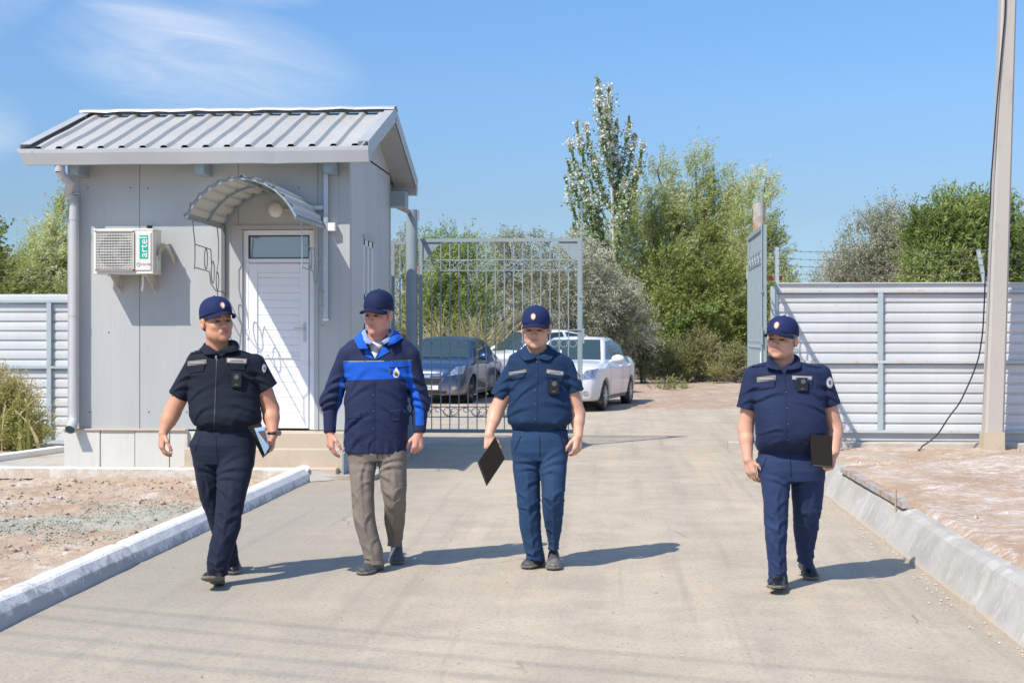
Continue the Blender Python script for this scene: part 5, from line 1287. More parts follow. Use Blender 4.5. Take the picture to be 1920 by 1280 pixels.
b = at(1325, 700, d + 1); plant('willow_tree', 'highest of the green willows, in the middle of the grove', 'tree', b, blobs_px(b, d + 1, [(1310, 330, 24, 46), (1345, 375, 34, 52), (1300, 410, 46, 66), (1352, 450, 52, 70), (1310, 510, 66, 80), (1370, 560, 52, 76), (1318, 600, 62, 66), (1394, 400, 20, 46)]), 'willow', 3400, 14, 0.15, 0.028, 0.62, wind, 0.75, 12, 0.12, G1, gap=0.40, tonef=ttop(2, 7))
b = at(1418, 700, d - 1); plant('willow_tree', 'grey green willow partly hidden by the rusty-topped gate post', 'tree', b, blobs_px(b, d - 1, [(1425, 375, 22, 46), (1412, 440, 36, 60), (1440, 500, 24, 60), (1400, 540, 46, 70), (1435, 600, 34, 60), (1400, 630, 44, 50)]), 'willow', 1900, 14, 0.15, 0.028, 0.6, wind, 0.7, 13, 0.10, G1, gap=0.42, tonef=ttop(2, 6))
b = at(1290, 700, d - 3); plant('leafy_bush', 'deep green leafy bush filling the foot of the grove behind the dusty shrubs', 'bush', b, blobs_px(b, d - 3, [(1230, 600, 52, 58), (1290, 580, 56, 66), (1350, 600, 52, 60), (1255, 520, 44, 44), (1330, 520, 42, 46), (1395, 640, 40, 46)]), 'deep', 2300, 13, 0.11, 0.045, 0.45, wind, 0.4, 14, 0.07, gap=0.46)
b = at(1260, 705, d - 4.2); plant('climbing_plant', 'small bright green climber in front of the dark bushes', 'plant', b, blobs_px(b, d - 4.2, [(1262, 635, 12, 26), (1214, 615, 6, 30), (1275, 610, 14, 12), (1320, 590, 22, 12)]), 'bright', 240, 12, 0.12, 0.09, 0.25, (0, 0, 0), 0.3, 15, 0.02, gap=0.40)
b = at(1235, 720, d); 
# back fill of the grove
b = at(1290, 700, d + 5); plant('dense_tree', 'dark dense trees closing the back of the grove', 'tree', b, blobs_px(b, d + 5, [(1220, 550, 80, 80), (1300, 530, 80, 90), (1380, 550, 70, 90), (1250, 620, 110, 70), (1380, 630, 80, 60), (1150, 600, 60, 60)]), 'deep', 2300, 11, 0.16, 0.06, 0.6, wind, 0.5, 16, 0.12, gap=0.38)
# --- silver bushes behind the gate
G2 = 'silver leaved bushes behind the cars'
d = 42.0
def pale(C, c, rg): return c + 0.05
for i, (lab, px, bl, n) in enumerate((
    ('silver bush seen through the narrow bay beside the hut', 752, [(748, 560, 26, 90), (760, 500, 22, 62), (742, 640, 24, 60)], 1100),
    ('silver bush behind the middle of the closed gate leaf', 955, [(920, 520, 34, 50), (960, 500, 46, 50), (930, 600, 56, 64), (985, 580, 50, 70), (950, 470, 26, 28)], 2200),
    ('dark silver bush behind the free end of the closed gate leaf', 1075, [(1060, 510, 52, 56), (1105, 540, 44, 66), (1050, 600, 60, 66), (1020, 480, 30, 34), (1085, 470, 24, 30)], 2300),
    ('low silver bush with hanging twigs right behind the white sedan', 1160, [(1150, 570, 42, 42), (1180, 620, 36, 46), (1130, 630, 40, 44), (1120, 540, 26, 30)], 1700))):
    dd = d + (0, 0.8, 0, 1.5)[i]; b = at(px, 700, dd)
    plant('silver_bush', lab, 'bush', b, blobs_px(b, dd, bl), 'olive', n, 15, 0.085, 0.024, 0.5, (0.1, 0, 0), 0.35, 30 + i, 0.07, G2, gap=0.41, droop=0.7, tonef=pale)
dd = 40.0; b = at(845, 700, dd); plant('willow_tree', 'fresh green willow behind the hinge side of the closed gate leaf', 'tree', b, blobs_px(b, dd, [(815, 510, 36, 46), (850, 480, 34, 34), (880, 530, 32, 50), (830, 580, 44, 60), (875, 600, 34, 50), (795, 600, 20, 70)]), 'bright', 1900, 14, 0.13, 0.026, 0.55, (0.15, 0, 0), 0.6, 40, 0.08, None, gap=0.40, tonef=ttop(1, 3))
dd = 38.0; b = at(870, 712, dd)
def reeds(b, name, label, cat, spots, mat, seed, hmin, hmax, spread=0.5):
    rg = np.random.default_rng(seed); t = thing(name, label, cat, b); Vs, Fs, Ts = [], [], []; nv = 0
    for (dx, dy, n, hh) in spots:
        for _ in range(n):
            st = np.array([dx + rg.normal() * spread, dy + rg.normal() * spread, 0]); h = hh * rg.uniform(hmin, hmax); lean = rg.normal(size=2) * 0.35; m = 7; tt = np.linspace(0, 1, m)
            c = np.stack([st[0] + lean[0] * h * tt ** 2, st[1] + lean[1] * h * tt ** 2, h * tt * (1 - 0.12 * tt)], 1); w = 0.022 * (1 - tt * 0.85) * rg.uniform(0.6, 1.5); a = rg.uniform(0, 6.28); s = np.array([math.cos(a), math.sin(a), 0])
            Vs.append(np.concatenate([c - s * w[:, None], c + s * w[:, None]])); Fs.append(np.array([(i, i + 1, m + i + 1, m + i) for i in range(m - 1)]) + nv); nv += 2 * m; Ts.append(np.full(2 * m, rg.random()))
            for q in range(3):   # leaves off the stalk
                p = c[rg.integers(2, m - 1)]; dv = np.array([rg.normal(), rg.normal(), rg.uniform(0.2, 1.2)]); dv /= np.linalg.norm(dv); l = 0.35 * rg.random() + 0.15; e = p + dv * l - (0, 0, 0.08)
                Vs.append(np.array([p, p + dv * l * 0.5 + s * 0.012, e, p + dv * l * 0.5 - s * 0.012])); Fs.append(np.array([(nv + 0, nv + 1, nv + 2, nv + 3)])); nv += 4; Ts.append(np.full(4, rg.random()))
    o = link_mesh('stalks', np.concatenate(Vs), np.concatenate(Fs), LM[mat], t, local=True); setattrf(o, 'tone', np.concatenate(Ts)); return t
reeds(b, 'dry_reed', 'dry yellow reeds standing behind the dark blue car', 'reeds', [(-0.35, 0, 130, 2.3), (0.35, 0.2, 150, 2.4), (0.9, 0.4, 90, 1.7), (-0.9, 0.3, 70, 1.8), (0.2, 0, 80, 1.4)], 'reed', 6, 0.55, 1.15, 0.28)
# --- dusty shrubs along the far edge of the track
G3 = 'dusty shrubs along the track'
for i, (lab, px, d_, bl, n) in enumerate((
    ('dusty shrub next to the tail of the white sedan', 1205, 44.5, [(1202, 668, 20, 34), (1212, 690, 18, 18)], 700),
    ('wide dusty shrub in the middle of the far track edge', 1255, 45.2, [(1240, 675, 30, 32), (1272, 668, 28, 34), (1255, 695, 34, 16)], 1200),
    ('highest dusty shrub, below the middle of the grove', 1310, 45.8, [(1305, 650, 28, 30), (1330, 660, 22, 30), (1300, 685, 34, 24), (1325, 690, 26, 20)], 1300),
    ('small pale shrub at the right end, beside the open gate leaf', 1382, 44.8, [(1372, 680, 16, 24), (1352, 700, 18, 12), (1395, 695, 14, 18), (1383, 672, 10, 22)], 700))):
    b = at(px, 712, d_); plant('dusty_shrub', lab, 'shrub', b, blobs_px(b, d_, bl), 'shrub', n, 15, 0.06, 0.02, 0.28, (0.08, 0, 0), 0.6, 50 + i, 0.02, G3, gap=0.38, shell=0.3)
b = at(1250, 730, 39); plant('weed', 'small grey green weed growing alone on the dirt track', 'weed', b, [(0, 0, 0.12, 0.45, 0.3, 0.14), (0.3, 0.1, 0.06, 0.4, 0.3, 0.08)], 'shrub', 130, 12, 0.05, 0.018, 0.18, (0, 0, 0), 0.6, 61, 0.008, None, gap=0.3, shell=0.2)
# --- right side behind the fence
dd = 36.0; b = at(1650, 700, dd); plant('silver_tree', 'round silver grey tree behind the right sheet fence', 'tree', b, blobs_px(b, dd, [(1662, 430, 30, 46), (1640, 470, 52, 52), (1690, 470, 46, 52), (1600, 510, 44, 36), (1700, 520, 60, 40), (1650, 530, 70, 50)]), 'olive', 3300, 15, 0.075, 0.022, 0.45, (0.05, 0, 0), 0.7, 70, 0.10, None, gap=0.38, tonef=lambda C, c, rg: c - 0.02)
dd = 34.0; b = at(1810, 700, dd); plant('leafy_tree', 'large fresh green tree behind the concrete pole', 'tree', b, blobs_px(b, dd, [(1790, 425, 56, 46), (1850, 420, 50, 42), (1760, 480, 52, 50), (1830, 490, 70, 60), (1900, 470, 40, 50), (1780, 540, 70, 40), (1890, 530, 50, 50), (1740, 430, 28, 26)]), 'bright', 4200, 14, 0.13, 0.032, 0.45, (0.12, 0, 0), 0.55, 71, 0.12, None, gap=0.39)
dd = 48.0; b = at(1478, 700, dd); plant('far_shrub', 'small far shrub peeping over the left end of the right fence', 'shrub', b, blobs_px(b, dd, [(1478, 524, 10, 14), (1476, 560, 22, 30)]), 'deep', 350, 12, 0.12, 0.04, 0.3, (0, 0, 0), 0.6, 72, 0.05, None, gap=0.35, tonef=ttop(2, 4))
dd = 46.0; b = at(1540, 700, dd); plant('far_shrub', 'thin pale far shrub left of the silver tree', 'shrub', b, blobs_px(b, dd, [(1525, 545, 40, 26), (1560, 540, 30, 24)]), 'olive', 360, 10, 0.08, 0.02, 0.5, (0, 0, 0), 0.9, 73, 0.04, None, gap=0.4)
# --- left side behind the fence
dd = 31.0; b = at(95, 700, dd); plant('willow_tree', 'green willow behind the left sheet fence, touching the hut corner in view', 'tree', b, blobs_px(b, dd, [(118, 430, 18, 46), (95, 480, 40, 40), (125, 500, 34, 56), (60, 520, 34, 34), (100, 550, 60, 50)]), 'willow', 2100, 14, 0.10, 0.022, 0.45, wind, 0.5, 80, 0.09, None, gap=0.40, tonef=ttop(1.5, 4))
dd = 30.0; b = at(18, 700, dd); plant('willow_tree', 'lower willow at the left edge behind the sheet fence', 'tree', b, blobs_px(b, dd, [(20, 530, 34, 30), (-40, 540, 50, 50), (10, 580, 60, 50)]), 'willow', 1200, 14, 0.10, 0.022, 0.4, wind, 0.5, 81, 0.08, None, gap=0.40)
dd = 27.0; b = at(-38, 700, dd); plant('leafy_tree', 'dark twig of a tree just reaching in at the left edge', 'tree', b, blobs_px(b, dd, [(-22, 440, 24, 16), (-30, 480, 26, 14), (-60, 500, 50, 60)]), 'deep', 500, 10, 0.08, 0.04, 0.3, (0.2, 0, 0), 0.2, 82, 0.05, None, gap=0.42)
# --- tamarisk and reed at the left, in front of the fence
dd = 18.6; b = at(22, 860, dd); plant('feathery_shrub', 'yellow green feathery shrub in front of the left sheet fence', 'shrub', b, blobs_px(b, dd, [(20, 790, 34, 50), (-20, 780, 40, 70), (45, 810, 22, 26), (10, 830, 50, 26)]), 'tamarisk', 2300, 17, 0.050, 0.012, 0.30, (0.12, 0, 0), 0.65, 90, 0.012, None, gap=0.36, shell=0.2, stems=8)
reeds(at(8, 860, dd - 0.2), 'reed', 'thin green and brown reeds growing through the feathery shrub at the left edge', 'reeds', [(0.05, 0, 14, 1.0), (-0.4, 0, 18, 1.15), (0.35, -0.1, 8, 0.8)], 'tamarisk', 9, 0.5, 1.05, 0.14)

# --- loose stuff on the ground
def pebbles(name, label, cat, region, n, rmin, rmax, mat, zf, seed, dens=None):
    rg = np.random.default_rng(seed); x0, x1, y0, y1 = region; Vs, Fs = [], []; nv = 0
    P = np.stack([rg.uniform(x0, x1, n * 3), rg.uniform(y0, y1, n * 3), np.zeros(n * 3)], 1)
    if dens is not None: P = P[rg.random(len(P)) < dens(P)]
    P = P[:n]; P[:, 2] = zf(P); r = rmin + (rmax - rmin) * rg.random(len(P)) ** 3
    oct_ = np.array([(1,0,0),(0,1,0),(-1,0,0),(0,-1,0),(0,0,1),(0,0,-1)], float); tri = np.array([(0,1,4),(1,2,4),(2,3,4),(3,0,4),(1,0,5),(2,1,5),(3,2,5),(0,3,5)])
    V = P[:, None] + oct_[None] * (r[:, None, None] * rg.uniform(0.55, 1.25, (len(P), 6, 1))) * np.array((1, 1, 0.7)); Fc = tri[None] + (np.arange(len(P)) * 6)[:, None, None]
    o = link_mesh(name, V.reshape(-1, 3), Fc.reshape(-1, 3), mat); tag(o, label, cat, kind='stuff')
pebbles('gravel', 'grey green gravel spread over the brown dirt left of the white kerb', 'gravel', (-7.5, -3.5, 7.5, 14.6), 30000, 0.004, 0.014, dirt_mat('gravel_green', (0.33, 0.38, 0.32), (0.46, 0.49, 0.42), (0.55, 0.52, 0.44)), zl, 1,
        dens=lambda P: np.clip(5.0 * np.exp(-((P[:, 1] - 10.9 - 0.55 * (P[:, 0] + 4.8)) / 0.95) ** 2) * (fbm(P * 1.6, 3, 77) > 0.44) + 0.03, 0, 1))
pebbles('clods', 'dry brown dirt clods on the bed left of the white kerb', 'dirt clods', (-9, -3.45, 4.5, 14.7), 4200, 0.006, 0.045, M['dirt_l'], zl, 2, dens=lambda P: np.clip((fbm(P * 1.1, 3, 78) - 0.40) * 5, 0, 1))
pebbles('clods', 'dry reddish dirt clods on the salty ground right of the grey kerb', 'dirt clods', (2.45, 8.5, 6, 19), 2600, 0.005, 0.04, M['dirt_r'], zr, 3, dens=lambda P: np.clip((fbm(P * 1.1, 3, 79) - 0.52) * 3 + 1.2 * np.exp(-((P[:, 0] - 5.4) / 1.5) ** 2 - ((P[:, 1] - 15) / 1.8) ** 2), 0, 1))
pebbles('road_grit', 'small stones and grit scattered over the dusty road', 'grit', (-3.15, 1.95, 4.5, 19.5), 520, 0.003, 0.011, simple('grit', (0.28, 0.23, 0.17), 0.9, 0, 0.3, 6), zroad, 4)
# ================================================================== people
def skin_mat(name, c, red=(0.62, 0.27, 0.20)):
    m, t, b = new_mat(name)
    n = t.noise(9, 5, 0.65); n2 = t.noise(60, 3, 0.6)
    cc = t.mix(t.math('MULTIPLY', t.step(n, 0.35, 0.75), 0.35), c, red)
    cc = t.mix(t.math('MULTIPLY', n2, 0.18), cc, tuple(v * 0.6 for v in c))
    cc = t.mix(t.math('MULTIPLY', t.step(t.attr("cheek"), 0.0, 1.0), 0.35), cc, red)
    cc = t.mix(t.math('MULTIPLY', t.step(t.attr("lip"), -0.002, 0.003), 0.7), cc, (0.42, 0.14, 0.12))
    cc = t.mix(t.math('MULTIPLY', t.step(t.attr("brow"), -0.003, 0.003), 0.8), cc, (0.05, 0.035, 0.03))
    cc = t.mix(t.math('MULTIPLY', t.step(t.attr("slit"), -0.001, 0.0015), 0.92), cc, (0.025, 0.015, 0.012))
    cc = t.mix(t.math('MULTIPLY', t.step(t.attr("beard"), 0.0, 0.02), 0.15), cc, (0.12, 0.09, 0.08))
    t.l(cc, b.inputs["Base Color"]); b.inputs["Roughness"].default_value = 0.48; b.inputs["Specular IOR Level"].default_value = 0.4
    b.inputs["Subsurface Weight"].default_value = 0.12; b.inputs["Subsurface Radius"].default_value = (0.012, 0.005, 0.003); b.inputs["Subsurface Scale"].default_value = 1.0
    bumpit(t, b, t.noise(220, 2, 0.6), 0.12, 0.001)
    return m
def cloth_mat(name, c, c2=None, rough=0.82, sheen=0.25, masks=()):
    sheen *= 0.3
    m, t, b = new_mat(name)
    n = t.noise(5, 5, 0.6); w = t.noise(420, 2, 0.5); wr = t.noise(26, 4, 0.6, stretch=(1, 1, 1.8), dist=0.6)
    cc = t.mix(t.step(n, 0.3, 0.7), c, c2 or tuple(v * 1.25 for v in c))
    for att, mc in masks: cc = t.mix(t.step(t.attr(att), -0.0012, 0.0012), cc, mc)
    cc = t.mix(t.math('MULTIPLY', w, 0.25), cc, tuple(v * 0.5 for v in c)) if not masks else cc
    t.l(cc, b.inputs["Base Color"]); b.inputs["Roughness"].default_value = rough; b.inputs["Specular IOR Level"].default_value = 0.25
    b.inputs["Sheen Weight"].default_value = sheen; b.inputs["Sheen Roughness"].default_value = 0.5; b.inputs["Sheen Tint"].default_value = (*[min(1, v * 6 + 0.15) for v in c], 1)
    bumpit(t, b, t.math('ADD', t.math('MULTIPLY', wr, 1.0), t.math('MULTIPLY', w, 0.05)), 0.35, 0.010)
    return m
def hair_mat(name, c):
    m, t, b = new_mat(name); n = t.noise(60, 4, 0.7, stretch=(1, 1, 0.3)); t.l(t.mix(n, tuple(v * 0.6 for v in c), tuple(min(1, v * 1.5) for v in c)), b.inputs["Base Color"]); b.inputs["Roughness"].default_value = 0.6
    bumpit(t, b, n, 0.8, 0.004); return m
M['tape'] = simple("tape_border", (0.27, 0.215, 0.14), 0.7)
M['tapew'] = simple("tape_white", (0.40, 0.39, 0.44), 0.7)
M['tapeg'] = simple("tape_grey", (0.13, 0.13, 0.15), 0.7)
M['ink'] = simple("tape_ink", (0.03, 0.03, 0.04), 0.7)
M['orange'] = simple("badge_orange", (0.62, 0.25, 0.08), 0.6)
M['badgew'] = simple("badge_white", (0.72, 0.70, 0.66), 0.6)
M['patch'] = simple("patch_grey", (0.42, 0.42, 0.45), 0.7, 0, 0.3, 60)
M['camblack'] = simple("camera_body", (0.010, 0.011, 0.013), 0.35)
M['lens'] = glass_mat("camera_lens", (0.02, 0.05, 0.06), 0.05)
M['shoeblack'] = simple("black_shoe_leather", (0.012, 0.012, 0.014), 0.34, 0, 0.2, 8, dirt=(0.20, 0.17, 0.13), dirt_amt=0.22, dscale=9)
M['shoedusty'] = simple("dusty_shoe_leather", (0.065, 0.065, 0.07), 0.6, 0, 0.2, 8, dirt=(0.30, 0.27, 0.22), dirt_amt=0.45, dscale=9)
M['sole'] = simple("shoe_sole", (0.16, 0.145, 0.12), 0.85, 0, 0.2, 20)
M['tablet'] = simple("black_tablet", (0.010, 0.010, 0.011), 0.32, 0, 0.05)
M['watch'] = simple("watch_metal", (0.35, 0.35, 0.36), 0.25, 0.9)
M['ziptape'] = simple('zip_tape', (0.045, 0.045, 0.05), 0.5, 0.3)
M['zip'] = simple("zip_metal", (0.60, 0.60, 0.58), 0.3, 0.8)

def rotm(yaw, pitch, roll):
    cy, sy = math.cos(yaw), math.sin(yaw); cp, sp = math.cos(pitch), math.sin(pitch); cr, sr = math.cos(roll), math.sin(roll)
    Rz = np.array([[cy, -sy, 0], [sy, cy, 0], [0, 0, 1]]); Rx = np.array([[1, 0, 0], [0, cp, -sp], [0, sp, cp]]); Ry = np.array([[cr, 0, sr], [0, 1, 0], [-sr, 0, cr]])
    return Rz @ Ry @ Rx
def head_sdf(P, lean=0.0, age=0.0):
    x = np.abs(P[:, 0]); Q = np.stack([x, P[:, 1], P[:, 2]], 1)
    d = ell(P, (0, 0.012, 0.036), (0.077, 0.096, 0.088))
    d = smin(d, ell(P, (0, -0.022, -0.030), (0.0655 - lean, 0.066, 0.086)), 0.03)
    d = smin(d, ell(P, (0, -0.030, -0.076), (0.054 - lean, 0.052, 0.036)), 0.028)      # jaw
    d = smin(d, ell(Q, (0.050 - lean, -0.005, -0.060), (0.018, 0.036, 0.026)), 0.02)    # jaw corner
    d = smin(d, ell(P, (0, -0.074, -0.099), (0.020, 0.014, 0.014)), 0.02)
    d = smin(d, ell(Q, (0.038, -0.060, -0.026), (0.025, 0.023, 0.022)), 0.02)           # cheek
    d = smin(d, rc(Q, (0.012, -0.082, 0.021), (0.047, -0.068, 0.023), 0.009, 0.008), 0.014)  # brow
    d = smax(d, -ell(Q, (0.030, -0.099, 0.000), (0.021, 0.020, 0.012)), 0.012)          # socket
    d = smin(d, ell(Q, (0.0305, -0.0735, -0.001), (0.0155, 0.012, 0.0095)), 0.004)      # lids
    d = smax(d, -ell(Q, (0.0305, -0.0865, -0.002), (0.0125, 0.004, 0.0014)), 0.002)     # eye slit
    d = smin(d, ell(Q, (0.030, -0.079, -0.014), (0.015, 0.009, 0.006 + age * 0.002)), 0.006)  # lower lid pouch
    d = smin(d, rc(P, (0, -0.083, 0.010), (0, -0.104, -0.030), 0.0075, 0.0105), 0.010)  # nose
    d = smin(d, ell(Q, (0.0125, -0.094, -0.034), (0.0085, 0.011, 0.008)), 0.005)
    d = smax(d, -ell(Q, (0.0065, -0.101, -0.0425), (0.0035, 0.005, 0.004)), 0.003)
    d = smin(d, ell(P, (0, -0.080, -0.060), (0.028, 0.0125, 0.017)), 0.012)              # mouth mound
    d = smin(d, ell(P, (0, -0.0905, -0.0575), (0.023, 0.0062, 0.0042)), 0.004)
    d = smin(d, ell(P, (0, -0.0895, -0.0665), (0.020, 0.0062, 0.0052)), 0.004)
    d = smax(d, -ell(P, (0, -0.0985, -0.0620), (0.026, 0.0062, 0.0013)), 0.002)
    d = smax(d, -rc(Q, (0.024, -0.094, -0.040), (0.036, -0.082, -0.064), 0.003, 0.003), 0.010)  # fold
    # ears
    e = ell(Q, (0.083, 0.012, -0.006), (0.010, 0.020, 0.032)); e = smax(e, -ell(Q, (0.092, 0.006, -0.002), (0.008, 0.011, 0.017)), 0.004)
    return smin(d, e, 0.006)
def hand_prims(wr, dr, nm, th, curl, sc=1.0, splay=0.0):
    """wrist, finger direction, palm normal, thumb side -> list of segments (a,b,ra,rb) and palm spec"""
    dr = np.array(dr, float); dr /= np.linalg.norm(dr); nm = np.array(nm, float); nm -= dr * (nm @ dr); nm /= np.linalg.norm(nm)
    tt = np.cross(dr, nm); tt = tt if tt @ np.array(th, float) > 0 else -tt
    wr = np.array(wr, float); seg = []
    for k, (o, L_, bs) in enumerate(((0.029, 0.071, 0.088), (0.010, 0.079, 0.092), (-0.009, 0.073, 0.088), (-0.027, 0.058, 0.080))):
        p = wr + (dr * bs + tt * o) * sc; a = 0.12; cu = curl[k] if hasattr(curl, '__len__') else curl
        r = (0.0088, 0.0090, 0.0086, 0.0076)[k] * sc
        seg.append((wr + (dr * 0.03 + tt * o * 0.7) * sc, p, 0.012 * sc, r * 1.12))
        for f_, q in zip((0.46, 0.30, 0.24), (1.0, 1.15, 0.75)):
            a += cu * q; v = dr * math.cos(a) + nm * math.sin(a) + tt * splay * o * 8
            e = p + v / np.linalg.norm(v) * L_ * f_ * sc; seg.append((p, e, r, r * 0.93)); p = e; r *= 0.93
    tc = curl[4] if hasattr(curl, '__len__') and len(curl) > 4 else 0.5
    p = wr + (dr * 0.022 + tt * 0.022 + nm * 0.006) * sc
    for L_, (cd, ct, cn), r in ((0.042, (0.70, 0.62, 0.25), 0.0135), (0.032, (0.88, 0.30, 0.30 + tc * 0.4), 0.0105), (0.026, (0.92, -0.02, 0.30 + tc * 0.6), 0.0092)):
        v = dr * cd + tt * ct + nm * cn; e = p + v / np.linalg.norm(v) * L_ * sc; seg.append((p, e, r * sc, r * 0.86 * sc)); p = e
    palm = [(wr + (dr * 0.012 + tt * 0.008) * sc, wr + (dr * 0.078 + tt * 0.018) * sc, 0.020 * sc, 0.0165 * sc), (wr + (dr * 0.012 - tt * 0.006) * sc, wr + (dr * 0.074 - tt * 0.017) * sc, 0.019 * sc, 0.0155 * sc)]
    return seg, palm, wr + dr * 0.09 * sc
def hand_sdf(P, hp):
    seg, palm, c = hp; d = rc(P, *palm[0]); d = smin(d, rc(P, *palm[1]), 0.012)
    for i in range(0, 16, 4):
        f = rc(P, *seg[i]); g = rc(P, *seg[i+1]); g = np.minimum(g, rc(P, *seg[i+2])); g = np.minimum(g, rc(P, *seg[i+3])); d = smin(d, f, 0.008); d = smin(d, g, 0.0035)
    th = rc(P, *seg[16]); th = smin(th, rc(P, *seg[17]), 0.004); th = smin(th, rc(P, *seg[18]), 0.004); return smin(d, th, 0.007)
def ridged(P, sx, sz, tilt, seed):
    return ridge1(P, sx * 0.62, sz * 0.62, tilt, seed) * 0.95 + ridge1(P, sx * 1.3, sz * 1.25, tilt * 0.5, seed + 50) * 0.35
def ridge1(P, sx, sz, tilt, seed):
    u = P[:, 0] * math.cos(tilt) + P[:, 2] * math.sin(tilt); v = -P[:, 0] * math.sin(tilt) + P[:, 2] * math.cos(tilt)
    w = vnoise(np.stack([u, P[:, 1], v], 1) * 3.0, seed + 9) - 0.5
    n = fbm(np.stack([u * sx + w, P[:, 1] * sx, v * sz + w * 2.2], 1), 2, seed); return 1 - 2 * np.abs(np.clip((n - 0.5) * 3.8, -1, 1)) ** 0.75
def seg_fold(P, a, b, w, h, kz=1.0):
    """one soft drag fold in the frontal plane: a crest with a hollow under it, fading at both ends"""
    ax, az = a; bx, bz = b; L2 = (bx-ax)**2 + (bz-az)**2; Ln = math.sqrt(L2)
    t = ((P[:, 0]-ax)*(bx-ax) + (P[:, 2]-az)*(bz-az)) / L2; tc = np.clip(t, 0, 1)
    nx, nz = -(bz-az)/Ln, (bx-ax)/Ln
    if nz > 0: nx, nz = -nx, -nz
    s = ((P[:, 0]-ax)*nx + (P[:, 2]-az)*nz + 0.012*np.sin(t*3.0)) / (w * (0.7 + 0.6*tc)); over = np.maximum(np.maximum(-t, t-1), 0) * Ln / 0.03
    return h * (np.exp(-s*s) - 0.9*np.exp(-(s-1.7)**2)) * np.exp(-over*over) * (0.35 + 0.65*np.sin(np.pi*np.clip(tc, 0.08, 0.92)))
TFOLD = [((.04,.44),(.36,.28)), ((.03,.60),(.42,.40)), ((.02,.78),(.34,.66)), ((.97,.40),(.66,.30)), ((.98,.56),(.60,.46)), ((.97,.72),(.54,.60)), ((.93,.92),(.66,.78)), ((.08,.93),(.32,.82)), ((.25,1.0),(.22,.86)), ((.40,1.0),(.45,.88)), ((.70,1.0),(.66,.86)), ((.86,.98),(.80,.84))]
LFOLD = [((.92,.02),(.30,-.10)), ((.90,.07),(.22,.0)), ((.88,.13),(.30,.10)), ((.86,.20),(.40,.30)), ((.12,.34),(.42,.42)), ((.88,.38),(.45,.46)), ((.14,.44),(.50,.52)), ((.86,.52),(.50,.62)), ((.14,.60),(.42,.72)), ((.84,.74),(.46,.84)), ((.16,.82),(.55,.90)), ((.86,.88),(.35,.95)), ((.12,.93),(.50,.985)), ((.5,.1),(.42,.3))]
class Person: pass
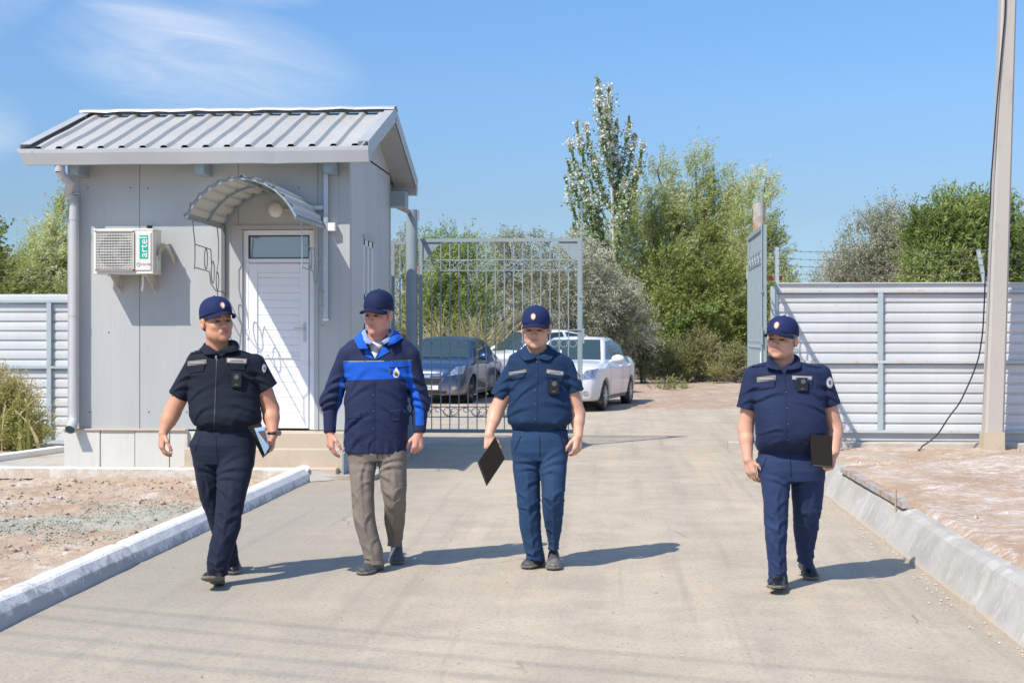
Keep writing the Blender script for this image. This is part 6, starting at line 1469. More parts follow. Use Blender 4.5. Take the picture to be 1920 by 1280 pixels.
def build_person(S):
    D = S['D']; x0 = (S['cx'] - 960) * D / F; cp = np.array([-x0, -D, CAMH])
    def L(px, py, dd=0.0): d = D + dd; return np.array([(px - 960) * d / F - x0, dd, CAMH + (HY - py) * d / F])
    def G(px, d, z=0.0): return np.array([(px - 960) * d / F - x0, d - D, z])
    def px_of(P): d = D + P[:, 1]; return 960 + (P[:, 0] + x0) * F / d, HY - (P[:, 2] - CAMH) * F / d
    base = RT * x0 + FW * D
    root = thing('person', S['label'], 'person', (base[0], base[1], 0), S.get('group'), YAW)
    def loft(rows, kr=1.0):
        K = []
        for r in rows:
            py, xl, xr, dd, ry = r; xl, xr = xl, xr; a = L(xl, py, dd); b_ = L(xr, py, dd); K.append((a[2], (a[0] + b_[0]) / 2, dd, (b_[0] - a[0]) / 2, ry * kr))
        return table(K)
    out = Person(); out.L = L; out.root = root; out.cp = cp; out.D = D; out.G = G
    def mk(name, P, Fc, mat, par=None, attrs=None):
        o = link_mesh(name, P, Fc, mat, par or root, True, local=True)
        for k, v in (attrs or {}).items(): setattrf(o, k, v)
        return o
    # ---------------- head
    HC = L(*S['head'][:2], S['head'][2]); R = rotm(*[math.radians(v) for v in S['hrot']]); hs = np.array(S['hs'])
    def toh(P): return ((P - HC) @ R) / hs
    fromh = lambda q: HC + R @ (np.asarray(q) * hs)
    smn = hs.min()
    ch = fromh((0, 0.01, 0.0))
    T = loft(S['torso'], 0.90)
    neck_b = L(*S['neck'])
    arms = []
    for a in S['arms']:
        s_, e_, w_ = L(*a['s']), L(*a['e']), L(*a['w']); hp = hand_prims(w_, a['hd'], a['hn'], a['ht'], a['curl'], a.get('hsc', 1.05)); arms.append((s_, e_, w_, a['r'], hp))
    hipz = T[0][0]
    def body(P):
        d = culled(P, ch, 0.16, lambda q: head_sdf(toh(q), S.get('lean', 0), S.get('age', 0)) * smn, 0.07)
        d = smin(d, rc(P, fromh((0, 0.022, -0.045)), neck_b, S['nr'] * 0.98, S['nr'] * 1.12), 0.022)
        # slim trunk under the clothes and legs down to the ankles
        z = P[:, 2]; cx, cy, rx, ry = [np.interp(z, T[0], T[i]) for i in (1, 2, 3, 4)]
        k = np.hypot((P[:, 0] - cx) / (rx - 0.022), (P[:, 1] - cy) / (ry - 0.022)); tr = (k - 1) * 0.1; tr = np.maximum(tr, np.maximum(z - neck_b[2] + 0.035, T[0][0] + 0.02 - z))
        d = smin(d, tr, 0.02)
        for (s_, e_, w_, r, hp) in arms:
            a = rc(P, s_, e_, r[0], r[1]); a = smin(a, rc(P, e_, e_ + (w_ - e_) * 0.35, r[1] * 0.95, r[2]), 0.02); a = smin(a, rc(P, e_ + (w_ - e_) * 0.35, w_, r[2], r[3]), 0.02)
            d = smin(d, a, 0.02); d = smin(d, culled(P, hp[2], 0.13, lambda q: hand_sdf(q, hp), 0.05), 0.012)
        for lg in S['legs']:
            r0, r1 = lg['rows'][0], lg['rows'][-1]; a = L((r0[1] + r0[2]) / 2, r0[0], r0[3]); b_ = L((r1[1] + r1[2]) / 2, r1[0], r1[3]); m = lg['rows'][len(lg['rows']) // 2]; mid = L((m[1] + m[2]) / 2, m[0], m[3])
            d = smin(d, rc(P, a, mid, 0.055, 0.04), 0.02); d = smin(d, rc(P, mid, b_, 0.04, 0.028), 0.02)
        return d
    allp = np.array([HC, *[x for a in arms for x in (a[0], a[1], a[2], a[4][2])]]); lo = allp.min(0) - 0.16; hi = allp.max(0) + 0.16; lo[2] = 0.06; hi[2] = HC[2] + 0.20; lo[1] = min(lo[1], -0.36); hi[1] = max(hi[1], 0.42)
    P, Fc = sdf_mesh(body, lo, hi, 0.0050)
    q = toh(P); inh = (np.abs(q) < (0.12, 0.13, 0.14)).all(1); qx = np.abs(q[:, 0]); front = q[:, 1] < -0.03
    big = np.full(len(P), -1.0)
    lip = np.where(inh & front, 0.013 - np.hypot(q[:, 0] * 0.55, (q[:, 2] + 0.0622) * 1.25), big)
    bz = 0.0185 + 0.10 * (qx - 0.018) * (qx < 0.035) - 0.22 * (qx - 0.035) * (qx >= 0.035)
    brow = np.where(inh & front & (qx > 0.012) & (qx < 0.054), 0.0062 - np.abs(q[:, 2] - bz), big)
    slit = np.where(inh & (q[:, 1] < -0.055), 0.0058 - np.hypot((qx - 0.0305) * 0.33, (q[:, 2] + 0.002 + 0.10 * (qx - 0.03))), big)
    cheek = np.where(inh, 1 - np.hypot((qx - 0.042) / 0.028, (q[:, 2] + 0.028) / 0.03), 0) + np.where(inh, 1 - np.linalg.norm((q - (0, -0.104, -0.03)) / 0.02, axis=1), 0).clip(0)
    cheek = cheek.clip(0) + S.get('ruddy', 0)
    beard = np.where(inh & front, 0.05 - np.hypot(qx - 0.0, (q[:, 2] + 0.078) * 0.9), big)
    mk('body', P, Fc, S['skin'], attrs=dict(lip=lip, brow=brow, slit=slit, cheek=cheek, beard=beard))
    # ---------------- hair
    def hair(P):
        q = toh(P); x = np.abs(q[:, 0])
        d = ell(q, (0, 0.014, 0.034), (0.0815, 0.101, 0.092)) ; d = smin(d, ell(q, (0, 0.03, -0.02), (0.070, 0.075, 0.06)), 0.02)
        lim = np.interp(q[:, 1], [-0.09, -0.055, -0.045, -0.02, 0.0, 0.03, 0.06, 0.1], [0.040, 0.038, 0.004, -0.012, 0.024, 0.024, -0.030, -0.050])
        fr = np.where((q[:, 1] < -0.06) & (S.get('fringe', 0) > 0), 0.020, lim)
        return np.maximum(d * smn, (fr - q[:, 2]) * smn * 0.8)
    P, Fc = sdf_mesh(hair, ch - 0.15, ch + 0.15, 0.005); mk('hair', P, Fc, S['hair'])
    # ---------------- cap
    cap = bpy.data.objects.new('cap', None); col.objects.link(cap); cap.parent = root
    bz_f, bz_b = S.get('capz', (0.046, 0.020))
    def band(q): return np.interp(q[:, 1], [-0.10, 0.11], [bz_f, bz_b])
    CR = np.array((0.0865, 0.108, 0.112))
    def dome(P, off=0.0):
        q = toh(P); zz = q.copy(); c0 = np.array((0, 0.008, 0.034)); 
        v = (zz - c0) / (CR + off); kk = (np.abs(v[:, 0]) ** 2.2 + np.abs(v[:, 1]) ** 2.2 + np.abs(v[:, 2]) ** 2.9) ** (1 / 2.35)
        a = np.arctan2(zz[:, 0], -zz[:, 1]); seam = 0.0012 * np.exp(-(((a / (math.pi / 3) + 0.5) % 1 - 0.5) / 0.035) ** 2)
        return (kk - 1) * 0.09 * smn + seam
    def capf(P):
        q = toh(P); return np.maximum(dome(P), (band(q) - q[:, 2]) * smn)
    P, Fc = sdf_mesh(capf, ch - (0.16, 0.16, 0.05), ch + (0.16, 0.16, 0.20), 0.005); crown = mk('crown', P, Fc, S['capm'], cap)
    nA, nR = 27, 9; rows = []; rows2 = []
    for i in range(nR):
        r_ = i / (nR - 1); row = []; row2 = []
        for j in range(nA):
            a = math.radians(-72 + 144 * j / (nA - 1)); ca, sa = math.cos(a), math.sin(a)
            ix, iy = 0.084 * sa, 0.008 - 0.104 * ca; ln = 0.080 * max(0, (ca - math.cos(math.radians(72))) / (1 - math.cos(math.radians(72)))) ** 0.55
            x = ix * (1 + r_ * 0.03); y = iy - ln * r_; z = bz_f + 0.004 - 0.016 * r_ * ln / 0.080 - 0.030 * (sa / 0.95) ** 2 * (0.7 + 0.35 * r_)
            row.append(fromh((x, y, z))); row2.append(fromh((x, y, z - 0.005)))
        rows.append(row); rows2.append(row2)
    mb = MB(); mb.grid([r[::-1] for r in rows]); mb.grid(rows2); mb.grid([rows[-1], rows2[-1]]); mb.build('brim', S['capb'], cap, smooth=True, local=True)
    bc = fromh((S.get('bx', 0.0), -0.2, 0.094)); ex = R @ np.array((1, 0, 0)); ez = R @ np.array((0, 0, 1)); dv = R @ np.array((0, 1, -0.10)); dv /= np.linalg.norm(dv)
    if S.get('badge', True):
        shp = lambda a: 1 - 0.12 * np.abs(np.cos(a)) + 0.15 * (np.sin(a) < -0.3) * (-np.sin(a)) ** 4
        g = ringgrid(bc, ex, ez, 0.0185, 0.0215, 5, 18, shp); decal('badge', lambda p: dome(p), g, dv, 0.003, M['orange'], cap)
        g = ringgrid(bc, ex, ez, 0.0125, 0.0155, 5, 18, shp); decal('badge_field', lambda p: dome(p), g, dv, 0.0045, M['badgew'], cap)
    P2, F2 = sdf_mesh(lambda p: ell(toh(p), (0, 0.008, 0.146), (0.008, 0.008, 0.005)) * smn, fromh((0, 0.008, 0.146)) - 0.02, fromh((0, 0.008, 0.146)) + 0.02, 0.003); mk('button', P2, F2, S['capm'], cap)
    # ---------------- shirt / jacket
    long_ = S.get('long', False); sd_ = S['seed']
    slv = [(L(*a['ss']), L(*a['se']), a['sr']) for a in S['arms']]
    elb = [L(*a['e']) for a in S['arms']]; wri = [L(*a['w']) for a in S['arms']]
    zt0, zt1 = T[0][0], T[0][-1]; vb = L(*S['vneck']); nt_ = fromh((0, 0.0, -0.09)); famp = S.get('fold', 0.006) * 1.25
    armpit = [L(*p) for p in S['armpit']]
    frg = np.random.default_rng(S['seed']); zt_top = zt1 - 0.0
    def uvp(u, v):
        z = zt_top - (zt_top - zt0) * v; cx = np.interp(z, T[0], T[1]); rx = np.interp(z, T[0], T[3]); return (cx + (2*u - 1) * rx * 0.98, z)
    sfold = []
    for (a, b_) in TFOLD:
        if frg.random() < 0.12: continue
        j = frg.normal(size=4) * 0.03; sfold.append((uvp(a[0]+j[0], a[1]+j[1]), uvp(b_[0]+j[2], b_[1]+j[3]), frg.uniform(0.011, 0.018), frg.uniform(0.6, 1.15) * S.get('dfold', 0.0062)))
    for k, (a, b_, r) in enumerate(slv):
        for q in range(4 if long_ else 2):
            if long_:
                t_ = 0.55 + 0.22 * q; p = a + (elb[k] - a) * t_ if t_ < 1 else elb[k] + (b_ - elb[k]) * (t_ - 1)
            else: t_ = 0.45 + 0.35 * q; p = a + (b_ - a) * t_
            sg = 1 if k == 0 else -1; sfold.append(((p[0] - sg*0.05, p[2] - 0.012), (p[0] + sg*0.055, p[2] + 0.03), 0.013, (0.010 if long_ else 0.006)))
    def shirt(P):
        t_ = zloft(P, T, 2.3)
        d = t_
        for k, (a, b_, r) in enumerate(slv):
            if long_:
                s_ = rc(P, a, elb[k], r[0], r[1]); s2 = rc(P, elb[k], b_, r[1] * 0.96, r[2]); s_ = smin(s_, s2, 0.03); ax = (b_ - elb[k]); ax /= np.linalg.norm(ax); s_ = smax(s_, (P - b_) @ ax, 0.006)
            else:
                s_ = rc(P, a, b_ + (b_ - a) * 0.15, r[0], r[1]); ax = (b_ - a) / np.linalg.norm(b_ - a); s_ = smax(s_, (P - b_) @ ax, 0.006); hem = np.abs((P - b_) @ ax + 0.022); s_ = s_ + 0.0012 * np.exp(-(hem / 0.003) ** 2)
            d = smin(d, s_, 0.011)
        # folds
        z = (P[:, 2] - zt0) / (zt1 - zt0)
        lowz = np.exp(-(np.maximum(z - 0.02, 0) / 0.22) ** 2)
        f = famp * 0.35 * (0.4 + 0.9 * lowz) * ridge1(P, 4, 7, 0.35, sd_)
        fm = np.clip((0.06 - P[:, 1]) / 0.06, 0, 1)
        for sf in sfold: f = f + fm * seg_fold(P, *sf)
        for k, ap in enumerate(armpit):
            g = np.exp(-(np.linalg.norm(P - ap, axis=1) / 0.17) ** 2); f = f + famp * 0.5 * g * ridge1(P, 4, 9, (0.75 if k == 0 else -0.75), sd_ + 3)
        for k in range(2):
            e = elb[k] if long_ else slv[k][1]; g = np.exp(-(np.linalg.norm(P - e, axis=1) / (0.15 if long_ else 0.08)) ** 2); f = f + famp * (1.0 if long_ else 0.4) * g * ridge1(P, 4, 9, 0.3 if k else -0.3, sd_ + 5)
        for (a, b_, w, h) in S.get('ridges', ()):
            a_, b2 = L(*a), L(*b_); dist = np.abs(rc(P, a_, b2, 0.0, 0.0)); f = f + h * np.exp(-(dist / w) ** 2)
        d = d - f
        if not long_:   # blouse / waistband seam
            wb = L(0, S['hemband'], 0)[2]; d = d + 0.006 * np.exp(-((P[:, 2] - wb) / 0.007) ** 2)
        # neck opening
        d = smax(d, -rc(P, nt_, neck_b + (0, 0.0, 0.0), S['nr'] + 0.006, S['nr'] + 0.004), 0.008)
        wv = np.maximum((np.abs(P[:, 0] - vb[0]) - (P[:, 2] - vb[2]) * S.get('vt', 0.62)) * 0.8, P[:, 1] + 0.015)
        d = smax(d, -wv, 0.004)
        return d
    pts = np.array([p for s_ in slv for p in (s_[0], s_[1])] + elb * long_ + [L(S['torso'][5][1], S['torso'][5][0]), L(S['torso'][5][2], S['torso'][5][0])])
    lo = pts.min(0) - 0.12; hi = pts.max(0) + 0.12; lo[1] = -0.32; hi[1] = 0.32; lo[2] = min(lo[2], zt0 - 0.03); hi[2] = zt1 + 0.06
    P, Fc = sdf_mesh(shirt, lo, hi, 0.0066, project=1)
    at_ = S['shirt_attr'](P, *px_of(P), L) if 'shirt_attr' in S else None
    sh = mk(S.get('shirt_name', 'shirt'), P, Fc, S['shirtm'], attrs=at_)
    out.shirt = shirt; out.sh = sh
    def rays(g2):   # (n,m,2) pixel grid -> start points and directions
        d_ = np.stack([(g2[..., 0] - 960) / F, np.ones(g2.shape[:2]), (HY - g2[..., 1]) / F], -1); nrm = np.linalg.norm(d_, axis=-1, keepdims=True)
        return cp + d_ * (D - 0.7), d_ / nrm
    def pxdecal(name, corners, off, mat, par=None, n=5, m=10, thick=0.0, f=shirt):
        g = quadgrid([(*c, 0) for c in corners], n, m)[..., :2]; st, dr = rays(g); return decal(name, f, st, dr, off, mat, par or sh, thick)
    def pxdisc(name, c, rx, ry, off, mat, par=None, f=shirt, thick=0):
        g = ringgrid((c[0], c[1], 0), (1, 0, 0), (0, 1, 0), rx, ry, 5, 20)[..., :2]; st, dr = rays(g); return decal(name, f, st, dr, off, mat, par or sh, thick)
    out.pxdecal = pxdecal; out.pxdisc = pxdisc
    def hit(px, py, f=shirt):
        g = np.array([[[px, py]]], float); st, dr = rays(g); return march(f, st.reshape(-1, 3), dr.reshape(-1, 3))[0]
    out.hit = hit
    for c, w in S.get('tapes', ()):
        tb = pxdecal('name_tape', c, 0.0035, M['tape']); cc = [np.array(p, float) for p in c]; ctr = sum(cc) / 4
        ins = lambda s1, s2: [ctr + (p - ctr) * (s1, s2) for p in cc]
        pxdecal('tape_field', ins(0.90, 0.62), 0.0048, M['tapew'] if w else M['tapeg'], tb)
        pxdecal('tape_text', ins(0.66 if w else 0.80, 0.22), 0.006, M['tapeg'] if w else M['tapew'], tb, 2, 8)
    for c in S.get('flaps', ()): pxdecal('pocket_flap', c, 0.0045, S['shirtm2'], n=6, m=12, thick=0.004)
    if 'placket' in S: pxdecal('placket', S['placket'], 0.003, S['shirtm2'], n=30, m=3)
    if 'zip' in S:
        zp = pxdecal('zipper', S['zip'], 0.003, M['ziptape'], n=30, m=2); h_ = hit(*S['pull']); mb = MB(); mb.box(h_ + (-0.006, -0.012, -0.022), h_ + (0.006, -0.004, 0.004), 0.002); mb.build('zip_pull', M['zip'], zp, local=True)
    for (px, py) in S.get('buttons', ()): pxdisc('button', (px, py), 1.0, 1.0, 0.005, M['tapeg'])
    for c, rx, ry in S.get('patches', ()):
        p_ = pxdisc('sleeve_patch', c, rx, ry, 0.003, M['patch']); pxdisc('patch_ring', c, rx * 0.7, ry * 0.7, 0.0045, M['badgew'], p_); pxdisc('patch_emblem', c, rx * 0.45, ry * 0.45, 0.006, M['tapeg'], p_)
    # collar: two edges as key points (px, py, dd)
    for nm, Tk, Bk, mt in S['collars']:
        def spl(K, n=34):
            Q = np.array([L(*k) for k in K]); t = np.linspace(0, len(Q) - 1, n); c_ = np.stack([np.interp(t, range(len(Q)), Q[:, i]) for i in range(3)], 1)
            for _ in range(1): c2 = c_.copy(); c2[1:-1] = (c_[:-2] + 2 * c_[1:-1] + c_[2:]) / 4; c_ = c2
            return c_
        A, B_ = spl(Tk), spl(Bk); m_ = 7; rr = []
        for u in np.linspace(0, 1, m_):
            row = A * (1 - u) + B_ * u; row[:, 2] += 0.010 * math.sin(u * math.pi); cen = np.array([A[:, 0].mean(), A[:, 1].mean(), 0]); ov = row - cen; ov[:, 2] = 0; ov /= np.linalg.norm(ov, axis=1)[:, None] + 1e-9; row = row + ov * 0.008 * math.sin(u * math.pi); rr.append(row)
        rr = np.array(rr); dd_ = shirt(rr.reshape(-1, 3)).reshape(rr.shape[:2]); lift = np.clip(0.005 + 0.013 * np.linspace(0, 1, m_)[:, None] - dd_, 0, 0.04); cenr = rr - np.array([neck_b[0], neck_b[1], 0]); cenr[..., 2] = 0.03; cenr /= np.linalg.norm(cenr, axis=-1, keepdims=True); rr = rr + cenr * (lift * (np.linspace(0, 1, m_)[:, None] > 0.3))[..., None]
        ir = rr - cenr * 0.0035
        mb = MB(); mb.grid([list(r) for r in rr]); mb.grid([list(r)[::-1] for r in ir]); mb.grid([list(rr[-1]), list(ir[-1])]); mb.grid([list(ir[0]), list(rr[0])]); mb.grid([[rr[i][0] for i in range(m_)], [ir[i][0] for i in range(m_)]]); mb.grid([[ir[i][-1] for i in range(m_)], [rr[i][-1] for i in range(m_)]])
        mb.build(nm, mt, sh, smooth=True, local=True)
    if S.get('epaulettes'):
        for (a, b_) in S['epaulettes']:
            pxdecal('epaulette', [a[0], a[1], b_[1], b_[0]], 0.006, S['shirtm2'], n=4, m=8, thick=0.004)
    # ---------------- trousers
    for l in S['legs']: l['rows'] = l['rows'] + [(l['rows'][-1][0] + 7, l['rows'][-1][1] - 1, l['rows'][-1][2] + 1, l['rows'][-1][3], l['rows'][-1][4])]
    PT = loft(S['pelvis']); LT = [loft(l['rows']) for l in S['legs']]; kz = [L(0, l['knee'], 0)[2] for l in S['legs']]
    tf = S.get('tfold', 0.007) * 1.25; hz = [t[0][0] for t in LT]; crz = L(0, S['crotch'][1], 0)
    crp = L(*S['crotch']); crz = crp
    lfold = [[], []]
    for i, t in enumerate(LT):
        for (a, b_) in LFOLD:
            if frg.random() < 0.15: continue
            j = frg.normal(size=4) * 0.03; q = []
            for (u, v), (ju, jv) in (((a[0], a[1]), j[:2]), ((b_[0], b_[1]), j[2:])):
                z = crz[2] - (crz[2] - hz[i]) * (v + jv * 0.6); uu = (u + ju) if i == 0 else 1 - (u + ju); q.append((np.interp(z, t[0], t[1]) + (2*uu - 1) * np.interp(z, t[0], t[3]), z))
            lfold[i].append((q[0], q[1], frg.uniform(0.010, 0.017), frg.uniform(0.6, 1.2) * S.get('lfold', 0.0065)))
    def trousers(P):
        d = zloft(P, PT, 2.4)
        for i, t in enumerate(LT):
            l = zloft(P, t, 2.15)
            z = P[:, 2]; g = np.exp(-((z - kz[i] + 0.03) / 0.11) ** 2) + 0.9 * np.exp(-((z - hz[i]) / 0.10) ** 2) + 0.16 + 0.55 * np.exp(-((z - crz[2]) / 0.09) ** 2)
            l = l - tf * 0.45 * g * ridge1(P, 4, 8, (0.55, -0.5)[i], sd_ + 20 + i)
            fm = np.clip((np.interp(z, t[0], t[2]) + 0.05 - P[:, 1]) / 0.05, 0, 1)
            for sf in lfold[i]: l = l - fm * seg_fold(P, *sf)
            cx = np.interp(z, t[0], t[1]); cy = np.interp(z, t[0], t[2]); l = l - 0.004 * np.exp(-((P[:, 0] - cx) / 0.008) ** 2) * (P[:, 1] < cy) * np.clip((kz[i] + 0.2 - z) / 0.2, 0, 1)
            l = l + 0.0025 * np.exp(-((z - hz[i] - 0.028) / 0.003) ** 2)
            d = smin(d, l, 0.018) if i == 0 else smin(d, l, 0.012)
        f = np.exp(-(np.linalg.norm(P - crp, axis=1) / 0.14) ** 2) * ridge1(P, 4, 8, 0.0, sd_ + 31) * tf * 0.4
        return d - f
    lo = np.array([min(t[1].min() - t[3].max() for t in LT) - 0.05, min(t[2].min() for t in LT) - 0.16, min(hz) - 0.02]); hi = np.array([max(t[1].max() + t[3].max() for t in LT) + 0.05, max(t[2].max() for t in LT) + 0.17, PT[0][-1] + 0.02]); lo[0] = min(lo[0], PT[1].min() - PT[3].max() - 0.03); hi[0] = max(hi[0], PT[1].max() + PT[3].max() + 0.03)
    P, Fc = sdf_mesh(trousers, lo, hi, 0.0070, project=1); trm = mk('trousers', P, Fc, S['trm']); out.trousers = trousers
    out.trm = trm
    # ---------------- shoes
    for (h, t, w) in S['shoes']:
        h = G(*h); t = G(*t); f = t - h; Ls = np.linalg.norm(f); f /= Ls; up = np.array((0, 0, 1.0)); lat = np.cross(f, up); lat /= np.linalg.norm(lat); up = np.cross(lat, f)
        K = Ls / 0.28
        def coord(P): q = P - h; return (q @ f) / K, q @ lat, q @ up
        U = [-0.03, -0.018, 0.0, 0.04, 0.10, 0.16, 0.20, 0.235, 0.262, 0.28]
        def sole(P):
            u, v, w_ = coord(P); hw = 1.13 * np.interp(u, U, [0.0, 0.024, 0.035, 0.036, 0.038, 0.047, 0.050, 0.046, 0.035, 0.0]) ; th = np.where(u < 0.07, 0.028, 0.018); base = np.where((u > 0.07) & (u < 0.13), 0.006, 0.0)
            return smax(np.abs(v) - hw, np.maximum(w_ - th, base - w_), 0.006)
        def upper(P):
            u, v, w_ = coord(P); hw = 1.13 * np.interp(u, U, [0.0, 0.022, 0.034, 0.037, 0.038, 0.044, 0.047, 0.043, 0.032, 0.0]); hh = np.interp(u, [-0.03, -0.015, 0.0, 0.05, 0.085, 0.12, 0.17, 0.22, 0.26, 0.28], [0.04, 0.095, 0.112, 0.122, 0.108, 0.084, 0.063, 0.052, 0.042, 0.024])
            k = np.sqrt((np.abs(v) / np.maximum(hw, 1e-3)) ** 2.4 + (np.clip(w_, 0, 1) / hh) ** 2.2); d = (k - 1) * 0.028 + 0.0010 * np.exp(-((u - 0.20) / 0.002) ** 2)
            d = np.maximum(d, 0.012 - w_); d = np.maximum(d, -0.022 - u)
            lace = np.exp(-((u - 0.10) / 0.04) ** 2) * 0.0012 * (np.sin(u * 420) > 0.2) * (np.abs(v) < 0.014)
            return d - lace
        c = (h + t) / 2 + up * 0.04; bb = Ls / 2 + 0.09
        P, Fc = sdf_mesh(upper, c - bb, c + bb, 0.006); so = mk('shoe', P, Fc, S['shoem'])
        P, Fc = sdf_mesh(sole, c - bb, c + bb, 0.006); mk('sole', P, Fc, M['sole'], so)
    return out
def body_camera(o, c, w, h, label):
    q = o.hit(*c); k = (o.D + q[1]) / F; W_, H_ = w * k / 2, h * k / 2
    wq = np.array(o.root.location) ; cy, sy = math.cos(YAW), math.sin(YAW); wp = wq + np.array((q[0]*cy - q[1]*sy, q[0]*sy + q[1]*cy, q[2]))
    t = thing('body_camera', label, 'body camera', wp, 'body cameras', YAW)
    mb = MB(); mb.box((-W_, -0.028, -H_), (W_, 0.004, H_), 0.006); mb.build('casing', M['camblack'], t, local=True)
    mb = MB(); mb.cyl((0.1*W_, -0.0335, H_ * 0.5), (0.1*W_, -0.0275, H_ * 0.5), W_ * 0.45, 14); mb.build('lens', M['lens'], t, local=True)
    mb = MB(); mb.box((-W_ * 0.3, -0.0295, -H_ * 0.62), (W_ * 0.3, -0.0275, -H_ * 0.52)); mb.build('status_strip', M['tapeg'], t, local=True)
def held(o, name, label, cat, corners, thick, mat, extra=None):
    """flat held item: 4 corners (px,py,dd) -> slab"""
    Q = [o.L(*c) for c in corners]; n = np.cross(Q[1] - Q[0], Q[3] - Q[0]); n /= np.linalg.norm(n); n = n if n[1] < 0 else -n
    t = thing(name, label, cat, np.array(o.root.location), None, YAW); c0 = sum(Q) / 4
    mb = MB(); e = 0.004
    B0 = [c0 + (q - c0) * 1.0 - n * thick / 2 for q in Q]; T0 = [c0 + (q - c0) * 1.0 + n * thick / 2 for q in Q]; m0 = [c0 + (q - c0) * 1.012 for q in Q]
    mb.add(B0 + m0 + T0, [(3, 2, 1, 0), (8, 9, 10, 11)] + [(i, (i+1) % 4, (i+1) % 4 + 4, i + 4) for i in range(4)] + [(i + 4, (i+1) % 4 + 4, (i+1) % 4 + 8, i + 8) for i in range(4)])
    mb.build('cover', mat, t, local=True)
    mb = MB(); a, b_ = Q[2] if False else Q[3], Q[2]; mb.beam(a * 0.93 + c0 * 0.07 + n * (thick / 2 + 0.001), b_ * 0.93 + c0 * 0.07 + n * (thick / 2 + 0.001), 0.004, 0.002, up=n); mb.build('edge_trim', M['tapeg'], t, local=True)
    return t, Q, n
NECKK = lambda a, b_, c, d, e: [a, b_, c, d, e]
skinA = skin_mat("tanned_skin", (0.60, 0.305, 0.185)); skinB = skin_mat("ruddy_skin", (0.66, 0.36, 0.265), (0.62, 0.22, 0.17)); skinC = skin_mat("light_skin", (0.68, 0.395, 0.27))
navy1 = cloth_mat("black_navy_cloth", (0.0085, 0.012, 0.022)); navy1t = cloth_mat("black_navy_twill", (0.012, 0.017, 0.034)); navy3 = cloth_mat("blue_navy_cloth", (0.010, 0.030, 0.075)); navy3t = cloth_mat("blue_navy_twill", (0.017, 0.045, 0.105))
navy4 = cloth_mat("navy_cloth", (0.012, 0.021, 0.058)); navy4t = cloth_mat("navy_twill", (0.019, 0.034, 0.088)); capm = cloth_mat("cap_cloth", (0.012, 0.021, 0.080), sheen=0.15); brimm = cloth_mat("brim_cloth", (0.009, 0.014, 0.050), sheen=0.1)
jack = cloth_mat("work_jacket_cloth", (0.014, 0.021, 0.058), masks=(('blue', (0.008, 0.085, 0.46)), ('piping', (0.42, 0.47, 0.35)))); jack2 = cloth_mat("work_jacket_navy", (0.013, 0.020, 0.054)); blue = cloth_mat("bright_blue_cloth", (0.008, 0.085, 0.46)); grey = cloth_mat("grey_brown_cotton", (0.185, 0.155, 0.13), (0.23, 0.195, 0.165), sheen=0.1); lblue = cloth_mat("pale_blue_shirt", (0.22, 0.30, 0.50)); whites = cloth_mat("white_shirt", (0.62, 0.62, 0.60))
hairb = hair_mat("black_hair", (0.018, 0.014, 0.013)); hairg = hair_mat("grey_hair", (0.22, 0.20, 0.19))
GP = 'uniformed men walking up the road'
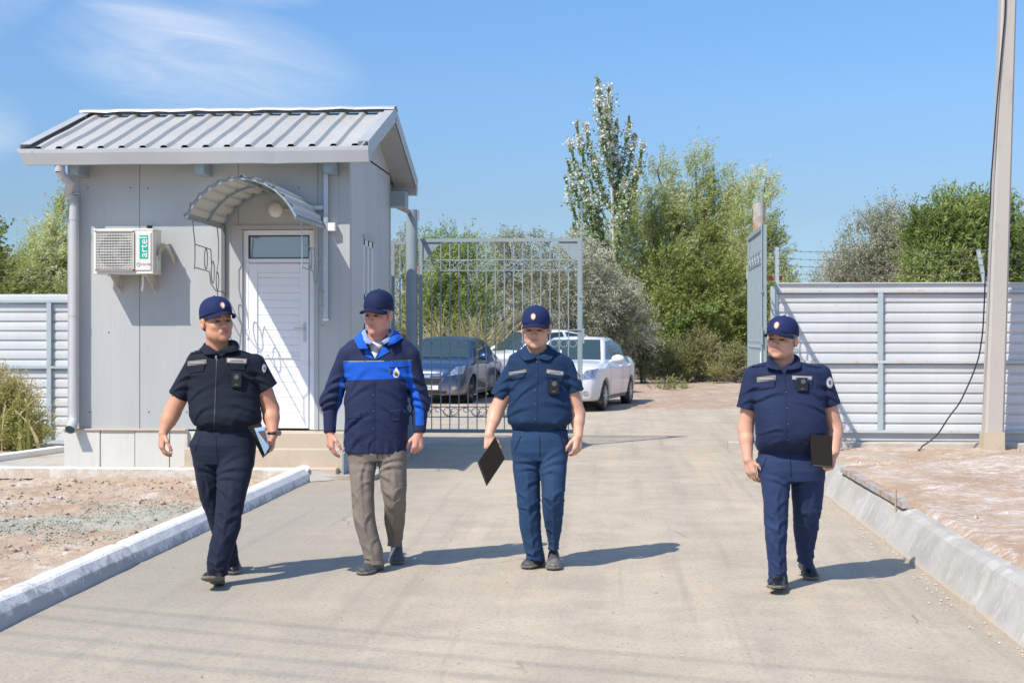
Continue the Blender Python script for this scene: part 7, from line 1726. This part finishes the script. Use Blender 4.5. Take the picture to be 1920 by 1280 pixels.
# ---- first officer, far left
o1 = build_person(dict(D=8.95, cx=420, seed=3, label='man in near-black uniform and blue cap, leftmost, looking aside and carrying notebooks', group=GP, skin=skinA, hair=hairb, capm=capm, capb=brimm, shirtm=navy1, shirtm2=navy1, trm=navy1t, shoem=M['shoeblack'],
  head=(407, 604, -0.02), hrot=(36, -6, -3), hs=(1.13, 1.08, 1.13), neck=(408, 657, 0.03), nr=0.066, fringe=1, bx=0.0,
  torso=[(653, 384, 436, 0.03, .070), (657, 368, 455, 0.02, .088), (664, 354, 476, 0.01, .105), (672, 351, 487, 0.0, .118), (690, 352, 488, 0, .13), (720, 352, 487, 0, .135), (750, 354, 487, -.01, .145), (775, 355, 489, -.02, .155), (789, 359, 490, -.02, .155), (796, 364, 487, -.015, .148), (803, 368, 481, 0, .118), (814, 369, 478, 0, .116)],
  vneck=(407, 658, -0.1), vw=0.035, hemband=799, armpit=[(356, 715, -.05), (484, 712, -.05)],
  arms=[dict(s=(368, 684, 0), ss=(367, 685, 0), se=(333, 743, 0.0), sr=(0.068, 0.066), e=(322, 774, 0.0), w=(306, 811, -0.05), r=(0.055, 0.054, 0.047, 0.029), hd=(-0.10, -0.15, -1), hn=(0.75, 0.45, 0), ht=(0.4, -0.8, 0.0), curl=(0.55, 0.5, 0.5, 0.5, 0.5)),
        dict(s=(478, 680, 0), ss=(477, 683, 0), se=(503, 728, 0.02), sr=(0.068, 0.066), e=(507, 766, 0.05), w=(512, 814, -0.04), r=(0.055, 0.054, 0.050, 0.030), hd=(-0.12, -0.12, -1), hn=(-0.95, -0.25, 0), ht=(-0.2, -1, 0), curl=(0.75, 0.75, 0.8, 0.85, 0.3))],
  tapes=[([(351.5, 677), (386.5, 673.5), (387, 681.5), (352, 685.5)], 0), ([(425, 670.5), (463, 672.5), (462.5, 681.5), (425, 679.5)], 1)],
  flaps=[[(352, 686), (386, 682.5), (382, 695), (356, 698)], [(427, 680), (462, 682), (459, 692.5), (431, 692)]],
  zip=[(405.6, 664), (407.6, 664), (402, 811), (400, 811)], pull=(405.5, 667), patches=[((495.5, 690), 4.2, 8)],
  epaulettes=[(((356, 659), (378, 655)), ((352, 664), (378, 660)))],
  collars=[('collar', [(408, 659, -.115), (394, 650, -.06), (386, 641, 0.03), (400, 638, 0.11), (424, 638, 0.11), (437, 636, 0.05), (430, 648, -.07), (408, 659, -.115)], [(405, 663, -.125), (384, 665, -.115), (378, 654, 0.0), (388, 647, 0.12), (430, 647, 0.13), (450, 648, 0.04), (446, 658, -.10), (410, 663, -.125)], navy1)],
  pelvis=[(806, 368, 480, 0, .112), (818, 363, 480, 0, .120), (832, 355, 479, 0, .135), (850, 361, 478, 0, .135), (868, 366, 474, 0, .12)], crotch=(409, 872, -.1),
  legs=[dict(knee=945, rows=[(830, 360, 418, 0, .10), (870, 363, 418, .0, .10), (900, 368, 420, .02, .095), (930, 374, 427, .06, .085), (965, 388, 434, .12, .078), (995, 396, 440, .17, .07), (1030, 411, 445, .22, .065), (1056, 420, 447, .26, .062)]),
        dict(knee=948, rows=[(830, 410, 479, 0, .11), (870, 408, 476, -.04, .11), (905, 407, 467, -.08, .10), (944, 406, 457, -.13, .088), (993, 400, 450, -.16, .078), (1019, 393, 441, -.17, .072), (1052, 388, 430, -.18, .070), (1071, 389, 426, -.18, .068)])],
  shoes=[((434, 9.40, 0.075), (438, 9.14, 0.006), 1), ((410, 8.78, 0.004), (389, 8.53, 0.085), 1)]))
body_camera(o1, (444.5, 713), 20, 27, 'black body camera on the chest pocket of the leftmost officer')
# notebooks in his left hand
t, Q, n = held(o1, 'notebook', 'black notebook held against the hip of the leftmost officer, a blue booklet on top', 'notebook', [(465, 799, -.13), (488, 793, -.21), (504, 848, -.19), (494, 857, -.10)], 0.014, M['tablet'])
t2 = thing('booklet', 'pale blue booklet with a dark photo cover on the black notebook of the leftmost officer', 'booklet', np.array(o1.root.location), None, YAW)
Q2 = [o1.L(*c) for c in [(478, 802, -.19), (497, 799, -.22), (505, 838, -.21), (498, 851, -.17)]]; n2 = np.cross(Q2[1] - Q2[0], Q2[3] - Q2[0]); n2 /= np.linalg.norm(n2); n2 = n2 if n2[1] < 0 else -n2
mb = MB(); mb.hexa([Q2[3], Q2[2], Q2[2] + n2*.008, Q2[3] + n2*.008, Q2[0], Q2[1], Q2[1] + n2*.008, Q2[0] + n2*.008]); mb.build('cover', simple('booklet_blue', (0.30, 0.45, 0.62), 0.5), t2, local=True)
c0 = sum(Q2) / 4; Q3 = [c0 + (q - c0) * 0.72 + n2 * 0.0095 + (Q2[1] - Q2[0]) * 0.1 for q in Q2]; mb = MB(); mb.add(Q3, [(0, 1, 2, 3)]); mb.build('photo', simple('booklet_photo', (0.12, 0.07, 0.06), 0.5, 0, 0.6, 30), t2, local=True)
# watch
wc = o1.L(513, 811, -0.04); mb = MB(); mb.tube([wc + np.array((0.033*math.cos(a), 0.030*math.sin(a), 0.003*math.cos(a))) for a in np.linspace(0, 2*math.pi, 20)[:-1]], 0.009, 6, closed=True)
wo_ = mb.build('wrist_watch', M['black'], o1.root, smooth=True, local=True); mb = MB(); mb.cyl(wc + (0.030, -0.018, 0), wc + (0.043, -0.026, 0), 0.017, 14); mb.build('watch_face', M['watch'], wo_, local=True)

# ---- man in the work jacket
def jattr(P, px, py, L):
    fr = P[:, 1] < 0.06
    band = np.minimum(np.minimum(py - np.interp(px, [640, 775], [678.5, 676.5]), np.interp(px, [640, 775], [713, 709]) - py), np.minimum(px - np.interp(py, [679, 713], [643, 647]), 771 - px)) / 284
    def pl(K, w):
        d = np.full(len(px), 1e9)
        for (a, b_) in zip(K[:-1], K[1:]):
            a = np.array(a, float); b_ = np.array(b_, float); q = np.stack([px, py], 1) - a; t = np.clip((q @ (b_ - a)) / ((b_ - a) @ (b_ - a)), 0, 1); d = np.minimum(d, np.linalg.norm(q - t[:, None] * (b_ - a), axis=1))
        return (w - d) / 284
    s1_ = pl([(765, 700), (769, 722), (778, 737)], 7.0); s2_ = np.minimum(pl([(778, 745), (786, 765), (787, 794)], 8.0), (797 - py) / 284); s3_ = pl([(641, 712), (639, 745), (634, 770), (630, 797)], 3.6)
    blue_ = np.where(fr, np.maximum(np.maximum(band, s3_), np.maximum(s1_, s2_)), -1)
    pip = np.where(fr, (0.6 - np.abs(py - np.interp(px, [640, 775], [677.6, 675.6]))) / 284 + np.minimum(0, np.minimum(px - 643, 773 - px)), -1)
    return dict(blue=blue_, piping=pip)
o2 = build_person(dict(D=9.40, cx=705, seed=11, label='man in navy and bright blue work jacket with grey trousers and a plain cap', skin=skinB, hair=hairg, capm=cloth_mat("plain_cap_cloth", (0.010, 0.018, 0.058), sheen=0.1), capb=brimm, shirtm=jack, shirtm2=jack2, trm=grey, shoem=M['shoedusty'], shirt_name='jacket', long=True, badge=False, age=1, lean=0.005, ruddy=0.5, fold=0.0075,
  head=(709, 590, -0.03), hrot=(-24, 3, 2), hs=(1.05, 1.06, 1.14), capz=(0.040, 0.018), neck=(706, 645, 0.03), nr=0.062,
  torso=[(628, 682, 738, 0.04, .075), (634, 664, 758, 0.03, .09), (641, 650, 772, 0.02, .105), (655, 642, 781, 0.01, .12), (690, 645, 773, 0, .14), (730, 648, 768, -.01, .145), (780, 646, 767, -.01, .15), (820, 645, 765, 0, .15), (838, 645, 764, 0, .15), (847, 646, 763, 0, .148)],
  vneck=(702, 673, -0.13), vt=0.52, hemband=900, armpit=[(648, 705, -.05), (768, 705, -.05)],
  arms=[dict(s=(653, 668, 0), ss=(653, 667, 0), se=(618.5, 811, -.03), sr=(0.072, 0.066, 0.038), e=(619, 752, 0.03), w=(619, 812, -0.03), r=(0.038, 0.034, 0.032, 0.026), hd=(0.05, -0.12, -1), hn=(0.75, 0.5, 0), ht=(0.6, -0.8, 0), curl=(0.30, 0.34, 0.38, 0.42, 0.3)),
        dict(s=(768, 668, 0), ss=(767, 668, 0), se=(786, 811, -.03), sr=(0.072, 0.065, 0.042), e=(788, 752, 0.03), w=(785, 812, -0.03), r=(0.038, 0.034, 0.032, 0.027), hd=(-0.06, -0.10, -1), hn=(-0.4, 0.9, 0), ht=(-0.9, -0.4, 0), curl=(0.65, 0.7, 0.75, 0.75, 0.5), hsc=1.08)],
  shirt_attr=jattr, ridges=[((643, 790, -.12), (706, 786, -.16), .012, .004)],
  flaps=[[(729, 769), (752, 766), (752, 786), (735, 788)], [(649, 776), (676, 772), (678, 781), (651, 785)]],
  placket=[(697, 716), (703, 716), (702, 846), (697, 846)], buttons=[(700, 740), (700, 770), (700, 803)],
  collars=[('shirt_collar', [(705, 642, -.11), (690, 632, -.08), (683, 618, 0.02), (700, 612, 0.11), (722, 612, 0.11), (736, 618, 0.04), (726, 632, -.08), (712, 642, -.11)], [(694, 645, -.125), (680, 642, -.11), (676, 628, 0.0), (700, 622, 0.13), (722, 622, 0.13), (742, 628, 0.02), (731, 640, -.11), (720, 645, -.125)], lblue),
           ('collar', [(686, 645, -.125), (681, 630, -.07), (677, 620, 0.03), (700, 614, 0.13), (722, 614, 0.13), (741, 619, 0.05), (735, 630, -.08), (728, 646, -.125)], [(690, 653, -.145), (671, 654, -.135), (667, 634, -0.02), (690, 624, 0.16), (730, 624, 0.16), (756, 632, 0.0), (745, 641, -.12), (727, 648, -.14)], blue)],
  pelvis=[(825, 652, 760, 0, .125), (848, 652, 763, 0, .125), (862, 655, 760, 0, .11)], crotch=(708, 858, -.1),
  legs=[dict(knee=930, rows=[(830, 651, 710, 0, .10), (855, 652, 708, 0, .10), (890, 656, 703, -.04, .095), (929, 660, 701, -.08, .085), (975, 662, 704, -.10, .078), (1000, 669, 709, -.11, .072), (1032, 679, 718, -.12, .070), (1049, 683, 719, -.12, .068)]),
        dict(knee=930, rows=[(830, 706, 764, 0, .10), (870, 709, 763, -.02, .10), (924, 716, 762, -.04, .09), (945, 719, 763, -.02, .085), (980, 721, 759, .08, .075), (1000, 726, 756, .14, .068), (1015, 728, 753, .17, .064)])],
  shoes=[((710, 9.40, 0.004), (676, 9.13, 0.006), 1), ((744, 9.80, 0.05), (743, 9.54, 0.004), 1)]))
o2.pxdecal('lapel', [(683, 652), (690, 652), (701, 674), (684, 667)], 0.006, blue, n=6, m=5, thick=0.004); o2.pxdecal('lapel', [(715, 651), (724, 648), (730, 659), (704, 674)], 0.006, blue, n=6, m=5, thick=0.004)
# white undershirt in the neck opening, logo, zip on the chest
o2.pxdisc('logo', (743, 700.5), 6.2, 7.5, 0.004, M['badgew']); o2.pxdecal('logo_tip', [(742, 689), (744, 689), (748, 697), (738, 697)], 0.004, M['badgew'], n=3, m=3)
o2.pxdecal('logo_mark', [(741.5, 697), (744.5, 697), (746.5, 704.5), (739.5, 704.5)], 0.0055, M['tapeg'], n=3, m=3)
o2.pxdecal('chest_zip', [(729, 688), (768, 687), (768, 689), (729, 690)], 0.003, jack2, n=2, m=8); o2.pxdecal('zip_tab', [(728, 690), (731, 690), (732, 701), (730, 701)], 0.005, simple('zip_tab_grey', (0.10, 0.12, 0.16), 0.6), n=3, m=2)
P, Fc = sdf_mesh(lambda p: np.maximum(smin(ell(p, o2.L(703, 672, -.01), (0.062, 0.090, 0.085)), ell(p, o2.L(706, 650, 0.0), (0.070, 0.078, 0.045)), 0.02), -rc(p, o2.L(703, 652, -.13), o2.L(706, 628, -.08), 0.008, 0.05)), o2.L(703, 668, 0) - (0.13, 0.16, 0.14), o2.L(703, 668, 0) + (0.13, 0.14, 0.10), 0.007)
link_mesh('shirt', P, Fc, whites, o2.root, True, local=True)

# ---- third officer, centre
o3 = build_person(dict(D=9.45, cx=1012, seed=23, label='man in blue navy uniform, third from the left, swinging a black tablet by its edge', group=GP, skin=skinC, hair=hairb, capm=capm, capb=brimm, shirtm=navy3, shirtm2=navy3, trm=navy3t, shoem=M['shoedusty'],
  head=(1005, 617, -0.03), hrot=(-8, 4, 0), hs=(1.10, 1.08, 1.08), neck=(1006, 668, 0.03), nr=0.062, bx=-0.004, capz=(0.040, 0.020),
  torso=[(655, 984, 1028, 0.04, .07), (659, 968, 1046, 0.03, .09), (666, 954, 1065, 0.01, .108), (676, 952, 1069, 0.0, .12), (692, 952, 1071, 0, .13), (720, 953, 1071, 0, .135), (750, 953, 1071, -.01, .14), (775, 951, 1073, -.015, .145), (788, 950, 1074, -.015, .148), (795, 953, 1070, -.01, .142), (802, 962, 1063, .005, .114), (815, 964, 1061, .005, .112)],
  vneck=(1007, 670, -0.11), vw=0.033, hemband=797, armpit=[(955, 722, -.05), (1068, 722, -.05)],
  arms=[dict(s=(968, 687, 0), ss=(967, 688, 0), se=(935, 745, 0.0), sr=(0.062, 0.064), e=(930, 772, 0.0), w=(917, 814, -0.08), r=(0.052, 0.050, 0.043, 0.030), hd=(0.05, -0.25, -1), hn=(0.15, 0.95, 0.1), ht=(0.98, -0.1, 0), curl=(0.62, 0.66, 0.7, 0.75, 0.3), hsc=1.08),
        dict(s=(1060, 685, 0), ss=(1060, 687, 0), se=(1078, 736, 0.0), sr=(0.062, 0.065), e=(1083, 775, 0.02), w=(1084, 816, -0.05), r=(0.052, 0.050, 0.043, 0.031), hd=(-0.06, -0.2, -1), hn=(-0.6, 0.7, 0), ht=(-0.75, -0.6, 0), curl=(0.55, 0.6, 0.65, 0.65, 0.5))],
  tapes=[([(954, 697.5), (986.5, 692), (987, 697.5), (954.5, 703)], 0), ([(1025, 691.5), (1057, 696.5), (1056.5, 705), (1024.6, 699)], 1)],
  flaps=[[(955, 703), (987, 697.5), (982, 706), (958, 712)], [(1026, 700), (1057, 706), (1053, 716), (1029, 712)]],
  placket=[(1004, 674), (1009, 674), (1006, 812), (1001, 812)], buttons=[(1006.5, 678), (1005, 704), (1003, 731), (1003, 757), (1003, 785)], patches=[((1086, 703), 3.5, 9)],
  collars=[('collar', [(1006, 671, -.115), (993, 660, -.07), (985, 648, 0.02), (995, 643, 0.10), (1018, 643, 0.10), (1029, 648, 0.02), (1021, 660, -.07), (1008, 671, -.115)], [(1000, 673, -.125), (981, 676, -.125), (977, 660, 0.0), (988, 650, 0.12), (1024, 650, 0.12), (1036, 658, 0.0), (1031, 676, -.125), (1012, 673, -.125)], navy3)],
  pelvis=[(805, 962, 1064, .005, .108), (822, 959, 1066, 0, .120), (845, 959, 1065, 0, .125), (862, 964, 1062, 0, .11)], crotch=(1013, 862, -.1),
  legs=[dict(knee=945, rows=[(825, 959, 1013, 0, .10), (882, 962, 1013, 0, .10), (940, 970, 1013, -.02, .085), (985, 974, 1014, 0, .077), (1011, 979, 1016, .01, .072), (1041, 986, 1018, .02, .068)]),
        dict(knee=935, rows=[(825, 1009, 1066, 0, .105), (882, 1012, 1062, -.05, .10), (929, 1016, 1058, -.10, .09), (964, 1018, 1056, -.06, .08), (999, 1024, 1052, .02, .068), (1022, 1028, 1048, .05, .063)])],
  shoes=[((1012, 9.64, 0.004), (985, 9.38, 0.006), 1), ((1038, 9.60, 0.004), (1038, 9.33, 0.006), 1)]))
body_camera(o3, (1038, 725.5), 21, 27, 'black body camera on the chest pocket of the third officer from the left')
held(o3, 'tablet', 'large black tablet hanging diagonally from the hand of the third officer', 'tablet', [(929, 819, -.16), (946, 859, -.08), (912, 910, -.06), (896, 868, -.16)], 0.012, M['tablet'])

# ---- fourth officer, right
o4 = build_person(dict(D=8.75, cx=1480, seed=37, label='stout man in navy uniform, rightmost, grey hair under his cap, clasping a tablet', group=GP, skin=skin_mat("warm_skin", (0.64, 0.365, 0.25)), hair=hairg, capm=capm, capb=brimm, shirtm=navy4, shirtm2=navy4, trm=navy4t, shoem=M['shoeblack'], age=1, fold=0.0055,
  head=(1466, 637, -0.02), hrot=(-32, -3, 3), hs=(1.08, 1.06, 1.02), neck=(1468, 686, 0.03), nr=0.064, capz=(0.044, 0.020),
  torso=[(677, 1443, 1494, 0.04, .07), (680, 1424, 1514, 0.03, .09), (686, 1409, 1533, 0.02, .105), (696, 1405, 1546, 0.0, .122), (715, 1408, 1548, 0, .135), (735, 1411, 1547, -.01, .148), (760, 1413, 1546, -.03, .165), (785, 1415, 1548, -.045, .18), (810, 1417, 1550, -.05, .185), (828, 1418, 1550, -.04, .175), (842, 1420, 1547, -.01, .138), (854, 1424, 1543, .005, .122)],
  vneck=(1469.5, 697, -0.12), vw=0.034, hemband=846, armpit=[(1411, 735, -.05), (1543, 735, -.05)],
  arms=[dict(s=(1413, 703, 0), ss=(1414, 704, 0), se=(1398, 767, 0.0), sr=(0.066, 0.058), e=(1398, 803, 0.03), w=(1402, 860, -0.03), r=(0.050, 0.047, 0.042, 0.029), hd=(0.22, -0.1, -1), hn=(0.6, 0.7, 0), ht=(0.7, -0.6, 0), curl=(0.30, 0.32, 0.34, 0.36, 0.3), hsc=1.0),
        dict(s=(1539, 701, 0), ss=(1538, 703, 0), se=(1557, 760, 0.01), sr=(0.068, 0.062), e=(1564, 802, 0.03), w=(1563, 848, -0.07), r=(0.053, 0.052, 0.047, 0.034), hd=(-0.15, -0.2, -1), hn=(-0.9, 0.2, 0), ht=(-0.3, -0.95, 0), curl=(1.0, 1.0, 1.0, 1.0, 0.4), hsc=1.05)],
  tapes=[([(1419, 707), (1454, 703), (1454.5, 711.5), (1419.5, 716)], 0), ([(1485, 703.5), (1523, 705), (1522.5, 712), (1485, 711.5)], 1)],
  flaps=[[(1420, 716), (1455, 712), (1453, 725), (1424, 729)], [(1487, 712.5), (1524, 713), (1523, 727), (1490, 726)]],
  placket=[(1467, 701), (1472, 701), (1476, 851), (1470, 851)], buttons=[(1474, 735), (1476, 765), (1477, 795), (1477, 824)], patches=[((1556, 717), 6.5, 10.5)],
  epaulettes=[(((1411, 684), (1436, 680)), ((1409, 688), (1436, 685))), (((1508, 679), (1537, 683)), ((1508, 684), (1540, 689)))],
  collars=[('collar', [(1469, 697, -.12), (1453, 683, -.075), (1447, 668, 0.02), (1455, 661, 0.11), (1478, 661, 0.11), (1491, 668, 0.03), (1486, 683, -.07), (1470, 697, -.12)], [(1458, 694, -.128), (1434, 687, -.125), (1439, 671, 0.0), (1449, 665, 0.13), (1484, 665, 0.13), (1500, 672, 0.02), (1503, 689, -.115), (1482, 694, -.128)], navy4)],
  pelvis=[(848, 1423, 1545, .005, .118), (862, 1420, 1547, 0, .128), (880, 1421, 1546, 0, .135), (900, 1425, 1543, 0, .12)], crotch=(1483, 900, -.12),
  legs=[dict(knee=975, rows=[(862, 1419, 1484, 0, .11), (905, 1427, 1482, -.03, .105), (940, 1432, 1478, -.05, .095), (975, 1432, 1476, -.06, .086), (1026, 1437, 1474, -.08, .077), (1060, 1440, 1475, -.08, .072), (1084, 1441, 1476, -.08, .070)]),
        dict(knee=975, rows=[(862, 1480, 1547, 0, .115), (905, 1483, 1545, .02, .108), (959, 1487, 1540, .08, .092), (999, 1489, 1532, .16, .08), (1030, 1492, 1526, .21, .07), (1046, 1495, 1524, .23, .068)])],
  shoes=[((1466, 8.72, 0.004), (1451, 8.45, 0.04), 1), ((1508, 9.20, 0.045), (1524, 8.95, 0.004), 1)]))
body_camera(o4, (1503, 721), 20, 26, 'black body camera with blue lens on the chest of the rightmost officer')
held(o4, 'tablet', 'black tablet held upright against the hip of the rightmost officer', 'tablet', [(1519, 814, -.235), (1559, 817, -.17), (1560, 876, -.13), (1522, 873, -.185)], 0.012, M['tablet'])

M['seamd'] = simple('seam_dark', (0.003, 0.004, 0.008), 0.9)
for o_, L_ in ((o1, [[(403.5, 817), (405, 817), (408.5, 866), (407, 866)], [(374, 817), (375.5, 817), (366, 846), (364.5, 846)]]), (o3, [[(1011, 817), (1012.2, 817), (1013, 856), (1011.8, 856)], [(976, 817), (977.3, 817), (965.3, 844), (964, 844)], [(1050, 817), (1051.3, 817), (1062, 844), (1060.7, 844)]]),
               (o4, [[(1481, 857), (1482.4, 857), (1484.4, 894), (1483, 894)], [(1436, 858), (1437.4, 858), (1426.4, 886), (1425, 886)]]), (o2, [[(706.5, 849), (707.7, 849), (708.6, 860), (707.4, 860)]])):
    for c in L_: o_.pxdecal('seam', c, 0.0025, M['seamd'], o_.trm, n=10, m=2, f=o_.trousers)
